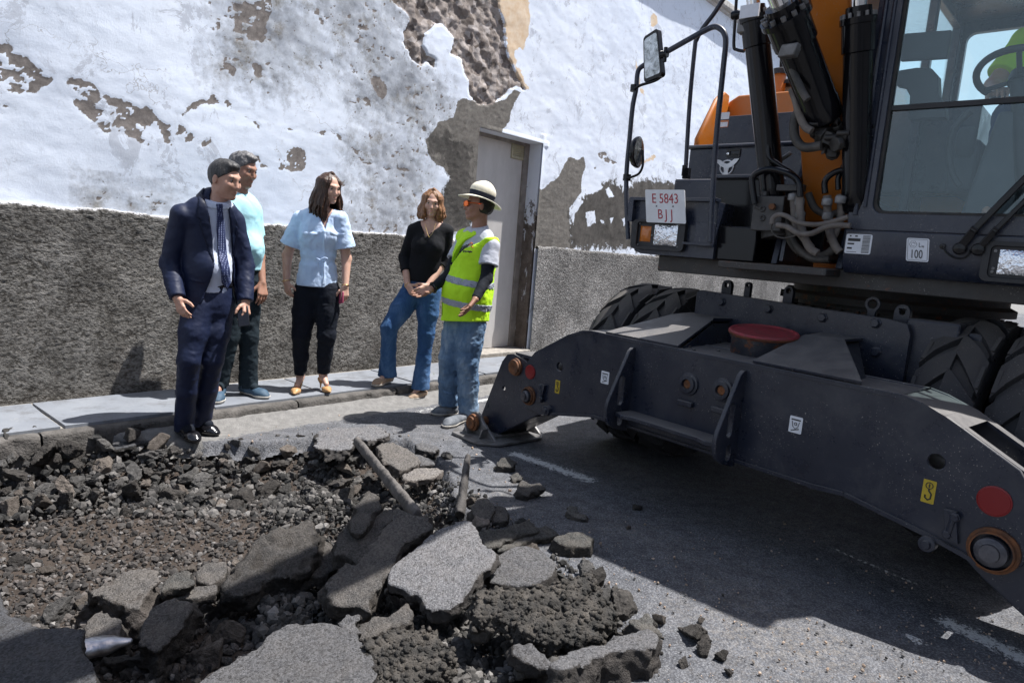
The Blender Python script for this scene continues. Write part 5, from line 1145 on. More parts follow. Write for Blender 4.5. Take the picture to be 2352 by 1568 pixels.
# ================================================================== PEOPLE
def skin_mat(name, c, c2):
    t = NT(name); co = t.coord('Object'); col = t.ramp(t.noise(co, 28, 5, .6), [(.3, c), (.7, c2)])
    return t.done(col, .48, t.bump(t.noise(co, 220, 3), .12, .001), spec=.35, Subsurface_Weight=.08, Subsurface_Scale=.01)
M_SKIN_TAN = skin_mat('tanned_skin', (.44, .25, .18), (.52, .31, .23)); M_SKIN_MID = skin_mat('brown_skin', (.30, .155, .105), (.37, .20, .14)); M_SKIN_F = skin_mat('light_tan_skin', (.53, .32, .24), (.61, .38, .29))
def cloth(name, c, c2=None, sc=9, rough=.85, weave=420, bmp=.35, fold=.0, spec=.25, sheen=.0):
    t = NT(name); co = t.coord('Object'); c2 = c2 or tuple(x*.82 for x in c)
    col = t.ramp(t.noise(co, sc, 5, .6), [(.3, c), (.7, c2)])
    h = t.math('ADD', t.math('MULTIPLY', t.noise(co, weave, 2), .15), t.math('MULTIPLY', t.noise(co, 26, 4, .6, .8), 1.))
    return t.done(col, rough, t.bump(h, bmp, .006), spec=spec, Sheen_Weight=sheen)
M_SUIT = cloth('navy_suit', (.0065, .013, .044), (.006, .0115, .038), 4, .58, 500, .16, spec=.35)
M_LAPEL = cloth('navy_lapel', (.0045, .009, .030), (.004, .008, .026), 4, .5, 500, .1)
M_SHIRT = cloth('white_shirt', (.60, .66, .80), (.54, .60, .74), 9, .8)
M_POLO = cloth('aqua_polo', (.42, .72, .79), (.37, .67, .75), 9)
M_TEAL = cloth('dark_teal_trousers', (.012, .022, .030), (.008, .015, .021), 9)
M_LINEN = cloth('pale_blue_linen', (.56, .69, .88), (.47, .61, .83), 16, .85, 380, .6)
M_NAVY = cloth('black_navy_trousers', (.006, .009, .018), (.004, .006, .011), 8)
M_BLKTOP = cloth('black_knit', (.007, .008, .011), (.005, .0055, .008), 12)
M_SLEEVE = cloth('dark_arm_sleeve', (.014, .017, .024), (.009, .011, .016), 12)
M_TEE = cloth('grey_tee', (.52, .54, .60), (.44, .46, .52), 10)
M_HIVIS = cloth('hi_vis_yellow', (.56, .92, .030), (.48, .84, .022), 12, .7, 420, .45)
M_REFL = cloth('reflective_tape', (.40, .43, .50), (.34, .37, .44), 20, .35, 300, .15)
def jeans(name, a, b, fade):
    t = NT(name); co = t.coord('Object'); n = t.noise(t.coord('Object', (1, 1, .45)), 7, 6, .7, .4)
    col = t.ramp(n, [(.32, a), (.5, b), (.68, fade)]); h = t.math('ADD', t.noise(co, 24, 5, .65, .9), t.math('MULTIPLY', t.noise(co, 480, 2), .15))
    return t.done(col, .88, t.bump(h, .6, .008), spec=.2)
M_JEAN1 = jeans('blue_denim', (.024, .065, .165), (.042, .105, .23), (.09, .17, .32))
M_JEAN2 = jeans('faded_denim', (.06, .115, .21), (.12, .195, .30), (.26, .335, .42))
def hair(name, a, b, c): 
    t = NT(name); co = t.coord('Object', (1, 1, .25)); col = t.ramp(t.noise(co, 90, 4, .7), [(.3, a), (.55, b), (.75, c)])
    return t.done(col, .45, t.bump(t.noise(co, 160, 3, .7), .8, .003), spec=.4)
M_HAIR_DK = hair('dark_grey_hair', (.012, .011, .011), (.045, .043, .042), (.15, .145, .14)); M_HAIR_GR = hair('grey_hair', (.05, .048, .048), (.14, .135, .135), (.30, .29, .29))
M_HAIR_BR = hair('brown_hair', (.018, .009, .006), (.055, .026, .015), (.15, .075, .04)); M_HAIR_BL = hair('auburn_hair', (.10, .045, .020), (.24, .115, .050), (.42, .24, .12)); M_HAIR_BK = hair('black_hair', (.006, .005, .005), (.012, .01, .01), (.03, .028, .026))
M_EYEW = NT('eye_white').done((.26, .24, .22), .4); M_IRIS = NT('iris').done((.02, .012, .008), .15); M_LIP = NT('lips').done((.36, .10, .085), .4); M_LIPR = NT('red_lips').done((.45, .055, .06), .35)
M_SHOE = NT('black_leather').done((.008, .008, .010), .16, spec=.6); M_TANSHOE = simple('mustard_leather', (.50, .29, .13), (.44, .25, .11), 12, .3); M_ESPA = simple('beige_suede', (.40, .29, .20), (.34, .24, .165), 14, .85); M_SOLE = simple('pale_sole', (.55, .52, .46), (.45, .42, .37), 14, .8)
M_BLUESHOE = simple('blue_grey_shoe', (.045, .09, .14), (.03, .065, .105), 14, .7); M_WORKSHOE = simple('dusty_work_shoe', (.20, .215, .235), (.09, .10, .115), 14, .8)
M_GOLD = NT('gold').done((.75, .52, .22), .25, metal=1.); M_PHONE = NT('phone_black').done((.008, .008, .01), .12)
M_STRAW = simple('straw', (.78, .74, .60), (.68, .63, .50), 60, .8, .6, 260, .003); M_BAND = cloth('hat_band', (.012, .016, .030))
M_GOGG = NT('orange_mirror_lens').done((.85, .16, .02), .08, metal=.7)

def frame(f, tilt=0.):
    f = unit(f); r = unit(np.cross(f, UZ)); u = np.cross(r, f)
    if tilt: r, u = r*math.cos(tilt)+u*math.sin(tilt), u*math.cos(tilt)-r*math.sin(tilt)
    return f, r, u
def head(V, hc, f, r, u, nb, nr=.056, s=1., fem=False):
    P = lambda a, b, c: A(hc)+s*(f*a+r*b+u*c)
    V.ell(P(-.012, 0, .020), A([.095, .074, .096])*s, (f, r, u), .0)
    V.ell(P(.026, 0, -.030), A([.066, .060 if not fem else .056, .080])*s, (f, r, u), .02)
    V.cap(P(.020, .040, -.068), P(.060, .014, -.096), .020*s, .017*s, .025); V.cap(P(.020, -.040, -.068), P(.060, -.014, -.096), .020*s, .017*s, .025)
    V.ell(P(.073, 0, -.096), A([.014, .020, .014])*s, (f, r, u), .016)
    V.cap(P(.074, .034, .024), P(.083, .0, .020), .0095*s, .0085*s, .018); V.cap(P(.074, -.034, .024), P(.083, .0, .020), .0095*s, .0085*s, .018)
    for q in (-1, 1):
        V.ell(P(.062, q*.040, -.026), A([.024, .020, .022])*s, (f, r, u), .02); V.ell(P(.102, q*.031, .004), A([.018, .015, .009])*s, (f, r, u), .012, 'sub')
        V.ell(P(-.006, q*.077, -.010), A([.017, .008, .029])*s, (f, r, u), .006); V.ell(P(.002, q*.086, -.008), A([.009, .005, .014])*s, (f, r, u), .004, 'sub')
        V.ell(P(.092, q*.0095, -.038), A([.008, .007, .006])*s, (f, r, u), .008)
    V.cap(P(.084, 0, .012), P(.1035, 0, -.032), .0070*s, .0098*s, .014)
    V.cap(P(.082, .018, -.064), P(.089, 0, -.061), .0050*s, .0065*s, .008); V.cap(P(.082, -.018, -.064), P(.089, 0, -.061), .0050*s, .0065*s, .008)
    V.cap(P(.080, .015, -.071), P(.087, 0, -.073), .0050*s, .0070*s, .008); V.cap(P(.080, -.015, -.071), P(.087, 0, -.073), .0050*s, .0070*s, .008)
    V.cap(A(nb), P(-.022, 0, -.065), nr*1.04, nr*.95, .025)
def face_parts(par, hc, f, r, u, browm, lipm, s=1., eyes=True):
    P = lambda a, b, c: A(hc)+s*(f*a+r*b+u*c)
    for q in (-1, 1):
        if eyes:
            e = MB(); e.lathe(P(.0795, q*.031, .003), f, [(-.010, .001), (-.006, .007*s), (0, .0095*s), (.005, .0065*s), (.0075, .001)], 12); o = e.build('eye', M_EYEW, par)
            e = MB(); e.lathe(P(.0835, q*.031, .0035), f, [(0, .001), (.001, .0062*s), (.003, .0050*s), (.0042, .001)], 12); e.build('iris', M_IRIS, o)
        e = MB(); e.tube([P(.0865, q*.014, .020), P(.0865, q*.030, .0245), P(.074, q*.050, .020)], [.0026*s, .0034*s, .0018*s], 6); e.build('eyebrow', browm, par)
    e = MB(); e.tube([P(.082, -.019, -.0645), P(.0905, -.007, -.0615), P(.0935, 0, -.063), P(.0905, .007, -.0615), P(.082, .019, -.0645)], [.0016, .0040, .0045, .0040, .0016], 8)
    e.tube([P(.081, -.015, -.070), P(.0895, 0, -.0735), P(.081, .015, -.070)], [.0016, .0052, .0016], 8); e.build('lips', lipm, par)
def hand(V, w, d, n, side, curl=.35, spread=.12, s=1., wr=.026):
    """side=+1/-1 picks which edge carries the thumb"""
    d = unit(d); n = unit(A(n)-d*(A(n)@d)); t = np.cross(d, n)*side; w = A(w)
    for off, k, fl, fr in ((.029, 0, .070, .0088), (.0095, 1, .078, .0092), (-.010, 2, .072, .0088), (-.028, 3, .057, .0078)):
        K = w+s*(d*(.088-.004*abs(k-1))+t*off); V.cap(w+s*(d*.008+t*off*.55), K, .0135*s, .0120*s, .012)
        c = 0; p = K; dr = unit(d+t*spread*(1.5-k)*.35)
        for j, fq in enumerate((.44, .31, .25)):
            c = curl*(1+.12*k)*(1 if j else .75)
            dr = unit(dr*math.cos(c)+n*math.sin(c)); q = p+dr*fl*fq*s; V.cap(p, q, fr*s*(1-.07*j), fr*s*(.93-.07*j), .0025); p = q
    b = w+s*(d*.022+t*.020+n*.004); k1 = b+s*unit(d*.62+t*.72+n*.34)*.040; k2 = k1+s*unit(d*.80+t*.42+n*.42)*.032; k3 = k2+s*unit(d*.88+t*.10+n*.45)*.026
    V.cap(b, k1, .0165*s, .0125*s, .010); V.cap(k1, k2, .0118*s, .0105*s, .004); V.cap(k2, k3, .0105*s, .0085*s, .003)
def bbox(pts, m=.2):
    P = A([A(p) for p in pts]); return P.min(0)-m, P.max(0)+m
def polycut(V, P0, ax, ay, an, poly, t0=-.02, t1=.6, op='sub', k=.004):
    W = V.win(V.lo, V.lo+V.n*V.h); sl, X, Y, Z = W; x, y, z = X-P0[0], Y-P0[1], Z-P0[2]
    a = x*ax[0]+y*ax[1]+z*ax[2]; b = x*ay[0]+y*ay[1]+z*ay[2]; c = x*an[0]+y*an[1]+z*an[2]
    d = np.full(V.D.shape, .3, np.float32); pl = A(poly); m = (a > pl[:, 0].min()-.03) & (a < pl[:, 0].max()+.03) & (b > pl[:, 1].min()-.03) & (b < pl[:, 1].max()+.03) & (c > t0-.02) & (c < t1+.02)
    a, b, c = np.broadcast_arrays(a, b, c); d[m] = np.maximum(polysd(a[m], b[m], poly), np.maximum(t0-c[m], c[m]-t1))
    if op == 'sub': V.D = np.maximum(V.D, -d)
    elif op == 'raise': V.D = V.D-np.clip(-d/.008, 0, 1).astype(np.float32)*k
    elif op == 'get': return d
    return V
def sleeves(V, J, ends, r0, r1, r2=None, k=.03, amp=0., seed=1.):
    """ends: side -> fraction along upper arm (<=1) or 1+fraction along forearm"""
    W = clone(V); W.D[:] = .3
    for a, fr_ in ends.items():
        s_, e_, w_ = A(J['s'+a]), A(J['e'+a]), A(J['w'+a]); Q = clone(V); Q.D[:] = .3
        if fr_ <= 1: p = s_+(e_-s_)*fr_; d = unit(e_-s_); Q.cap(s_, p+d*.03, r0, r1, .02)
        else: p = e_+(w_-e_)*(fr_-1); d = unit(w_-e_); Q.cap(s_, e_, r0, r1, .03); Q.cap(e_, p+d*.03, r1, r2, .02)
        if amp: Q.wrinkle(amp, 17, seed, (1, 1, 1.3)); Q.wrinkle(amp*.5, 38, seed+4, (1, 1, 1.3))
        Q.cut(p, d); W.D = np.minimum(W.D, Q.D)
    h = np.clip(.5+.5*(V.D-W.D)/k, 0, 1); V.D = (V.D*(1-h)+W.D*h-k*h*(1-h)).astype(np.float32); return V
def clone(V):
    W = Vol.__new__(Vol); W.h = V.h; W.lo = V.lo; W.n = V.n; W.ax = V.ax; W.D = V.D.copy(); return W
def hug(V, thick, d, inner=.006):
    W = clone(V); W.D = np.maximum(np.maximum(V.D-thick, d), -(V.D+inner)); return W
def slab(V, p, n, half):
    n = unit(n); X = V.ax[0][:, None, None]; Y = V.ax[1][None, :, None]; Z = V.ax[2][None, None, :]
    return (np.abs((X-p[0])*n[0]+(Y-p[1])*n[1]+(Z-p[2])*n[2])-half).astype(np.float32)
def capsub(V, lo, hi): pass
def body_common(J, par, skin, h=.0052, torso=.135, lean=.62, fem=False, hs=1., nr=.054, arm=1., leg=1., hands=(), footless=True):
    pts = [J[k] for k in J if k not in ('tf', 'ff', 'tilt')]+[J['hc']+A([0, 0, .12])]
    lo, hi = bbox(pts, .17); V = Vol(lo, hi, h); tf = unit(J['tf']); P = J
    f, r, u = frame(J['ff'], J.get('tilt', 0)); fl = (tf, lean)
    V.cap(P['pelvis'], P['waist'], torso*.98, torso*.86, .03, fl); V.cap(P['waist'], P['chest'], torso*.86, torso*1.08, .03, fl)
    V.cap(P['sr'], P['sl'], .052*arm, .052*arm, .05); V.cap((A(P['sr'])+P['nb'])/2, (A(P['sl'])+P['nb'])/2, .05, .05, .05)
    for a in 'rl':
        V.cap(P['s'+a], P['e'+a], .050*arm, .040*arm, .03); V.cap(P['e'+a], P['w'+a], .041*arm, .027*arm, .02)
        V.cap(P['h'+a], P['k'+a], .078*leg, .052*leg, .03); V.cap(P['k'+a], P['a'+a], .050*leg, .034*leg, .02); V.cap(P['a'+a], A(P['a'+a])+(A(P['t'+a])-P['a'+a])*.5-UZ*(.030 if not fem else .012), .028, .020, .02)
    head(V, P['hc'], f, r, u, P['nb'], nr, hs, fem)
    for args in hands: hand(V, *args)
    return V.mesh('body', skin, par), (f, r, u)
def trousers(J, par, m, rad, hem=.0, name='trousers', h=.006, flat=None, seed=1., amp=.007, waist=.0, wr=.15, lean=.66, hemcut=None):
    """rad: (hip, thigh-mid, knee, shin, hem) radii"""
    P = J; pts = [P[k] for k in ('pelvis', 'waist', 'hr', 'hl', 'kr', 'kl', 'ar', 'al')]; lo, hi = bbox(pts, .19); V = Vol(lo, hi, h); tf = unit(J['tf'])
    V.cap(A(P['pelvis'])-UZ*.02, A(P['pelvis'])+UZ*(.08+waist), wr, wr*.92, .03, (tf, lean))
    for a in 'rl':
        H_, K_, N_ = A(P['h'+a]), A(P['k'+a]), A(P['a'+a]); mid = (H_+K_)/2; sh = (K_+N_)/2; e = N_+(N_-K_)*hem
        V.chain([H_, mid, K_, sh, e], list(rad), .025)
    V.wrinkle(amp, 17, seed, (1, 1, 1.6)); V.wrinkle(amp*.45, 42, seed+3, (1, 1, .8))
    for a in 'rl':
        N_ = A(P['a'+a]); K_ = A(P['k'+a]); e = N_+(N_-K_)*hem; d_ = unit(e-K_)
        lo2, hi2 = e-A([.16, .16, .02]), e+A([.16, .16, .02]); V.cut(e, -UZ*-1*-1 if False else unit(d_*.3-UZ), (e-A([.14, .14, .3])), e+A([.14, .14, .12]))
    V.cut(A(P['pelvis'])+UZ*(.12+waist), UZ)
    return V.mesh(name, m, par), V
def shoe(par, an, to, gz, m, w=.042, hgt=.075, name='shoe', sole=None, heel=.0, h=.0045, open_=False):
    an, to = A(an, float), A(to, float); d = to-an; d[2] = 0; L_ = np.linalg.norm(d); d = unit(d); b = an-d*.045; b[2] = gz; t = to.copy(); t[2] = gz
    lo, hi = bbox([b, t, A([an[0], an[1], gz+.1])], .11); V = Vol(lo, hi, h); s = np.cross(UZ, d)
    V.cap(b+UZ*(.045+heel), b+d*.07+UZ*(.050+heel*.9), w*.88, w*.86, .02); V.cap(b+d*.06+UZ*(.042+heel*.8), t-d*.075+UZ*.032, w*.82, w*1.0, .03, (UZ, .85)); V.cap(t-d*.085+UZ*.028, t-d*.035+UZ*.022, w*1.0, w*.66, .03, (UZ, .62))
    V.cap(A([an[0], an[1], gz+.07+heel]), A([an[0], an[1], gz+hgt+.02+heel]), w*.85, w*.80, .03)
    V.cut(A([0, 0, gz+hgt+heel]), UZ)
    if not heel: V.cut(A([0, 0, gz+.002]), -UZ)
    V.wrinkle(.0025, 40, 2.); o = V.mesh(name, m, par)
    if sole is not None:
        W = hug(V, .005, slab(V, A([0, 0, gz+.010]), UZ, .0115)); W.mesh('sole', sole, o)
    return o
def sock(par, J, m, dz=.10):
    for a in 'rl':
        p = A(J['a'+a]); lo, hi = bbox([p-UZ*.06, p+UZ*dz], .09); V = Vol(lo, hi, .006); V.cap(p+UZ*dz, p-UZ*.02, .048, .044, .02); e = p+(A(J['t'+a])-p)*.35-UZ*.015; V.cap(p-UZ*.02, e, .042, .034, .02); V.cut(A([0, 0, e[2]-.035]), -UZ); V.mesh('sock', m, par)
def people_root(name, p, label): return empty(name, p, label, 'person')
def pt(Y0, x, y, dy=0.): return at(x, y, Y0+dy)

# ------------------------------------------------------------------ 1 the man in the navy suit
def suit_man():
    Y0 = 4.30; q = lambda x, y, dy=0.: pt(Y0, x, y, dy); g = onz(450, 1000, 0)
    R = people_root('person', (g[0], g[1], 0), 'man in a navy suit and dotted tie standing on the broken road edge')
    J = dict(hc=q(517, 412), nb=q(499, 464), chest=q(475, 520), waist=q(478, 610), pelvis=q(480, 690), sr=q(417, 494, -.11), sl=q(537, 506, .10), er=q(390, 606, -.10), el=q(563, 612, .14), wr=q(408, 686, -.20), wl=q(564, 694, .04),
             hr=q(455, 704, -.05), hl=q(503, 700, .06), kr=q(434, 826, -.15), kl=q(488, 828, -.02), ar=q(424, 968, -.06), al=q(464, 958, .06), tf=(.57, -.82, 0), ff=(.93, -.33, -.16))
    J['tr'] = onz(456, 1010, .03); J['tl'] = onz(505, 993, .03)
    hd_ = unit(q(424, 735, -.26)-J['wr']); hl_ = unit(q(568, 735, -.02)-J['wl'])
    b, (f, r, u) = body_common(J, R, M_SKIN_TAN, torso=.130, nr=.053, hs=1.01, hands=[(J['wr'], hd_, (.35, .85, 0), 1, .42, .02, .90), (J['wl'], hl_, (-.9, .3, 0), -1, .75, .05, .90)])
    face_parts(b, J['hc'], f, r, u, M_HAIR_BK, M_LIP, 1.01)
    t, TV = trousers(J, R, M_SUIT, (.096, .086, .066, .062, .062), .14, seed=3., amp=.0045)
    for a, toe in (('r', J['tr']), ('l', J['tl'])): shoe(R, A([J['a'+a][0], J['a'+a][1], 0]), toe, .0, M_SHOE, .044, .092)
    sock(R, J, M_NAVY); tf = unit(J['tf']); lf = unit(np.cross(UZ, tf))
    # shirt
    lo, hi = bbox([J['nb'], J['pelvis'], J['sr'], J['sl']], .2); S_ = Vol(lo, hi, .006)
    S_.cap(J['pelvis'], J['waist'], .142, .135, .03, (tf, .66)); S_.cap(J['waist'], J['chest']+UZ*.02, .137, .150, .03, (tf, .66)); S_.cap((J['sr']+J['nb'])/2, (J['sl']+J['nb'])/2, .06, .06, .05)
    S_.cap(J['nb']-UZ*.02+tf*.005, J['nb']+UZ*.010+f*.002, .070, .066, .02); S_.ell(J['waist']+tf*.02+UZ*-.02, (.12, .105, .12), None, .04)
    S_.wrinkle(.005, 18, 5.); S_.cut(J['pelvis']+UZ*.055, -UZ); S_.cut(J['nb']+UZ*.020, UZ+tf*.45, J['nb']-A([.09, .09, .05]), J['nb']+A([.09, .09, .09])); S_.mesh('shirt', M_SHIRT, R)
    # belt
    W = hug(TV, .005, slab(TV, A(J['pelvis'])+UZ*.108, UZ, .018)); W.mesh('belt', M_SHOE, R)
    # tie hugging the shirt
    C = J['chest']+tf*.12; fr_ = (lf, UZ, tf)
    def P2(x, y): p = onplane(x, y, C, tf); e = p-C; return (e@lf, e@UZ)
    d = polycut(S_, C, lf, UZ, tf, [P2(x, y) for x, y in ((496, 468), (512, 468), (513, 484), (519, 520), (526, 600), (535, 650), (525, 666), (510, 650), (503, 600), (499, 520), (500, 486))], -.16, .3, 'get')
    T = NT('dotted_tie'); vo = T.voro(T.coord('Object'), 95, 'F1', 0.); dots = T.rng(vo.outputs['Distance'], .24, .32); mt = T.done(T.mixc(dots, (.34, .40, .62), (.012, .022, .085)), .6)
    hug(S_, .012, d).mesh('tie', mt, R)
    # collar
    K = clone(S_); dd_ = slab(S_, J['nb']+UZ*.004, UZ+tf*.45, .017); SP = Vol(S_.lo, S_.lo+(S_.n-1)*S_.h, S_.h); SP.D = SP.D[:S_.n[0], :S_.n[1], :S_.n[2]]; K = hug(S_, .006, dd_); W_ = K.win(K.lo, K.lo+K.n*K.h); K.D = np.maximum(K.D, (np.sqrt((W_[1]-J['nb'][0])**2+(W_[2]-J['nb'][1])**2+(W_[3]-J['nb'][2])**2)-.10).astype(np.float32)); K.mesh('shirt_collar', M_SHIRT, R)
    # jacket
    pts = [J[k] for k in ('nb', 'pelvis', 'sr', 'sl', 'er', 'el', 'wr', 'wl')]; lo, hi = bbox(pts, .2); V = Vol(lo, hi, .0062)
    V.cap(J['pelvis']-UZ*.02, J['waist'], .172, .148, .03, (tf, .70)); V.cap(J['waist'], J['chest']+UZ*.01, .148, .162, .03, (tf, .72)); V.cap(J['sr']+lf*.0, J['sl'], .064, .064, .05); V.cap((J['sr']*.45+J['nb']*.55), (J['sl']*.45+J['nb']*.55)+UZ*.0, .066, .066, .05)
    V.ell(J['waist']+tf*.03-UZ*.02, (.13, .12, .13), None, .04)
    V.cut(q(445, 716)+UZ*0, -UZ+lf*.18)
    polycut(V, C, lf, UZ, tf, [P2(x, y) for x, y in ((476, 430), (470, 446), (482, 500), (489, 550), (490, 606), (482, 645), (466, 690), (430, 760), (560, 780), (551, 700), (543, 640), (541, 568), (534, 520), (526, 474), (516, 440))], -.20, .6)
    V.wrinkle(.0045, 13, 9., (1, 1, 1.1)); V.wrinkle(.0015, 38, 2., (1, 1, 1.4)); sleeves(V, J, {'r': 1.97, 'l': 1.97}, .066, .058, .046, .012, .005, 3.)
    V.cap(J['nb']-UZ*.03-f*.03, J['nb']+UZ*.012-f*.045, .078, .070, .03); V.ell(J['nb']+UZ*.035+f*.045, (.075, .075, .07), None, .0, 'sub')
    lap = [P2(x, y) for x, y in ((478, 432), (462, 446), (462, 500), (470, 512), (489, 606), (489, 550), (482, 500), (470, 446))]
    lap2 = [P2(x, y) for x, y in ((524, 468), (534, 480), (546, 520), (540, 540), (541, 568), (534, 520))]
    lap = [P2(x, y) for x, y in ((480, 428), (460, 440), (456, 470), (452, 500), (462, 506), (458, 516), (489, 604), (489, 550), (482, 500), (470, 446))]; lap2 = [P2(x, y) for x, y in ((524, 466), (536, 478), (552, 512), (546, 518), (552, 524), (542, 570), (541, 568), (534, 520))]
    for lp in (lap, lap2): hug(V, .007, polycut(V, C, lf, UZ, tf, lp, -.13, .3, 'get'), .004).mesh('lapel', M_LAPEL, R)
    polycut(V, C, lf, UZ, tf, [P2(x, y) for x, y in ((438, 640), (466, 646), (466, 652), (438, 646))], -.16, .3, 'raise', .006); polycut(V, C, lf, UZ, tf, [P2(x, y) for x, y in ((549, 545), (556, 542), (556, 546), (549, 549))], -.16, .3, 'raise', .004)
    V.mesh('jacket', M_SUIT, R)
    # hair: short, swept back, grey at the sides
    P = lambda a, b_, c: A(J['hc'])+1.01*(f*a+r*b_+u*c)
    lo, hi = bbox([P(0, 0, 0)], .2); H = Vol(lo, hi, .0045); H.ell(P(-.018, 0, .030), (.106, .084, .102), (f, r, u), 0); H.ell(P(.03, 0, .085), (.06, .05, .035), (f, r, u), .02)
    H.wrinkle(.006, 50, 1., (1, 1, .5)); H.cut(P(.060, 0, .060), f-u*1.25+0*r); 
    H.cut(P(.020, 0, -.01), f*1.-u*.15, ); 
    H2 = clone(H); H = Vol(lo, hi, .0045); H.ell(P(-.016, 0, .025), (.102, .080, .100), (f, r, u), 0); H.ell(P(.030, 0, .086), (.058, .050, .030), (f, r, u), .02); H.wrinkle(.004, 60, 1., (1, 1, .5)); H.ell(P(.090, 0, -.012), A([.075, .074, .078]), (f, r, u), .006, 'sub'); H.cut(P(.012, 0, .0), f-u*1.2); H.cut(P(-.02, 0, -.055), -u-f*.25)
    for s_ in (-1, 1): H.ell(P(-.002, s_*.088, -.012), (.026, .02, .036), (f, r, u), .004, 'sub')
    H.mesh('hair', M_HAIR_DK, b)
    ph = MB(); hp = J['wl']+hl_*.085+A([-.01, -.03, -.01]); ph.box(hp, hl_, A([.3, -.9, 0]), np.cross(hl_, A([.3, -.9, 0])), .07, .005, .034)
    o = bevel(ph.build('mobile_phone', M_PHONE), .004); recenter(o, hp); tag(o, 'black mobile phone held in the left hand of the man in the navy suit', 'phone')
    return R
# ------------------------------------------------------------------ 2 the man behind in the aqua polo
def polo_man():
    Y0 = 5.0; q = lambda x, y, dy=0.: pt(Y0, x, y, dy); g = onz(575, 905, .12)
    R = people_root('person', (g[0], g[1], .12), 'grey haired man in an aqua polo shirt standing on the pavement behind the suited man')
    J = dict(hc=q(558, 389), nb=q(550, 446), chest=q(552, 500), waist=q(556, 570), pelvis=q(556, 636), sr=q(527, 486, -.10), sl=q(577, 487, .10), er=q(508, 590, -.12), el=q(595, 590, .10), wr=q(512, 650, -.2), wl=q(602, 650, .02),
             hr=q(541, 645, -.05), hl=q(571, 645, .05), kr=q(527, 772, -.1), kl=q(571, 772, .0), ar=q(505, 872, -.1), al=q(570, 876, .02), tf=(.8, -.6, 0), ff=(.95, -.28, -.22))
    J['tr'] = onz(497, 920, .15); J['tl'] = onz(618, 908, .15)
    hl_ = unit(q(604, 690, -.03)-J['wl'])
    b, (f, r, u) = body_common(J, R, M_SKIN_MID, torso=.135, nr=.058, hs=1.03, hands=[(J['wl'], hl_, (-.7, .6, 0), -1, .45, .1, 1.05)])
    face_parts(b, J['hc'], f, r, u, M_HAIR_GR, M_LIP, 1.03)
    t, TV = trousers(J, R, M_TEAL, (.096, .084, .068, .062, .068), .13, seed=7.)
    shoe(R, A([J['ar'][0], J['ar'][1], 0]), J['tr'], .12, M_BLUESHOE, .044, .095, 'shoe', M_SOLE); shoe(R, A([J['al'][0], J['al'][1], 0]), J['tl'], .12, M_BLUESHOE, .044, .095, 'shoe', M_SOLE); sock(R, J, M_TEAL)
    tf = unit(J['tf']); pts = [J[k] for k in ('nb', 'pelvis', 'sr', 'sl', 'er', 'el')]; lo, hi = bbox(pts, .18); V = Vol(lo, hi, .0065)
    V.cap(J['pelvis'], J['waist'], .150, .152, .03, (tf, .75)); V.cap(J['waist'], J['chest']+UZ*.02, .155, .160, .03, (tf, .72)); V.cap(J['sr'], J['sl'], .062, .062, .05); V.cap((J['sr']+J['nb'])/2, (J['sl']+J['nb'])/2, .062, .062, .05); V.ell(J['waist']+tf*.05, (.12, .12, .12), None, .05)
    V.wrinkle(.007, 17, 3.); sleeves(V, J, {'r': .54, 'l': .54}, .066, .070)
    V.cut(J['pelvis']+UZ*.055, -UZ); V.cap(J['nb']-UZ*.02, J['nb']+UZ*.015, .072, .070, .02); V.cut(J['nb']+UZ*.026, UZ+tf*.4, J['nb']-A([.09, .09, .03]), J['nb']+A([.09, .09, .09])); V.mesh('polo_shirt', M_POLO, R)
    P = lambda a, b_, c: A(J['hc'])+1.03*(f*a+r*b_+u*c); lo, hi = bbox([P(0, 0, 0)], .2); H = Vol(lo, hi, .0045); H.ell(P(-.016, 0, .025), (.103, .081, .100), (f, r, u), 0); H.ell(P(.02, 0, .092), (.07, .05, .032), (f, r, u), .02)
    H.wrinkle(.008, 45, 4., (1, 1, .6)); H.ell(P(.090, 0, -.012), A([.075, .074, .078]), (f, r, u), .006, 'sub'); H.cut(P(.012, 0, .0), f-u*1.2); H.cut(P(-.02, 0, -.055), -u-f*.25)
    for s_ in (-1, 1): H.ell(P(-.002, s_*.088, -.012), (.026, .02, .036), (f, r, u), .004, 'sub')
    H.mesh('hair', M_HAIR_GR, b)
# ------------------------------------------------------------------ long hair helper
def long_hair(par, hc, f, r, u, m, drop, flare, s=1., part=0., n=90, seed=1, fringe=.0):
    P = lambda a, b_, c: A(hc)+s*(f*a+r*b_+u*c); rn = random.Random(seed); lo, hi = bbox([P(0, 0, 0), P(0, 0, -drop)], .2); H = Vol(lo, hi, .0048)
    H.ell(P(-.020, 0, .022), A([.100, .083, .101])*s, (f, r, u), 0)
    for i in range(n):
        th = rn.uniform(-1.0, 1.0)*2.62; ca, sa = math.cos(th+math.pi), math.sin(th+math.pi)          # around the back, leaving the face open
        st = P(.02-.02*abs(ca), part*.01, .118); mid1 = P(-.015+ca*.085*-1*-1, sa*.080, .06); 
        a1 = P(-.015+ca*.092, sa*.088, .0); L_ = drop*rn.uniform(.80, 1.06); fl = flare*rn.uniform(.6, 1.3); w_ = rn.uniform(-.012, .012)
        b1 = P(-.015+ca*(.092+fl*.5)+w_, sa*(.090+fl*.6)-w_, -L_*.45); c1 = P(-.010+ca*(.080+fl)-w_, sa*(.082+fl)+w_, -L_*.78); d1 = P(-.010+ca*(.070+fl*.8)+w_*1.6, sa*(.075+fl*.8), -L_)
        path = smoothpath([st, mid1, a1, b1, c1, d1], 3); rr = np.linspace(.012, .0065, len(path))*s
        for k in range(len(path)-1): H.cap(path[k], path[k+1], rr[k], rr[k+1], .004)
    H.ell(P(.094, 0, -.030), A([.066, .055, .100]), (f, r, u), .010, 'sub')
    H.wrinkle(.006, 60, seed, (1, 1, .3)); return H.mesh('hair', m, par)
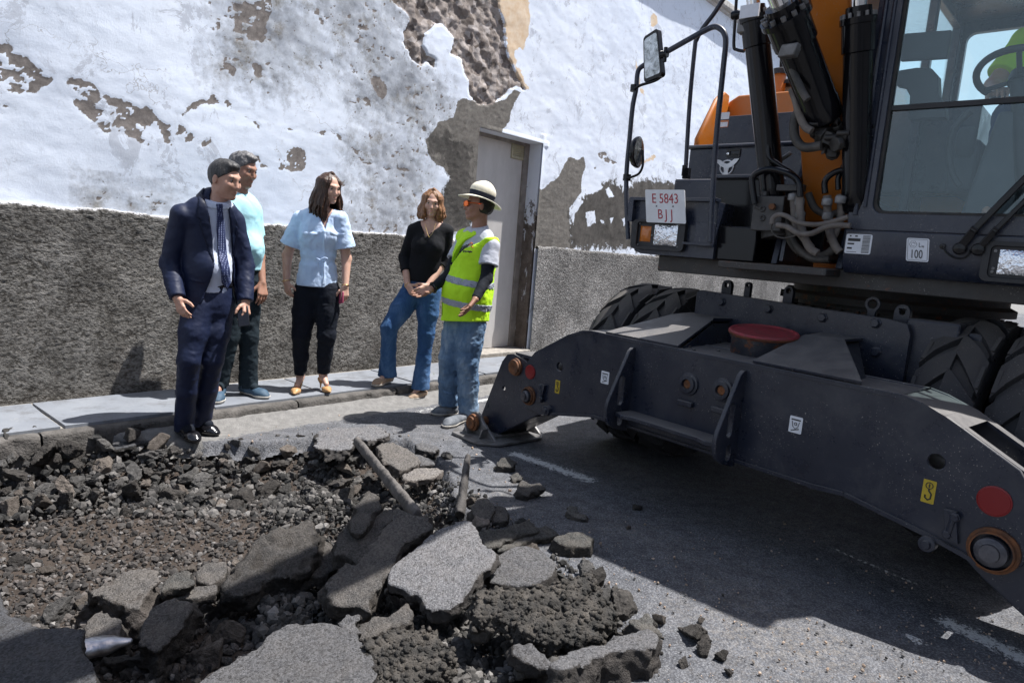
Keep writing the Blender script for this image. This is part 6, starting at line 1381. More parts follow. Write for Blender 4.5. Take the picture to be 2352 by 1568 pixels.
# ------------------------------------------------------------------ 3 the woman in the pale blue blouse
def blue_woman():
    Y0 = 5.36; q = lambda x, y, dy=0.: pt(Y0, x, y, dy); g = onz(717, 893, .12)
    R = people_root('person', (g[0], g[1], .12), 'woman with long brown hair in a pale blue tied blouse and mustard heels')
    J = dict(hc=q(756, 432), nb=q(738, 487), chest=q(734, 530), waist=q(731, 598), pelvis=q(728, 655), sr=q(690, 503, .0), sl=q(781, 503, .02), er=q(660, 586, .02), el=q(796, 594, .06), wr=q(658, 648, -.05), wl=q(793, 658, -.02),
             hr=q(706, 668), hl=q(751, 668), kr=q(692, 770, -.05), kl=q(750, 770, -.05), ar=q(690, 865, .02), al=q(742, 862, .02), tf=(.12, -1, 0), ff=(.74, -.62, -.14), tilt=0.)
    J['tr'] = onz(676, 900, .15); J['tl'] = onz(758, 896, .15)
    hr_ = unit(q(664, 690, -.08)-J['wr']); hl_ = unit(q(791, 708, -.06)-J['wl'])
    b, (f, r, u) = body_common(J, R, M_SKIN_F, torso=.125, nr=.044, hs=.95, fem=True, arm=.92, leg=.92, hands=[(J['wr'], hr_, (.5, .8, 0), 1, .55, .05, .86), (J['wl'], hl_, (-.6, .7, 0), -1, .45, .05, .86)])
    face_parts(b, J['hc'], f, r, u, M_HAIR_BR, M_LIPR, .95)
    trousers(J, R, M_NAVY, (.102, .092, .070, .058, .048), -.06, seed=11., amp=.006, wr=.145)
    tf = unit(J['tf']); lf = unit(np.cross(UZ, tf)); pts = [J[k] for k in ('nb', 'pelvis', 'sr', 'sl', 'er', 'el')]; lo, hi = bbox(pts, .2); V = Vol(lo, hi, .006)
    V.cap(J['pelvis']-UZ*.01, J['waist'], .165, .130, .03, (tf, .74)); V.cap(J['waist'], J['chest']+UZ*.02, .132, .148, .03, (tf, .72)); V.cap(J['sr'], J['sl'], .056, .056, .05); V.cap((J['sr']+J['nb'])/2, (J['sl']+J['nb'])/2, .054, .054, .05)
    for s_ in (-1, 1): V.ell(J['chest']+tf*.062+lf*s_*.066-UZ*.045, (.068, .062, .075), None, .06)
    dz = slab(V, J['waist'], UZ, .012); V.D += (np.clip(1-np.maximum(dz, 0)/.03, 0, 1)*.010).astype(np.float32)
    V.wrinkle(.010, 14, 3., (1, 1, .8)); V.wrinkle(.005, 36, 6., (1, 1, .6))
    sleeves(V, J, {'r': .72, 'l': .72}, .062, .090, None, .02, .007, 2.)
    V.cut(J['pelvis']-UZ*.006, -UZ); C = J['chest']+tf*.12
    def P2(x, y): p = onplane(x, y, C, tf); e = p-C; return (e@lf, e@UZ)
    polycut(V, C, lf, UZ, tf, [P2(x, y) for x, y in ((718, 470), (733, 500), (746, 528), (752, 500), (768, 470))], -.25, .4)
    V.ell(J['nb']+UZ*.03, (.055, .06, .05), None, .0, 'sub')
    for pk in (((690, 530), (728, 534), (730, 540), (712, 546), (690, 538)), ((757, 528), (790, 536), (788, 546), (770, 542), (757, 536)), ((743, 528), (749, 528), (746, 655), (738, 655))): polycut(V, C, lf, UZ, tf, [P2(*z_) for z_ in pk], -.12, .4, 'raise', .006)
    V.mesh('blouse', M_LINEN, R)
    tie = MB(); w0 = onplane(736, 598, C+tf*.01, tf)
    for path in (((736, 597), (742, 605), (744, 630), (741, 652)), ((733, 597), (731, 606), (735, 615)), ((736, 597), (744, 592), (752, 594), (745, 600), (736, 599)), ((735, 597), (727, 593), (724, 598), (735, 600))):
        tie.tube(smoothpath([onplane(x, y, C+tf*.015, tf) for x, y in path], 4), .005, 8)
    tie.build('waist_tie', M_LINEN, R)
    long_hair(b, J['hc'], f, r, u, M_HAIR_BR, .265, .038, .96, n=150, seed=5)
    for a in 'rl':
        an, to = J['a'+a], J['t'+a]; d = to-an; d[2] = 0; d = unit(d); top = A([to[0], to[1], .12]); lo, hi = bbox([an, top], .12); V = Vol(lo, hi, .004); heel = A([an[0], an[1], .12+.075])-d*.045
        V.cap(heel+UZ*.004, A([to[0], to[1], .142])-d*.07, .026, .034, .02, (UZ, .8)); V.cap(A([to[0], to[1], .142])-d*.07, A([to[0], to[1], .138])-d*.005, .033, .012, .02, (UZ, .7)); V.cap(heel-UZ*.0, heel-UZ*.07, .012, .005, .02)
        V.ell(A([to[0], to[1], .185])-d*.125, (.062, .062, .036), None, .01, 'sub'); V.cut(A([0, 0, .1215]), -UZ); V.mesh('high_heel', M_TANSHOE, R)
    for p_, d_ in ((J['wr']-hr_*.01, hr_), (J['wl']-hl_*.01, hl_)):
        q_ = MB(); e1 = unit(np.cross(d_, A([0, 1., .1]))); e2 = np.cross(d_, e1); q_.tube([p_+(e1*math.cos(t_)+e2*math.sin(t_))*.029 for t_ in np.linspace(0, 2*math.pi, 20)], .003, 6); q_.build('bracelet', M_GOLD, R)
    ph = MB(); hp = J['wl']+hl_*.09+A([-.025, -.01, -.0]); ph.box(hp, hl_, A([.6, .7, 0]), np.cross(hl_, A([.6, .7, 0])), .045, .006, .026)
    o = bevel(ph.build('mobile_phone', simple('pink_case', (.35, .06, .12), (.30, .05, .10), 10, .4)), .004); recenter(o, hp); tag(o, 'small pink cased phone in the hand of the woman in the pale blue blouse', 'phone')
# ------------------------------------------------------------------ 4 the woman in the black top
def black_woman():
    Y0 = 5.86; q = lambda x, y, dy=0.: pt(Y0, x, y, dy); g = onz(925, 895, .06)
    R = people_root('person', (g[0], g[1], .06), 'woman in a black V neck top and blue flared jeans with her hands clasped')
    J = dict(hc=q(993, 466), nb=q(989, 512), chest=q(986, 556), waist=q(976, 612), pelvis=q(968, 655), sr=q(951, 529, .0), sl=q(1027, 531, .02), er=q(929, 592, .04), el=q(1021, 600, .04), wr=q(936, 655, -.12), wl=q(982, 657, -.12),
             hr=q(950, 668), hl=q(986, 668), kr=q(894, 752, -.16), kl=q(979, 766, -.02), ar=q(890, 858, -.05), al=q(966, 886, .0), tf=(-.12, -1, 0), ff=(.10, -.98, -.16), tilt=.05)
    J['tr'] = onz(856, 881, .15); J['tl'] = onz(937, 912, .03)
    hr_ = unit(q(955, 684, -.19)-J['wr']); hl_ = unit(q(950, 678, -.21)-J['wl'])
    b, (f, r, u) = body_common(J, R, M_SKIN_F, torso=.125, nr=.044, hs=.95, fem=True, arm=.92, leg=.92, hands=[(J['wr'], hr_, (.3, .8, .3), 1, .5, .1, .9), (J['wl'], hl_, (-.2, .9, .3), -1, .65, .1, .9)])
    face_parts(b, J['hc'], f, r, u, M_HAIR_BR, M_LIPR, .95)
    trousers(J, R, M_JEAN1, (.104, .092, .070, .062, .082), .05, seed=15., amp=.006, wr=.142)
    for a, gz in (('r', .12), ('l', 0.)):
        shoe(R, A([J['a'+a][0], J['a'+a][1], 0]), J['t'+a], gz, M_ESPA, .040, .06, 'wedge_shoe', M_SOLE)
    tf = unit(J['tf']); lf = unit(np.cross(UZ, tf)); pts = [J[k] for k in ('nb', 'pelvis', 'sr', 'sl', 'er', 'el', 'wr', 'wl')]; lo, hi = bbox(pts, .19); V = Vol(lo, hi, .006)
    V.cap(J['pelvis'], J['waist'], .150, .130, .03, (tf, .74)); V.cap(J['waist'], J['chest']+UZ*.02, .132, .146, .03, (tf, .72)); V.cap(J['sr'], J['sl'], .054, .054, .05); V.cap((J['sr']*.6+J['nb']*.4), (J['sl']*.6+J['nb']*.4), .05, .05, .05)
    for s_ in (-1, 1): V.ell(J['chest']+tf*.070+lf*s_*.066-UZ*.04, (.066, .06, .070), None, .05)
    V.wrinkle(.006, 17, 8.); sleeves(V, J, {'r': 1.5, 'l': 1.22}, .056, .048, .044, .015, .004)
    V.cut(J['pelvis']+UZ*.035, -UZ); C = J['chest']+tf*.12
    def P2(x, y): p = onplane(x, y, C, tf); e = p-C; return (e@lf, e@UZ)
    polycut(V, C, lf, UZ, tf, [P2(x, y) for x, y in ((958, 490), (963, 515), (976, 545), (1004, 520), (1016, 492))], -.25, .4)
    V.mesh('black_top', M_BLKTOP, R)
    long_hair(b, J['hc'], f, r, u, M_HAIR_BL, .145, .028, .96, n=130, seed=9)
    q_ = MB(); q_.tube(smoothpath([q(976, 513, -.06), q(981, 533, -.13), q(986, 543, -.15), q(996, 530, -.13), q(1001, 512, -.06)], 5), .0016, 5); q_.lathe(q(986, 544, -.155), tf, [(0, .001), (.001, .006), (.004, .001)], 8); q_.build('necklace', M_GOLD, R)
    p_, d_ = J['wr'], hr_; q_ = MB(); e1 = unit(np.cross(d_, A([0, 1., .1]))); e2 = np.cross(d_, e1); q_.tube([p_+(e1*math.cos(t_)+e2*math.sin(t_))*.028 for t_ in np.linspace(0, 2*math.pi, 20)], .0028, 6); q_.build('bracelet', M_GOLD, R)
# ------------------------------------------------------------------ 5 the worker in the hi-vis vest
def worker():
    Y0 = 5.27; q = lambda x, y, dy=0.: pt(Y0, x, y, dy); g = onz(1045, 960, 0)
    R = people_root('person', (g[0], g[1], 0), 'worker in a yellow reflective vest and straw hat holding his palms out')
    J = dict(hc=q(1099, 472), nb=q(1101, 525), chest=q(1092, 585), waist=q(1078, 670), pelvis=q(1068, 735), sr=q(1066, 552, .13), sl=q(1128, 565, -.13), er=q(1030, 634, .02), el=q(1117, 640, -.20), wr=q(990, 664, -.14), wl=q(1092, 687, -.33),
             hr=q(1051, 742, .06), hl=q(1085, 746, -.06), kr=q(1034, 824, .0), kl=q(1074, 832, -.08), ar=q(1030, 922, .08), al=q(1076, 944, -.02), tf=(-.75, -.66, 0), ff=(-.95, -.30, .03))
    J['tr'] = onz(988, 944, .03); J['tl'] = onz(1020, 975, .03)
    hr_ = unit(A([-.62, -.55, -.30])); hl_ = unit(q(1062, 728, -.42)-J['wl'])
    b, (f, r, u) = body_common(J, R, M_SKIN_MID, torso=.140, nr=.058, hs=1.0, hands=[(J['wr'], hr_, (.1, -.35, .9), -1, .16, .35, 1.1), (J['wl'], hl_, (-.8, .1, .45), 1, .20, .2, 1.08)])
    face_parts(b, J['hc'], f, r, u, M_HAIR_BK, M_LIP, 1.0)
    trousers(J, R, M_JEAN2, (.106, .098, .086, .082, .080), .075, seed=21., amp=.011, wr=.150)
    for a in 'rl': shoe(R, A([J['a'+a][0], J['a'+a][1], 0]), J['t'+a], .0, M_WORKSHOE, .046, .085, 'work_shoe', M_SOLE)
    # black arm sleeves
    for a in 'rl':
        lo, hi = bbox([J['s'+a], J['e'+a], J['w'+a]], .09); V = Vol(lo, hi, .0055); V.cap(J['s'+a], J['e'+a], .056, .046, .02); V.cap(J['e'+a], J['w'+a], .047, .032, .015); V.wrinkle(.004, 32, 3.); d_ = unit(J['w'+a]-J['e'+a]); V.cut(J['w'+a]-d_*.006, d_, J['w'+a]-A([.06, .06, .06]), J['w'+a]+A([.06, .06, .06])); V.mesh('arm_sleeve', M_SLEEVE, R)
    tf = unit(J['tf']); lf = unit(np.cross(UZ, tf))
    pts = [J[k] for k in ('nb', 'pelvis', 'sr', 'sl', 'er', 'el')]; lo, hi = bbox(pts, .22); T = Vol(lo, hi, .0062)
    T.cap(J['waist'], J['chest']+UZ*.03, .150, .160, .03, (tf, .76)); T.cap(J['sr'], J['sl'], .062, .062, .05); T.cap((J['sr']+J['nb'])/2, (J['sl']+J['nb'])/2, .062, .062, .05); T.cap(J['nb']-UZ*.02, J['nb']+UZ*.0, .075, .070, .02)
    T.wrinkle(.005, 18, 4.); sleeves(T, J, {'r': .55, 'l': .60}, .060, .078, None, .02, .006)
    T.cut(J['nb']+UZ*.018, UZ-tf*-.3, J['nb']-A([.1, .1, .02]), J['nb']+A([.1, .1, .1])); T.mesh('tee_shirt', M_TEE, R)
    lo, hi = bbox(pts, .24); V = Vol(lo, hi, .0062)
    V.cap(J['pelvis']-UZ*.02-lf*.0, J['waist'], .205, .190, .04, (tf, .86)); V.cap(J['waist'], J['chest'], .190, .178, .04, (tf, .88)); V.ell(J['waist']+tf*.055-UZ*.01, (.165, .165, .17), None, .06)
    sA = J['sr']*.90+J['nb']*.10+UZ*.008; sB = J['sl']*.90+J['nb']*.10+UZ*.008; V.cap(sA, sB, .074, .074, .05); V.cap(J['chest'], J['chest']+UZ*.05, .165, .14, .04, (tf, .85))
    for a in 'rl':
        d_ = unit(J['e'+a]-J['s'+a]); sg = 1 if a == 'l' else -1; V.cap(J['s'+a]+lf*sg*.10-UZ*.035, J['s'+a]+lf*sg*.115-UZ*.17, .088, .080, .015, None, 'sub')
    V.wrinkle(.010, 12, 6., (1, 1, .7)); V.wrinkle(.005, 30, 2.)
    V.cut(q(1060, 738, -.15), -UZ-lf*.10*-1); C = J['chest']+tf*.15
    def P2(x, y): p = onplane(x, y, C, tf); e = p-C; return (e@lf, e@UZ)
    vcut = [P2(x, y) for x, y in ((1076, 500), (1078, 534), (1060, 552), (1046, 580), (1030, 606), (1036, 612), (1066, 572), (1092, 545), (1112, 528), (1116, 500))]
    polycut(V, C, lf, UZ, tf, vcut, -.30, .5); V.ell(J['nb']+UZ*.03+tf*.02, (.085, .085, .055), None, .0, 'sub')
    V.mesh('hi_vis_vest', M_HIVIS, R)
    ax_ = unit(UZ+lf*.10-tf*.06)
    for zc in (q(1060, 648, -.2), q(1055, 700, -.2)): hug(V, .0035, slab(V, zc, ax_, .026), .003).mesh('reflective_band', M_REFL, R)
    hug(V, .004, polycut(V, C, lf, UZ, tf, [P2(x, y) for x, y in ((1031, 606), (1035, 610), (1029, 660), (1025, 725), (1020, 725), (1024, 660))], -.3, .4, 'get'), .003).mesh('vest_zip', cloth('zip_tape', (.30, .50, .02)), R)
    # emblem and word on the chest, lettering on the tee
    ec = onplane(1082, 563, C+tf*.045, tf); q_ = MB()
    q_.tube([ec+lf*x*.6+UZ*y*.6 for x, y in ((-.05, -.01), (-.02, .014), (.0, .028), (.03, .02), (.022, .002), (-.005, -.004), (.02, -.018), (.055, -.030))], [.002, .004, .005, .004, .0035, .004, .004, .002], 8); q_.build('vest_emblem', simple('orange_emblem', (.65, .16, .02), (.55, .12, .02), 15, .6), R)
    text_mesh('vest_word', [('grupo tegisa', 0, 0, 1.)], onplane(1074, 577, C+tf*.052, tf), lf, unit(UZ+lf*.15), .021, M_INK, R, thick=.004)
    tl_ = hug(T, .003, polycut(T, C, lf, UZ, tf, [P2(x, y) for x, y in ((1052, 566), (1072, 556), (1064, 570), (1040, 598), (1038, 590))], -.3, .4, 'get'), .004); tl_.mesh('tee_lettering', M_INK, R)
    # straw hat with a dark band, short black hair below it, mirrored glasses
    P = lambda a, b_, c: A(J['hc'])+(f*a+r*b_+u*c); hf = unit(f+u*-.10); hu = unit(u-f*-.22); hu = unit(u+f*-.05+0*r); hx = unit(u*1.-f*.20*-1*-1); hx = unit(u-f*.22); hr2 = r; hfw = unit(np.cross(hr2, hx)*-1) if False else unit(f+u*.22)
    lo, hi = bbox([P(0, 0, .08)], .28); H = Vol(lo, hi, .0042); c0 = P(-.015, 0, .055)
    H.ell(c0+hx*.052, (.102, .086, .068), (hfw, r, hx), 0); H.cap(c0+hx*.0, c0+hx*.055, .092, .084, .02, (r, .88)); H.ell(c0+hx*.128+hfw*.015, (.075, .012, .018), (hfw, r, hx), .02, 'sub'); H.cut(c0-hx*.001, -hx)
    X = H.ax[0][:, None, None]-c0[0]; Y = H.ax[1][None, :, None]-c0[1]; Z = H.ax[2][None, None, :]-c0[2]
    a_ = X*hfw[0]+Y*hfw[1]+Z*hfw[2]; b_ = X*r[0]+Y*r[1]+Z*r[2]; c_ = X*hx[0]+Y*hx[1]+Z*hx[2]; rad = np.sqrt((a_/1.06)**2+b_**2)
    bend = -.022*np.clip((rad-.085)/.07, 0, 1)+.012*np.cos(2*np.arctan2(b_, a_))*-1*np.clip((rad-.09)/.07, 0, 1)+.022*np.clip(np.abs(b_)/.16, 0, 1)**2*0
    brim = np.maximum(np.abs(c_-bend)-.0042, rad-.162); H.D = np.minimum(H.D, brim.astype(np.float32)); hat = H.mesh('straw_hat', M_STRAW)
    lo2 = hat; recenter(hat, c0); tag(hat, 'cream straw hat with a dark band worn by the worker in the yellow vest', 'hat')
    BD = Vol(lo, hi, .0042); BD.ell(c0+hx*.052, (.102, .086, .068), (hfw, r, hx), 0); BD.cap(c0, c0+hx*.055, .092, .084, .02, (r, .88)); bd2 = hug(BD, .004, slab(BD, c0+hx*.022, hx, .018)); o = bd2.mesh('hat_band', M_BAND); recenter(o, c0); o.location = (0, 0, 0); o.parent = hat
    lo, hi = bbox([P(0, 0, 0)], .17); K = Vol(lo, hi, .0045); K.ell(P(-.020, 0, .015), (.106, .083, .102), (f, r, u), 0); K.cut(P(.0, 0, .075), u); K.cut(P(.01, 0, 0), f-u*.1); K.cut(P(-.03, 0, -.072), -u-f*.2); 
    for s_ in (-1, 1): K.ell(P(-.002, s_*.088, -.014), (.026, .02, .038), (f, r, u), .004, 'sub')
    K.wrinkle(.004, 60, 2.); K.mesh('hair', M_HAIR_BK, b)
    gg = MB()
    for s_ in (-1, 1):
        cc = P(.100, s_*.032, .002); fx = unit(f+r*s_*.35); rx = unit(np.cross(fx, u)); gg.prism([(x, y) for x, y in circle(0, 0, .027, 16, .021)], cc, rx, u, fx, -.004, .006)
        gg.tube([P(.088, s_*.058, .010), P(.0, s_*.084, .010)], .0032, 6)
    gg.tube([P(.108, -.012, .006), P(.112, 0, .010), P(.108, .012, .006)], .003, 6); o = gg.build('sunglasses', M_GOGG); recenter(o, P(.1, 0, 0)); tag(o, 'orange mirrored wraparound sunglasses on the face of the worker under the straw hat', 'sunglasses')
    p_ = J['wr']-hr_*.02; q_ = MB(); e1 = unit(np.cross(hr_, UZ)); e2 = np.cross(hr_, e1); q_.tube([p_+(e1*math.cos(t_)+e2*math.sin(t_))*.034 for t_ in np.linspace(0, 2*math.pi, 20)], .008, 8); q_.lathe(p_-e2*.034, -e2, [(0, .018), (.012, .016), (.013, .001)], 14); q_.build('wrist_watch', M_PHONE, R)
# ------------------------------------------------------------------ 6 the operator in the cab
def operator():
    c = up_(1.93, -.92, 0); q = lambda s, f_, z: up_(s, f_, z)
    R = people_root('person', (c[0], c[1], 2.13), 'operator in a lime high visibility shirt sitting inside the cab')
    J = dict(hc=q(1.93, -.93, 2.98), nb=q(1.93, -1.0, 2.80), chest=q(1.93, -1.02, 2.62), waist=q(1.93, -1.05, 2.42), pelvis=q(1.93, -1.02, 2.24), sr=q(1.75, -.98, 2.73), sl=q(2.11, -.98, 2.73), er=q(1.66, -.80, 2.46), el=q(2.17, -.8, 2.46), wr=q(1.74, -.56, 2.36), wl=q(2.10, -.54, 2.36),
             hr=q(1.84, -.98, 2.22), hl=q(2.02, -.98, 2.22), kr=q(1.80, -.55, 2.24), kl=q(2.06, -.55, 2.24), ar=q(1.80, -.42, 1.80), al=q(2.06, -.42, 1.80), tr=q(1.80, -.24, 1.74), tl=q(2.06, -.24, 1.74), tf=N_1, ff=unit(N_1-UZ*.4))
    b, (f, r, u) = body_common(J, R, M_SKIN_TAN, h=.0075, hands=[(J['wr'], N_1+U_1*.3, -UZ, -1, .5, .1, 1.05), (J['wl'], N_1-U_1*.3, -UZ, 1, .5, .1, 1.05)])
    face_parts(b, J['hc'], f, r, u, M_HAIR_BK, M_LIP, 1.0)
    trousers(J, R, cloth('work_blue', (.03, .05, .12)), (.10, .09, .075, .07, .07), .02, h=.008, seed=2.)
    for a in 'rl': shoe(R, A([J['a'+a][0], J['a'+a][1], 0]), J['t'+a], 1.66, M_SHOE, .046, .1, 'boot')
    pts = [J[k] for k in ('nb', 'pelvis', 'sr', 'sl', 'er', 'el')]; lo, hi = bbox(pts, .2); V = Vol(lo, hi, .0075); V.cap(J['pelvis'], J['waist'], .16, .15, .03, (N_1, .75)); V.cap(J['waist'], J['chest']+UZ*.02, .155, .165, .03, (N_1, .72)); V.cap(J['sr'], J['sl'], .066, .066, .05); V.cap((J['sr']+J['nb'])/2, (J['sl']+J['nb'])/2, .064, .064, .05)
    V.wrinkle(.008, 17, 3.); sleeves(V, J, {'r': .75, 'l': .75}, .068, .074)
    V.mesh('work_shirt', M_HIVIS, R); lo, hi = bbox([J['hc']], .2); H = Vol(lo, hi, .006); P = lambda a, b_, c_: A(J['hc'])+(f*a+r*b_+u*c_); H.ell(P(-.018, 0, .030), (.106, .084, .102), (f, r, u), 0); H.cut(P(.045, 0, .040), f*.75-u); H.cut(P(-.02, 0, -.055), -u-f*.25); H.mesh('hair', M_HAIR_BK, b)
for fn in (suit_man, polo_man, blue_woman, black_woman, worker, operator): fn()
# ================================================================== RUBBLE
def mat_chunk(name, topc, sidec, topc2=None, sandy=.3):
    t = NT(name); co = t.coord('Object'); oi = t.N('ShaderNodeObjectInfo'); rnd_ = oi.outputs['Random']
    v = t.voro(co, 170); n = t.noise(co, 10, 7, .7); dk = t.rng(t.noise(co, 85, 4, .75), .54, .64, 0, .85)
    stone = t.ramp(v.outputs['Color'], [(.15, tuple(c*.62 for c in topc)), (.5, topc), (.9, tuple(min(1, c*1.4) for c in topc))])
    side = t.ramp(t.noise(co, 36, 7, .75), [(.28, tuple(c*.45 for c in sidec)), (.55, sidec), (.78, tuple(c*1.9 for c in sidec))])
    stone = t.mixc(dk, stone, (.035, .034, .034)); cr = t.rng(t.noise(co, 18, 5, .8), .60, .68, 0, .6); stone = t.mixc(cr, stone, tuple(c*1.5 for c in topc))
    m = t.rng(t.math('ADD', t.attr('top'), t.rng(t.noise(co, 30, 5, .75), .3, .7, -.25, .25)), .4, .6)
    col = t.mixc(m, side, stone); du = t.math('MULTIPLY', t.rng(n, .42, .66), sandy); col = t.mixc(du, col, (.26, .225, .19))
    hs = t.N('ShaderNodeHueSaturation'); t.L(col, hs.inputs['Color']); t.L(t.rng(rnd_, 0, 1, .72, 1.22), hs.inputs['Value'])
    h = t.math('ADD', t.math('MULTIPLY', v.outputs['Distance'], -.5), t.math('MULTIPLY', t.noise(co, 70, 7, .8), 1.6))
    return t.done(hs.outputs[0], .9, t.bump(h, 1., .009), spec=.2)
M_SL_A = mat_chunk('broken_asphalt', (.165, .163, .168), (.058, .054, .052), sandy=.15); M_SL_B = mat_chunk('brown_broken_asphalt', (.098, .092, .087), (.055, .050, .046), sandy=.28)
M_SL_C = mat_chunk('concrete_lump', (.20, .185, .172), (.12, .105, .095), sandy=.35); M_SL_D = mat_chunk('bitumen_crust', (.10, .098, .092), (.048, .046, .043), sandy=.3); M_SL_S = mat_chunk('smooth_new_asphalt', (.085, .087, .094), (.05, .048, .046), sandy=.12)
def slab_local(name, poly, th, m, P0, ax, ay, an, h=.0075, rough=.012, top=.003, seed=0., crumb=0.):
    pl = A(poly); lo = np.append(pl.min(0)-.05, -th-.04); hi = np.append(pl.max(0)+.05, .05); V = Vol(lo, hi, h)
    X, Y, Z = np.meshgrid(*V.ax, indexing='ij'); s = seed*7.3
    e = fbm(X*8+s, Y*8, Z*9, 3)*rough*2.6+fbm(X*32+s, Y*32, Z*32, 4, .65)*rough*1.9
    e += Z*.15                                                       # undercut edge
    d2 = polysd(X[:, :, 0], Y[:, :, 0], pl)[:, :, None]+e
    dz = np.maximum(Z, -th-Z); tn = top*fbm(X*16+s, Y*16, X*0, 3)*2+.0022*fbm(X*55, Y*55+s, X*0, 2)
    bot = rough*2.5*fbm(X*12, Y*12+s, X*0+4, 3)
    dz = np.where(Z > -th/2, Z+tn, -th-Z+bot)
    k = .005; a = np.maximum(d2, dz); q = np.clip(.5-.5*(d2-dz)/k, 0, 1); D = dz*q+d2*(1-q)+k*q*(1-q)
    if crumb: 
        D = D+crumb*fbm(X*13+s, Y*13, Z*13, 4, .6)*1.3+crumb*.9*np.abs(vnoise(X*45, Y*45+s, Z*45))-crumb*.3
    V.D = D.astype(np.float32); V.D[0] = V.D[-1] = .1; V.D[:, 0] = V.D[:, -1] = .1; V.D[:, :, 0] = V.D[:, :, -1] = .1
    v, Q = nets(V.D, V.lo, h)
    if crumb:                                                        # stones half sunk in the crust
        rq = np.random.RandomState(int(seed*997) % 9999); cand = v[v[:, 2] > -th*.75]; c_ = cand[rq.randint(0, len(cand), 900)]; cb = A([[a, b, c] for a in (-1, 1) for b in (-1, 1) for c in (-1, 1)]); cf_ = A([(0, 1, 3, 2), (4, 6, 7, 5), (0, 4, 5, 1), (2, 3, 7, 6), (0, 2, 6, 4), (1, 5, 7, 3)])
        rr_ = (.0035+.011*rq.rand(900)**2.2); ex = []
        for cc, r_ in zip(c_, rr_):
            Rq = np.linalg.qr(rq.randn(3, 3))[0]; ex.append(cc+(cb*rq.uniform(.45, .85, (8, 3)))@Rq*r_)
        nb_ = len(v); v = np.concatenate([v]+ex); Q = np.concatenate([Q]+[cf_+nb_+8*i for i in range(900)])
    W = P0+v[:, :1]*A(ax)+v[:, 1:2]*A(ay)+v[:, 2:3]*A(an)
    me = mesh_np(name, W-P0, Q); at_ = me.attributes.new('top', 'FLOAT', 'POINT')
    tp_ = np.clip((v[:, 2]+.012+(-.05 if crumb > .008 else 0))/.012, 0, 1); at_.data.foreach_set('value', tp_.astype(np.float32))
    o = link(name, me, m); o.location = tuple(P0); return o
def slab(name, label, pts, z0, tilt=(0, 0), th=.06, m=None, group=None, cat='rubble slab', **kw):
    cx = sum(p[0] for p in pts)/len(pts); cy = sum(p[1] for p in pts)/len(pts); P0 = onz(cx, cy, z0); n = unit([tilt[0], tilt[1], 1]); ax = unit(np.cross([0, 1., 0], n)); ay = np.cross(n, ax)
    poly = [((onplane(x, y, P0, n)-P0)@ax, (onplane(x, y, P0, n)-P0)@ay) for x, y in pts]
    o = slab_local(name, poly, th, m or M_SL_A, P0, ax, ay, n, seed=cx*.013+cy*.007, **kw); return tag(o, label, cat, group)
def edge_slab(name, label, a, b, za, zb, wd, th, m, roll=0., **kw):
    """long piece from a to b (photo points at heights za, zb)"""
    pa, pb = onz(*a, za), onz(*b, zb); d = unit(pb-pa); s = unit(np.cross(UZ, d)); n = np.cross(d, s); s, n = s*math.cos(roll)+n*math.sin(roll), n*math.cos(roll)-s*math.sin(roll); L_ = np.linalg.norm(pb-pa)
    poly = [(-L_/2, -wd/2), (-L_*.2, -wd*.55), (L_*.2, -wd*.48), (L_/2, -wd*.42), (L_/2+.01, 0), (L_*.47, wd/2), (0, wd*.52), (-L_/2, wd*.45)]
    o = slab_local(name, poly, th, m, (pa+pb)/2, d, s, n, seed=a[0]*.01, **kw); return tag(o, label, 'rubble slab')
S_ = slab
S_('asphalt_slab', 'large light grey asphalt slab tilted to the camera in the middle of the rubble heap', c2b([(400, 920), (600, 720), (760, 640), (850, 610), (920, 640), (960, 720), (1050, 780), (1030, 850), (950, 920), (870, 1060), (790, 1130), (650, 1160), (560, 1040), (420, 970)]), .10, (-.10, -.30), .055)
S_('asphalt_slab', 'long dark slab leaning left of the large light slab in the heap', c2b([(20, 1060), (0, 990), (60, 900), (150, 850), (220, 830), (330, 700), (450, 520), (560, 560), (670, 570), (670, 650), (500, 760), (440, 850), (390, 940), (330, 1050), (290, 1130), (180, 1110), (100, 1110)]), .07, (.10, -.42), .07, M_SL_B)
S_('asphalt_slab', 'rounded brown slab lying on top of the long dark leaning slab', c2b([(95, 680), (150, 610), (210, 580), (260, 540), (420, 530), (460, 560), (420, 610), (350, 680), (290, 800), (220, 840), (160, 790), (100, 790)]), .13, (.0, -.40), .06, M_SL_B)
S_('asphalt_chunk', 'finger shaped lump lying across the rounded brown slab', c2b([(205, 620), (230, 500), (300, 440), (345, 470), (350, 520), (300, 580), (270, 640), (225, 655)]), .19, (.1, -.3), .055, M_SL_B, rough=.016)
S_('asphalt_slab', 'biggest dark brown slab leaning at the near edge of the gravel bed', c1b([(1330, 960), (1390, 850), (1450, 790), (1560, 680), (1660, 640), (1750, 620), (1850, 580), (1900, 650), (1890, 780), (1840, 880), (1740, 930), (1650, 960), (1480, 1050), (1330, 1040)]), .03, (.08, -.55), .09, M_SL_B, rough=.015, top=.010)
S_('asphalt_slab', 'thinner brown slab under the right side of the biggest dark slab', c1b([(1640, 990), (1800, 820), (1880, 700), (1960, 700), (2005, 760), (2005, 860), (1940, 920), (1840, 950), (1700, 1010)]), -.02, (.05, -.4), .06, M_SL_B)
S_('asphalt_block', 'elongated dark block standing at a slant beside the steel tooth', c1b([(830, 1270), (860, 1200), (900, 1150), (960, 1090), (1030, 1050), (1130, 1055), (1160, 1110), (1120, 1200), (1090, 1250), (1020, 1300), (940, 1390), (850, 1340)]), -.01, (.25, -.45), .12, M_SL_B, rough=.015)
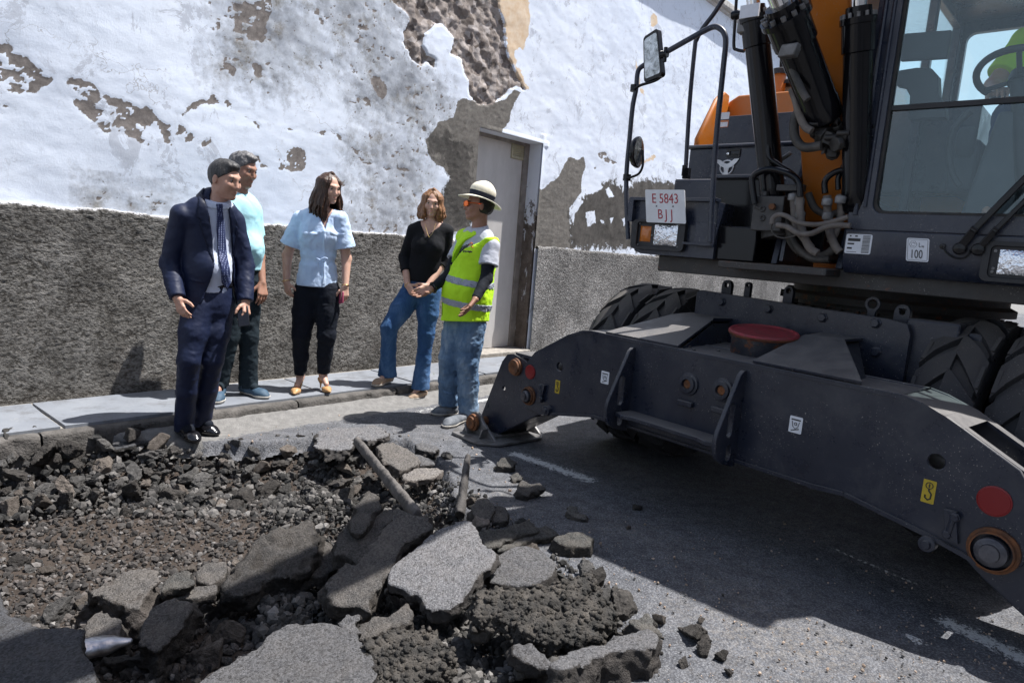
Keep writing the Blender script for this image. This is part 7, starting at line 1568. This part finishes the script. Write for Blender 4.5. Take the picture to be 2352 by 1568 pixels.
S_('concrete_lump', 'big pinkish grey concrete lump between gravel and slanting dark block', c1b([(510, 1010), (620, 960), (740, 900), (800, 895), (900, 930), (930, 960), (880, 1050), (870, 1120), (790, 1180), (720, 1110), (620, 1060)]), -.03, (-.1, -.3), .12, M_SL_C, rough=.018, top=.008)
S_('asphalt_chunk', 'smooth grey chunk just above the steel tooth', c1b([(490, 1260), (520, 1170), (570, 1110), (640, 1110), (700, 1170), (735, 1230), (720, 1290), (600, 1315), (500, 1310)]), -.06, (.0, -.35), .11, M_SL_B, rough=.013)
S_('asphalt_chunk', 'flat upper piece of the two stacked below the gravel', c1b([(980, 960), (1020, 915), (1110, 915), (1170, 970), (1100, 990), (990, 995)]), .0, (.0, -.2), .05, M_SL_D)
S_('asphalt_chunk', 'flat lower piece of the two stacked below the gravel', c1b([(980, 1000), (1120, 1000), (1280, 975), (1265, 1025), (1180, 1050), (1020, 1045)]), -.05, (.0, -.2), .05, M_SL_B)
S_('brown_stone', 'smooth dark brown stone left of the biggest dark slab', c1b([(1180, 905), (1210, 865), (1260, 848), (1325, 855), (1325, 930), (1250, 970), (1190, 955)]), -.02, (.0, -.25), .10, M_SL_B, rough=.008)
S_('asphalt_slab', 'wide smooth dark plate of asphalt at the lower left corner', c1b([(-160, 940), (0, 1020), (30, 1090), (70, 1150), (160, 1195), (270, 1235), (380, 1235), (490, 1245), (505, 1330), (520, 1420), (545, 1470), (565, 1520), (545, 1570), (490, 1700), (-160, 1750)]), .02, (.0, -.10), .07, M_SL_S, rough=.008, top=.001)
S_('asphalt_slab', 'broad pale slab of road surface at the bottom edge of the photo', [(400, 1640), (445, 1590), (505, 1540), (560, 1503), (610, 1465), (655, 1434), (712, 1423), (760, 1430), (800, 1446), (826, 1462), (850, 1485), (866, 1520), (862, 1560), (840, 1590), (780, 1660)], .02, (0, -.04), .09, None, rough=.010)
S_('crumbly_chunk', 'crumbly grey chunk right beside the broad pale slab at the bottom', c2b([(300, 1350), (380, 1290), (520, 1230), (620, 1250), (700, 1280), (770, 1380), (740, 1480), (640, 1560), (520, 1620), (350, 1600)]), .02, (.0, -.30), .12, M_SL_D, rough=.02, crumb=.013)
S_('crumbly_slab', 'large overturned slab with a pebbly black underside right of the light slab', c2b([(910, 1030), (1000, 1000), (1150, 1000), (1260, 990), (1400, 950), (1590, 920), (1620, 1020), (1740, 1060), (1760, 1170), (1700, 1280), (1560, 1320), (1400, 1300), (1200, 1240), (1050, 1200), (930, 1170)]), .10, (.0, -.26), .08, M_SL_D, rough=.02, crumb=.014)
S_('asphalt_slab', 'flat pale slab lying behind the large overturned pebbly slab', c2b([(1000, 885), (1060, 790), (1210, 755), (1370, 780), (1412, 890), (1330, 960), (1170, 980), (1010, 965)]), .05, (.0, -.08), .05)
S_('asphalt_slab', 'tilted slab with a bright top and thick black edge at the lower right', c2b([(1390, 1455), (1540, 1380), (1700, 1310), (1850, 1255), (1960, 1240), (2025, 1285), (1985, 1345), (1850, 1375), (1700, 1395), (1560, 1440), (1420, 1475)]), .10, (-.05, .10), .13, None, rough=.016)
S_('asphalt_chunk', 'crumbling black end piece above the tilted bright slab', c2b([(1830, 1200), (1880, 1175), (1960, 1165), (2010, 1190), (2015, 1260), (1960, 1250), (1880, 1225)]), .06, (0, -.1), .06, M_SL_D, rough=.018)
edge_slab('thin_slab', 'upper of two thin slabs lying on edge at the right of the heap', c2b([(975, 712)])[0], c2b([(1285, 628)])[0], .06, .07, .085, .035, M_SL_D, .35)
edge_slab('thin_slab', 'lower of two thin slabs lying on edge at the right of the heap', c2b([(1040, 745)])[0], c2b([(1390, 650)])[0], .035, .045, .085, .035, M_SL_D, .25)
S_('asphalt_block', 'long rounded block at the right tip of the heap on the shaded road', c2b([(1390, 700), (1450, 675), (1560, 662), (1620, 700), (1612, 745), (1500, 752), (1420, 735)]), .06, (0, -.15), .07, M_SL_D, rough=.01)
S_('asphalt_slab', 'small pale slab sloping between overturned slab and tilted bright slab', c2b([(1130, 1320), (1160, 1305), (1250, 1330), (1340, 1390), (1395, 1455), (1310, 1480), (1220, 1450), (1140, 1395)]), .05, (.15, -.2), .05)
S_('asphalt_chunk', 'long dark chunk below the long dark leaning slab', c2b([(230, 1260), (330, 1190), (430, 1150), (520, 1100), (565, 1140), (545, 1200), (420, 1260), (270, 1300)]), -.01, (0, -.3), .08, M_SL_B, rough=.016)
S_('asphalt_chunk', 'grey rounded piece between broad pale slab and long dark chunk', c2b([(120, 1190), (160, 1155), (215, 1165), (222, 1250), (190, 1270), (130, 1230)]), .0, (0, -.3), .07, M_SL_A, rough=.014)
S_('asphalt_slab', 'pale cracked slab behind the muddy bar near the stabiliser foot', c2b([(320, 150), (380, 133), (430, 130), (500, 165), (560, 195), (605, 250), (480, 300), (380, 235)]), .05, (.05, -.15), .045, M_SL_C, rough=.012)
S_('asphalt_slab', 'small triangular pale slab next to the cracked slab', c2b([(560, 205), (640, 212), (692, 232), (692, 262), (590, 272)]), .03, (.05, -.1), .035)
S_('asphalt_slab', 'pale slab in front of the triangular slab and cracked slab', c2b([(480, 325), (560, 275), (680, 275), (745, 295), (700, 330), (620, 350), (500, 365)]), .03, (.05, -.15), .04, M_SL_C)
S_('asphalt_block', 'small pale block lying alone left of the stabiliser foot', c2b([(565, 145), (600, 125), (660, 135), (700, 160), (690, 190), (620, 185), (575, 170)]), .05, (0, -.1), .05, None, rough=.012)
S_('asphalt_slab', 'broad pale flap of road lifted at the far right end of the pit', c2b([(-10, 75), (60, 45), (200, 38), (330, 40), (425, 88), (290, 125), (225, 112), (180, 180), (50, 195), (-20, 150)]), .03, (.05, -.12), .05, M_SL_A, rough=.022)
S_('asphalt_chunk', 'brown chunk propped right of the upright stake', c2b([(895, 500), (940, 470), (1000, 462), (1030, 520), (1010, 590), (960, 600), (900, 570)]), .07, (.1, -.4), .08, M_SL_B)
S_('asphalt_chunk', 'brown chunk touching the shaded road beyond the stake', c2b([(1030, 505), (1090, 505), (1125, 560), (1105, 590), (1050, 600), (1020, 560)]), .05, (.1, -.3), .06, M_SL_B)
S_('asphalt_slab', 'thin grey plate of asphalt lying at the feet of the suited man', c3c([(1450, 310), (1480, 190), (1700, 120), (2195, 75), (2600, 70), (2700, 110), (2300, 190), (2060, 250), (1700, 330), (1500, 370)]), .01, (0, -.02), .03, M_SL_S, rough=.008)
S_('asphalt_slab', 'long pale crust sticking out below the left end of the kerb', c3c([(-200, 335), (170, 270), (560, 262), (860, 262), (700, 310), (300, 350), (-200, 372)]), .02, (0, -.05), .045, M_SL_C)
S_('asphalt_slab', 'second pale crust tilted beneath the first one at the far left', c3c([(90, 460), (400, 390), (700, 345), (890, 350), (780, 400), (560, 440), (300, 470)]), -.05, (.05, -.10), .04)
S_('asphalt_chunk', 'pale topped broken chunk at the left edge of the photo in the pit', c3c([(-60, 620), (40, 590), (180, 590), (250, 640), (350, 740), (340, 770), (200, 720), (90, 690), (-40, 680)]), -.07, (.1, -.15), .09, None, rough=.02)
for (lab, p_, z_, th_, m_) in (('angular dark chunk below the feet of the suited man', [(1600, 300), (1850, 200), (2040, 155), (2060, 200), (1960, 280), (1750, 370), (1620, 330)], -.0, .08, M_SL_D), ('squarish brown chunk between the black chunks beneath the suited man', [(1980, 250), (2100, 200), (2180, 260), (2170, 330), (2080, 350), (1985, 300)], -.0, .08, M_SL_B)): S_('asphalt_chunk', lab, c3c(p_), z_, (0, -.25), th_, m_, rough=.016)
S_('asphalt_chunk', 'irregular brown lump on the shaded road below the stabiliser foot', c2b([(1168, 400), (1190, 358), (1235, 350), (1262, 372), (1312, 368), (1322, 395), (1270, 430), (1240, 452), (1185, 440)]), .06, (0, -.3), .07, M_SL_B)
S_('asphalt_chunk', 'dark oval lump just below the stabiliser foot', c2b([(1040, 250), (1070, 225), (1125, 222), (1162, 245), (1150, 278), (1090, 290), (1050, 280)]), .05, (0, -.3), .06, M_SL_D)
S_('asphalt_chunk', 'small dark lump between the oval lump and the brown lump', c2b([(1135, 330), (1160, 305), (1190, 312), (1190, 350), (1165, 372), (1140, 360)]), .03, (0, -.3), .04, M_SL_D)
S_('asphalt_chunk', 'flat greenish dark lump farther right on the shaded road', c2b([(1465, 540), (1490, 512), (1530, 520), (1545, 545), (1600, 560), (1595, 592), (1550, 585), (1500, 575)]), .03, (0, -.3), .04, M_SL_D)
# bars, tooth
def bar(name, label, cat, a, b, ra, rb, m, amp=.006, sq=.6):
    pa, pb = A(a), A(b); lo, hi = bbox([pa, pb], .08); V = Vol(lo, hi, .007); V.cap(pa, pb, ra, rb, 0, (np.cross(unit(pb-pa), UZ), sq)); V.wrinkle(amp, 22, 3.); V.wrinkle(amp*.6, 60, 1.); d = unit(pb-pa); V.cut(pb-d*rb*.4, d); V.cut(pa+d*ra*.4, -d)
    o = V.mesh(name, m); recenter(o, (pa+pb)/2); return tag(o, label, cat)
a0, b0 = c2b([(215, 120)])[0], c2b([(590, 580)])[0]
bar('muddy_bar', 'long straight muddy bar lying across the rubble heap from far road flap to slabs', 'bar', onz(*a0, .09), onz(*b0, .12), .034, .038, simple('muddy_bar', (.145, .132, .122), (.075, .068, .062), 14, .9, .8, 70, .005))
a0, b0 = c2b([(885, 195)])[0], c2b([(830, 590)])[0]
bar('muddy_stake', 'short muddy stake standing up out of the heap beneath the stabiliser foot', 'stake', onz(*b0, -.02), at(885*.38495+735, 964.7+200*.38495, onz(*b0, -.02)[1]+.28), .046, .028, simple('muddy_stake', (.10, .092, .086), (.06, .054, .050), 14, .9, .8, 70, .006))
ta, tb = onz(180, 1492, -.03), onz(304, 1470, -.035); lo, hi = bbox([ta, tb], .08); V = Vol(lo, hi, .004); V.chain([ta, ta+(tb-ta)*.5, tb-(tb-ta)*.08], [.044, .036, .014], .01, (UZ, .75)); V.wrinkle(.003, 30, 2.); V.cut(ta+(tb-ta)*.02, ta-tb)
tooth = V.mesh('steel_tooth', simple('worn_bright_steel', (.55, .56, .60), (.28, .28, .30), 16, .28, .5, 120, .003, .9)); recenter(tooth, (ta+tb)/2); tag(tooth, 'worn shiny steel digging tooth poking out from under the smooth dark plate', 'steel tooth')

# ---- loose lumps: twelve shapes, copied with their own turn and size
def rock_variant(i):
    rn = np.random.RandomState(100+i); V = Vol((-1.3,)*3, (1.3,)*3, .075); X, Y, Z = np.meshgrid(*V.ax, indexing='ij'); D = np.full(X.shape, -9.)
    for k in range(11):
        n = unit(rn.randn(3)); D = np.maximum(D, X*n[0]+Y*n[1]+Z*n[2]-rn.uniform(.55, .95))
    D = D+.20*fbm(X*2.2+i*5, Y*2.2, Z*2.2, 4)+.10*fbm(X*6+i*3, Y*6, Z*6, 3); V.D = D.astype(np.float32)
    V.D[0] = V.D[-1] = .1; V.D[:, 0] = V.D[:, -1] = .1; V.D[:, :, 0] = V.D[:, :, -1] = .1
    return nets(V.D, V.lo, V.h)
RV = [rock_variant(i) for i in range(12)]
def lump_mat(name, a, b, c):
    t = NT(name); co = t.coord('Object', (.05, .05, .05)); oi = t.N('ShaderNodeObjectInfo'); n = t.noise(co, 40, 7, .75); col = t.ramp(n, [(.3, a), (.52, b), (.75, c)])
    hs = t.N('ShaderNodeHueSaturation'); t.L(col, hs.inputs['Color']); t.L(t.rng(oi.outputs['Random'], 0, 1, .6, 1.35), hs.inputs['Value'])
    return t.done(hs.outputs[0], .92, t.bump(t.math('ADD', n, t.noise(co, 140, 4, .8)), .8, .04), spec=.18)
LM = [lump_mat('asphalt_lump', (.055, .053, .051), (.125, .12, .115), (.23, .22, .21)), lump_mat('dark_lump', (.035, .033, .031), (.085, .078, .072), (.17, .155, .14)), lump_mat('dusty_lump', (.10, .085, .072), (.20, .172, .148), (.34, .30, .27))]
RM = [[mesh_np('rock', v, q) for v, q in RV] for m in LM]
for ms, m in zip(RM, LM):
    for me in ms: me.materials.append(m)
rk = random.Random(21)
def inpoly(p, x, y): return polysd(A([x], float), A([y], float), p)[0] < 0
def lumps(region, n, r0, r1, label, group, zf, weights=(5, 4, 2), flat=(.55, .95), ztop=-.1, mind=.75, name='rock'):
    xs = [p[0] for p in region]; ys = [p[1] for p in region]; done = []; tries = 0; rads = sorted([r0+(r1-r0)*rk.random()**2 for _ in range(n)], reverse=True)
    for r in rads:
        for _ in range(60):
            x, y = rk.uniform(min(xs), max(xs)), rk.uniform(min(ys), max(ys))
            if not inpoly(region, x, y): continue
            p = onz(x, y, ztop)
            if name == 'rock' and np.hypot(p[0]+1.98, p[1]-4.27) < .20: continue
            if all((p[0]-q[0])**2+(p[1]-q[1])**2 > ((r+q[2])*mind)**2 for q in done): break
        else: continue
        done.append((p[0], p[1], r)); o = bpy.data.objects.new(name, rk.choice(RM[rk.choices((0, 1, 2), weights)[0]])); COL.objects.link(o)
        fz = rk.uniform(*flat); o.scale = (r, r*rk.uniform(.65, .95), r*fz); o.rotation_euler = (rk.uniform(-.5, .5), rk.uniform(-.5, .5), rk.uniform(0, 6.28)); o.location = (p[0], p[1], zf(p[0], p[1])+r*fz*.45); tag(o, label, 'rock', group)
def zpit(x, y): return float(pit_z(A([x]), A([y]), pit_sd(A([x]), A([y])))[0])
def zfar(x, y):
    d = kd(x, y)-KERB-.3; return zpit(x, y)+max(0, .085-.2*d)+rk.uniform(0, .015)
lumps([(-60, 1085), (60, 1066), (200, 1052), (330, 1036), (420, 1036), (560, 1032), (700, 1028), (840, 1028), (910, 1060), (880, 1125), (700, 1125), (560, 1118), (400, 1118), (260, 1120), (150, 1135), (-60, 1145)], 158, .020, .066, 'jagged grey lump in the row of rubble along the kerb side of the pit', 'lumps in the row of rubble along the kerb side', zfar)
lumps([(0, 1140), (400, 1130), (850, 1140), (760, 1200), (560, 1290), (340, 1340), (200, 1370), (0, 1370)], 34, .018, .036, 'small stone standing out of the brown gravel in the middle of the pit', 'stones standing out of the gravel', zpit, (3, 1, 3), ztop=-.2)
lumps([(40, 1390), (140, 1370), (330, 1320), (520, 1340), (640, 1340), (720, 1390), (640, 1440), (500, 1520), (400, 1568), (215, 1568), (205, 1460), (100, 1420)], 42, .022, .062, 'rough lump in the rubble at the near left side of the pit', 'lumps at the near left side of the pit', zpit, (4, 2, 4), ztop=-.15)
lumps([(850, 1060), (1060, 1080), (1120, 1180), (1150, 1260), (1350, 1340), (1450, 1430), (1420, 1560), (880, 1568), (870, 1460), (740, 1400), (740, 1250), (830, 1150)], 64, .025, .065, 'rough lump wedged between the big slabs of the heap', 'lumps wedged between the slabs', lambda x, y: zpit(x, y)+.04 if pit_sd(A([x]), A([y]))[0] < 0 else 0., (4, 4, 1), ztop=-.08)
LUM = [((690, 790), .042, 1, 'black crumbly ball of asphalt on the sunlit road'), ((730, 880), .030, 1, 'black ragged lump below the crumbly ball on the sunlit road'), ((812, 905), .024, 1, 'smooth black pebble right of the ragged lump'), ((515, 725), .022, 2, 'pinkish orange stone beside the tilted bright slab'), ((350, 243), .013, 2, 'small pink stone on the shaded road near the heap tip'),
       ((855, 982), .016, 1, 'tiny black lump near the bottom edge of the sunlit road'), ((630, 940), .018, 1, 'dark pebble left of the ragged lump near the bottom'), ((400, 150), .022, 1, 'dark tar lump in the deep shade under the beam'), ((712, 716), .012, 2, 'pale pebble touching the top of the crumbly ball')]
for (x, y), r, k, lab in LUM:
    p = onz(1286+x*.4531, 1102.5+y*.4531, 0); o = bpy.data.objects.new('road_stone', RM[k][rk.randrange(12)]); COL.objects.link(o); o.scale = (r, r*.85, r*.8); o.rotation_euler = (rk.random(), rk.random(), rk.random()*6); o.location = (p[0], p[1], r*.5); tag(o, lab, 'stone')
# ---- gravel and crumbs: thousands of small stones, one object each
def ico():
    import bmesh
    b = bmesh.new(); bmesh.ops.create_icosphere(b, subdivisions=1, radius=1); v = A([x.co[:] for x in b.verts]); f = A([[q.index for q in x.verts] for x in b.faces]); b.free(); return v, f
IV, IF = ico()
def pebbles(name, P, r, m, label=None, seed=0, low=True):
    rs = np.random.RandomState(seed); n = len(P); nv = len(IV); out = np.empty((n, nv, 3), np.float32)
    var = []
    for k in range(24):
        d = np.full(nv, 9.)
        for j in range(9): q = unit(rs.randn(3)); dd__ = IV@q; d = np.minimum(d, np.where(dd__ > .05, rs.uniform(.62, 1.)/np.maximum(dd__, .05), 9.))
        var.append(IV*np.minimum(d, 1.15)[:, None])
    var = A(var); sc = r[:, None]*rs.uniform([.8, .65, .55], [1.2, 1., .9], (n, 3)); q = rs.randn(n, 4); q /= np.linalg.norm(q, axis=1)[:, None]; w_, x, y, z = q.T
    Rm = np.stack([1-2*(y*y+z*z), 2*(x*y-z*w_), 2*(x*z+y*w_), 2*(x*y+z*w_), 1-2*(x*x+z*z), 2*(y*z-x*w_), 2*(x*z-y*w_), 2*(y*z+x*w_), 1-2*(x*x+y*y)], 1).reshape(n, 3, 3)
    vv = var[rs.randint(0, 24, n)]*sc[:, None, :]; out = np.einsum('nij,nkj->nki', Rm, vv)+P[:, None, :]
    F_ = (IF[None]+(np.arange(n)*nv)[:, None, None]).reshape(-1, 3); o = link(name, mesh_np(name, out.reshape(-1, 3), F_, False), m); return tag(o, label, kind='stuff')
def island_mat(name, stops, bs=60):
    t = NT(name); g = t.N('ShaderNodeNewGeometry'); co = t.coord('Object'); c = t.ramp(g.outputs['Random Per Island'], stops); n = t.noise(co, bs, 5, .7); k = t.N('ShaderNodeHueSaturation'); t.L(c, k.inputs['Color']); t.L(t.rng(n, .3, .7, .65, 1.3), k.inputs['Value'])
    return t.done(k.outputs[0], .92, t.bump(n, .5, .006), spec=.18)
M_GRAV = island_mat('gravel_stones', [(0, (.028, .026, .025)), (.3, (.052, .048, .045)), (.6, (.080, .073, .068)), (.82, (.105, .092, .084)), (.95, (.15, .14, .132)), (1., (.21, .20, .19))])
rs = np.random.RandomState(8); N_ = 56000; x = rs.uniform(-3.6, 1.5, N_); y = rs.uniform(1.3, 4.6, N_); r = .006+.019*rs.rand(N_)**3.6; s_ = pit_sd(x, y); kk = kd(x, y); m_ = (s_ < -.01) & (kk > KERB+.04)
dd__ = A([FWD@(A([a, b, -.15])-CAM) for a, b in zip(x, y)]); m_ &= (rs.rand(N_) < np.clip(1.25-.12*dd__, .2, 1))
x, y, r = x[m_], y[m_], r[m_]; z = pit_z(x, y, pit_sd(x, y))+.012*fbm(x*22, y*22, x*0, 3)+r*.35
pebbles('gravel', np.stack([x, y, z], 1), r, M_GRAV, 'brown volcanic gravel covering the floor of the pit', 1)
M_CRUMB = island_mat('road_crumbs', [(0, (.05, .048, .046)), (.3, (.15, .145, .14)), (.5, (.30, .235, .18)), (.75, (.42, .31, .23)), (1., (.50, .40, .32))])
n = 2600; cpx = rs.uniform(950, 2352, n); cpy = rs.uniform(1180, 1600, n); P = A([onz(a, b, 0) for a, b in zip(cpx, cpy)]); cl = fbm(P[:, 0]*2.5, P[:, 1]*2.5, P[:, 0]*0, 3); lim = np.abs(cpy-(1240+(cpx-1300)*.33)); keep = (cl > -.05) & (rs.rand(n) < np.exp(-lim/230)) & (pit_sd(P[:, 0], P[:, 1]) > .01); P = P[keep]; r = .0022+.0065*rs.rand(len(P))**5; P[:, 2] = r*.6+.002
n = 1500; cpx = rs.uniform(250, 1250, n); cpy = rs.uniform(940, 1230, n); P2_ = A([onz(a, b, 0) for a, b in zip(cpx, cpy)]); s2 = pit_sd(P2_[:, 0], P2_[:, 1]); k2 = (s2 > .01) & (rs.rand(n) < np.exp(-s2/.22)) & (kd(P2_[:, 0], P2_[:, 1]) > KERB+.09); P2_ = P2_[k2]; r2 = .003+.010*rs.rand(len(P2_))**4; P2_[:, 2] = r2*.5
rs2 = np.random.RandomState(31); hx = c2b([(-100, 250), (300, 380), (560, 330), (760, 330), (900, 420), (1100, 620), (1420, 760), (1640, 930), (1780, 1100), (1850, 1250), (1700, 1500), (300, 1640), (-100, 1500), (-350, 1200), (-350, 500)])
fx, fy = rs2.uniform(580, 1480, 16000), rs2.uniform(1050, 1580, 16000); inn = polysd(fx, fy, hx) < 0; FP = A([onz(a, b, -.05) for a, b in zip(fx[inn], fy[inn])]); fs_ = pit_sd(FP[:, 0], FP[:, 1]); cl2 = fbm(FP[:, 0]*4, FP[:, 1]*4, FP[:, 0]*0, 3)
kp = (fs_ < 0) | ((cl2 > .05) & (fs_ < .45) & (rs2.rand(len(FP)) < .35)); FP, fs_ = FP[kp], fs_[kp]; fr = .005+.026*rs2.rand(len(FP))**3.2; FP[:, 2] = np.where(fs_ < 0, pit_z(FP[:, 0], FP[:, 1], fs_)+.02+.075*np.clip(.5+cl2[kp]*1.6, 0, 1), .0)+fr*.35
M_FINE = island_mat('asphalt_fines', [(0, (.020, .020, .020)), (.35, (.055, .053, .050)), (.7, (.095, .090, .085)), (.9, (.14, .132, .124)), (1., (.20, .19, .18))])
bx = [(-60, 1100), (100, 1075), (330, 1045), (560, 1040), (830, 1035), (900, 1075), (870, 1150), (600, 1150), (300, 1150), (-60, 1175)]; gx_, gy_ = rs2.uniform(-60, 900, 2600), rs2.uniform(1035, 1175, 2600); inn = polysd(gx_, gy_, bx) < 0; BP = A([onz(a, b, -.13) for a, b in zip(gx_[inn], gy_[inn])]); bs_ = pit_sd(BP[:, 0], BP[:, 1]); kp = (bs_ < -.02) & (kd(BP[:, 0], BP[:, 1]) > KERB+.1); BP, bs_ = BP[kp], bs_[kp]
br_ = .010+.026*rs2.rand(len(BP))**2; BP[:, 2] = pit_z(BP[:, 0], BP[:, 1], bs_)+np.clip(.075-.2*(kd(BP[:, 0], BP[:, 1])-KERB-.3), 0, .07)+br_*.4
FP, fr = np.concatenate([FP, BP]), np.concatenate([fr, br_])
pebbles('rubble_fines', FP, fr, M_FINE, 'dark crumbled asphalt filling the gaps between slabs and lumps', 4)
pebbles('road_crumbs', np.concatenate([P, P2_]), np.concatenate([r, r2]), M_CRUMB, 'scattered tan and grey crumbs over the road beside the pit', 2)
# ---- weeds at the foot of the kerb
M_WEED = simple('dry_weed', (.07, .10, .03), (.16, .14, .06), 30, .8)
def weed(px, z, n, hgt, label):
    c = onz(px[0], px[1], z); rn = random.Random(int(px[0])); mb = MB()
    for i in range(n):
        a = rn.uniform(0, 6.28); l = hgt*rn.uniform(.5, 1.1); o = c+A([math.cos(a), math.sin(a), 0])*rn.uniform(0, .02); tip = o+A([math.cos(a)*l*.6, math.sin(a)*l*.6, l]); mid = (o+tip)/2+UZ*l*.2; wv = np.cross(UZ, tip-o); wv = unit(wv)*.0035
        mb.add([o-wv, o+wv, mid+wv*1.2, mid-wv*1.2, tip], [(0, 1, 2, 3), (3, 2, 4)])
        for k in range(2): q = o+(tip-o)*rn.uniform(.4, .9); e = unit([rn.uniform(-1, 1), rn.uniform(-1, 1), rn.uniform(0, 1)])*.018; s__ = unit(np.cross(e, UZ))*.005; mb.add([q, q+e*.5+s__, q+e, q+e*.5-s__], [(0, 1, 2, 3)])
    o = mb.build('weed', M_WEED, fix=False); recenter(o, c); tag(o, label, 'weed')
weed((1003, 893), .0, 26, .13, 'green weed growing at the kerb between the two women and the worker'); weed((636, 936), .0, 14, .05, 'low dry weed tuft in the kerb joint below the heels of the blue bloused woman')
# ---- house across the street, behind the photographer (seen in glass and mirrors)
opp = empty('opposite_house', tuple(W0+WN*8.2+WD*4), 'pale two window house across the street behind the photographer', 'house')
q = MB(); q.prism([(-14, 0), (16, 0), (16, 4.6), (-14, 4.6)], W0+WN*8.2, WD, UZ, WN, 0, 5, [[(1+k, .9), (2.1+k, .9), (2.1+k, 2.3), (1+k, 2.3)] for k in (-6, -2, 2, 6)]); q.build('wall', simple('cream_wall', (.62, .60, .56), (.52, .50, .46), 2, .9), opp)
for k in (-6, -2, 2, 6):
    q = MB(); q.prism([(1+k, .9), (2.1+k, .9), (2.1+k, 2.3), (1+k, 2.3)], W0+WN*8.3, WD, UZ, WN, 0, .03); w_ = q.build('window', simple('dark_shutter', (.06, .07, .06), (.04, .05, .05), 5, .5), opp)
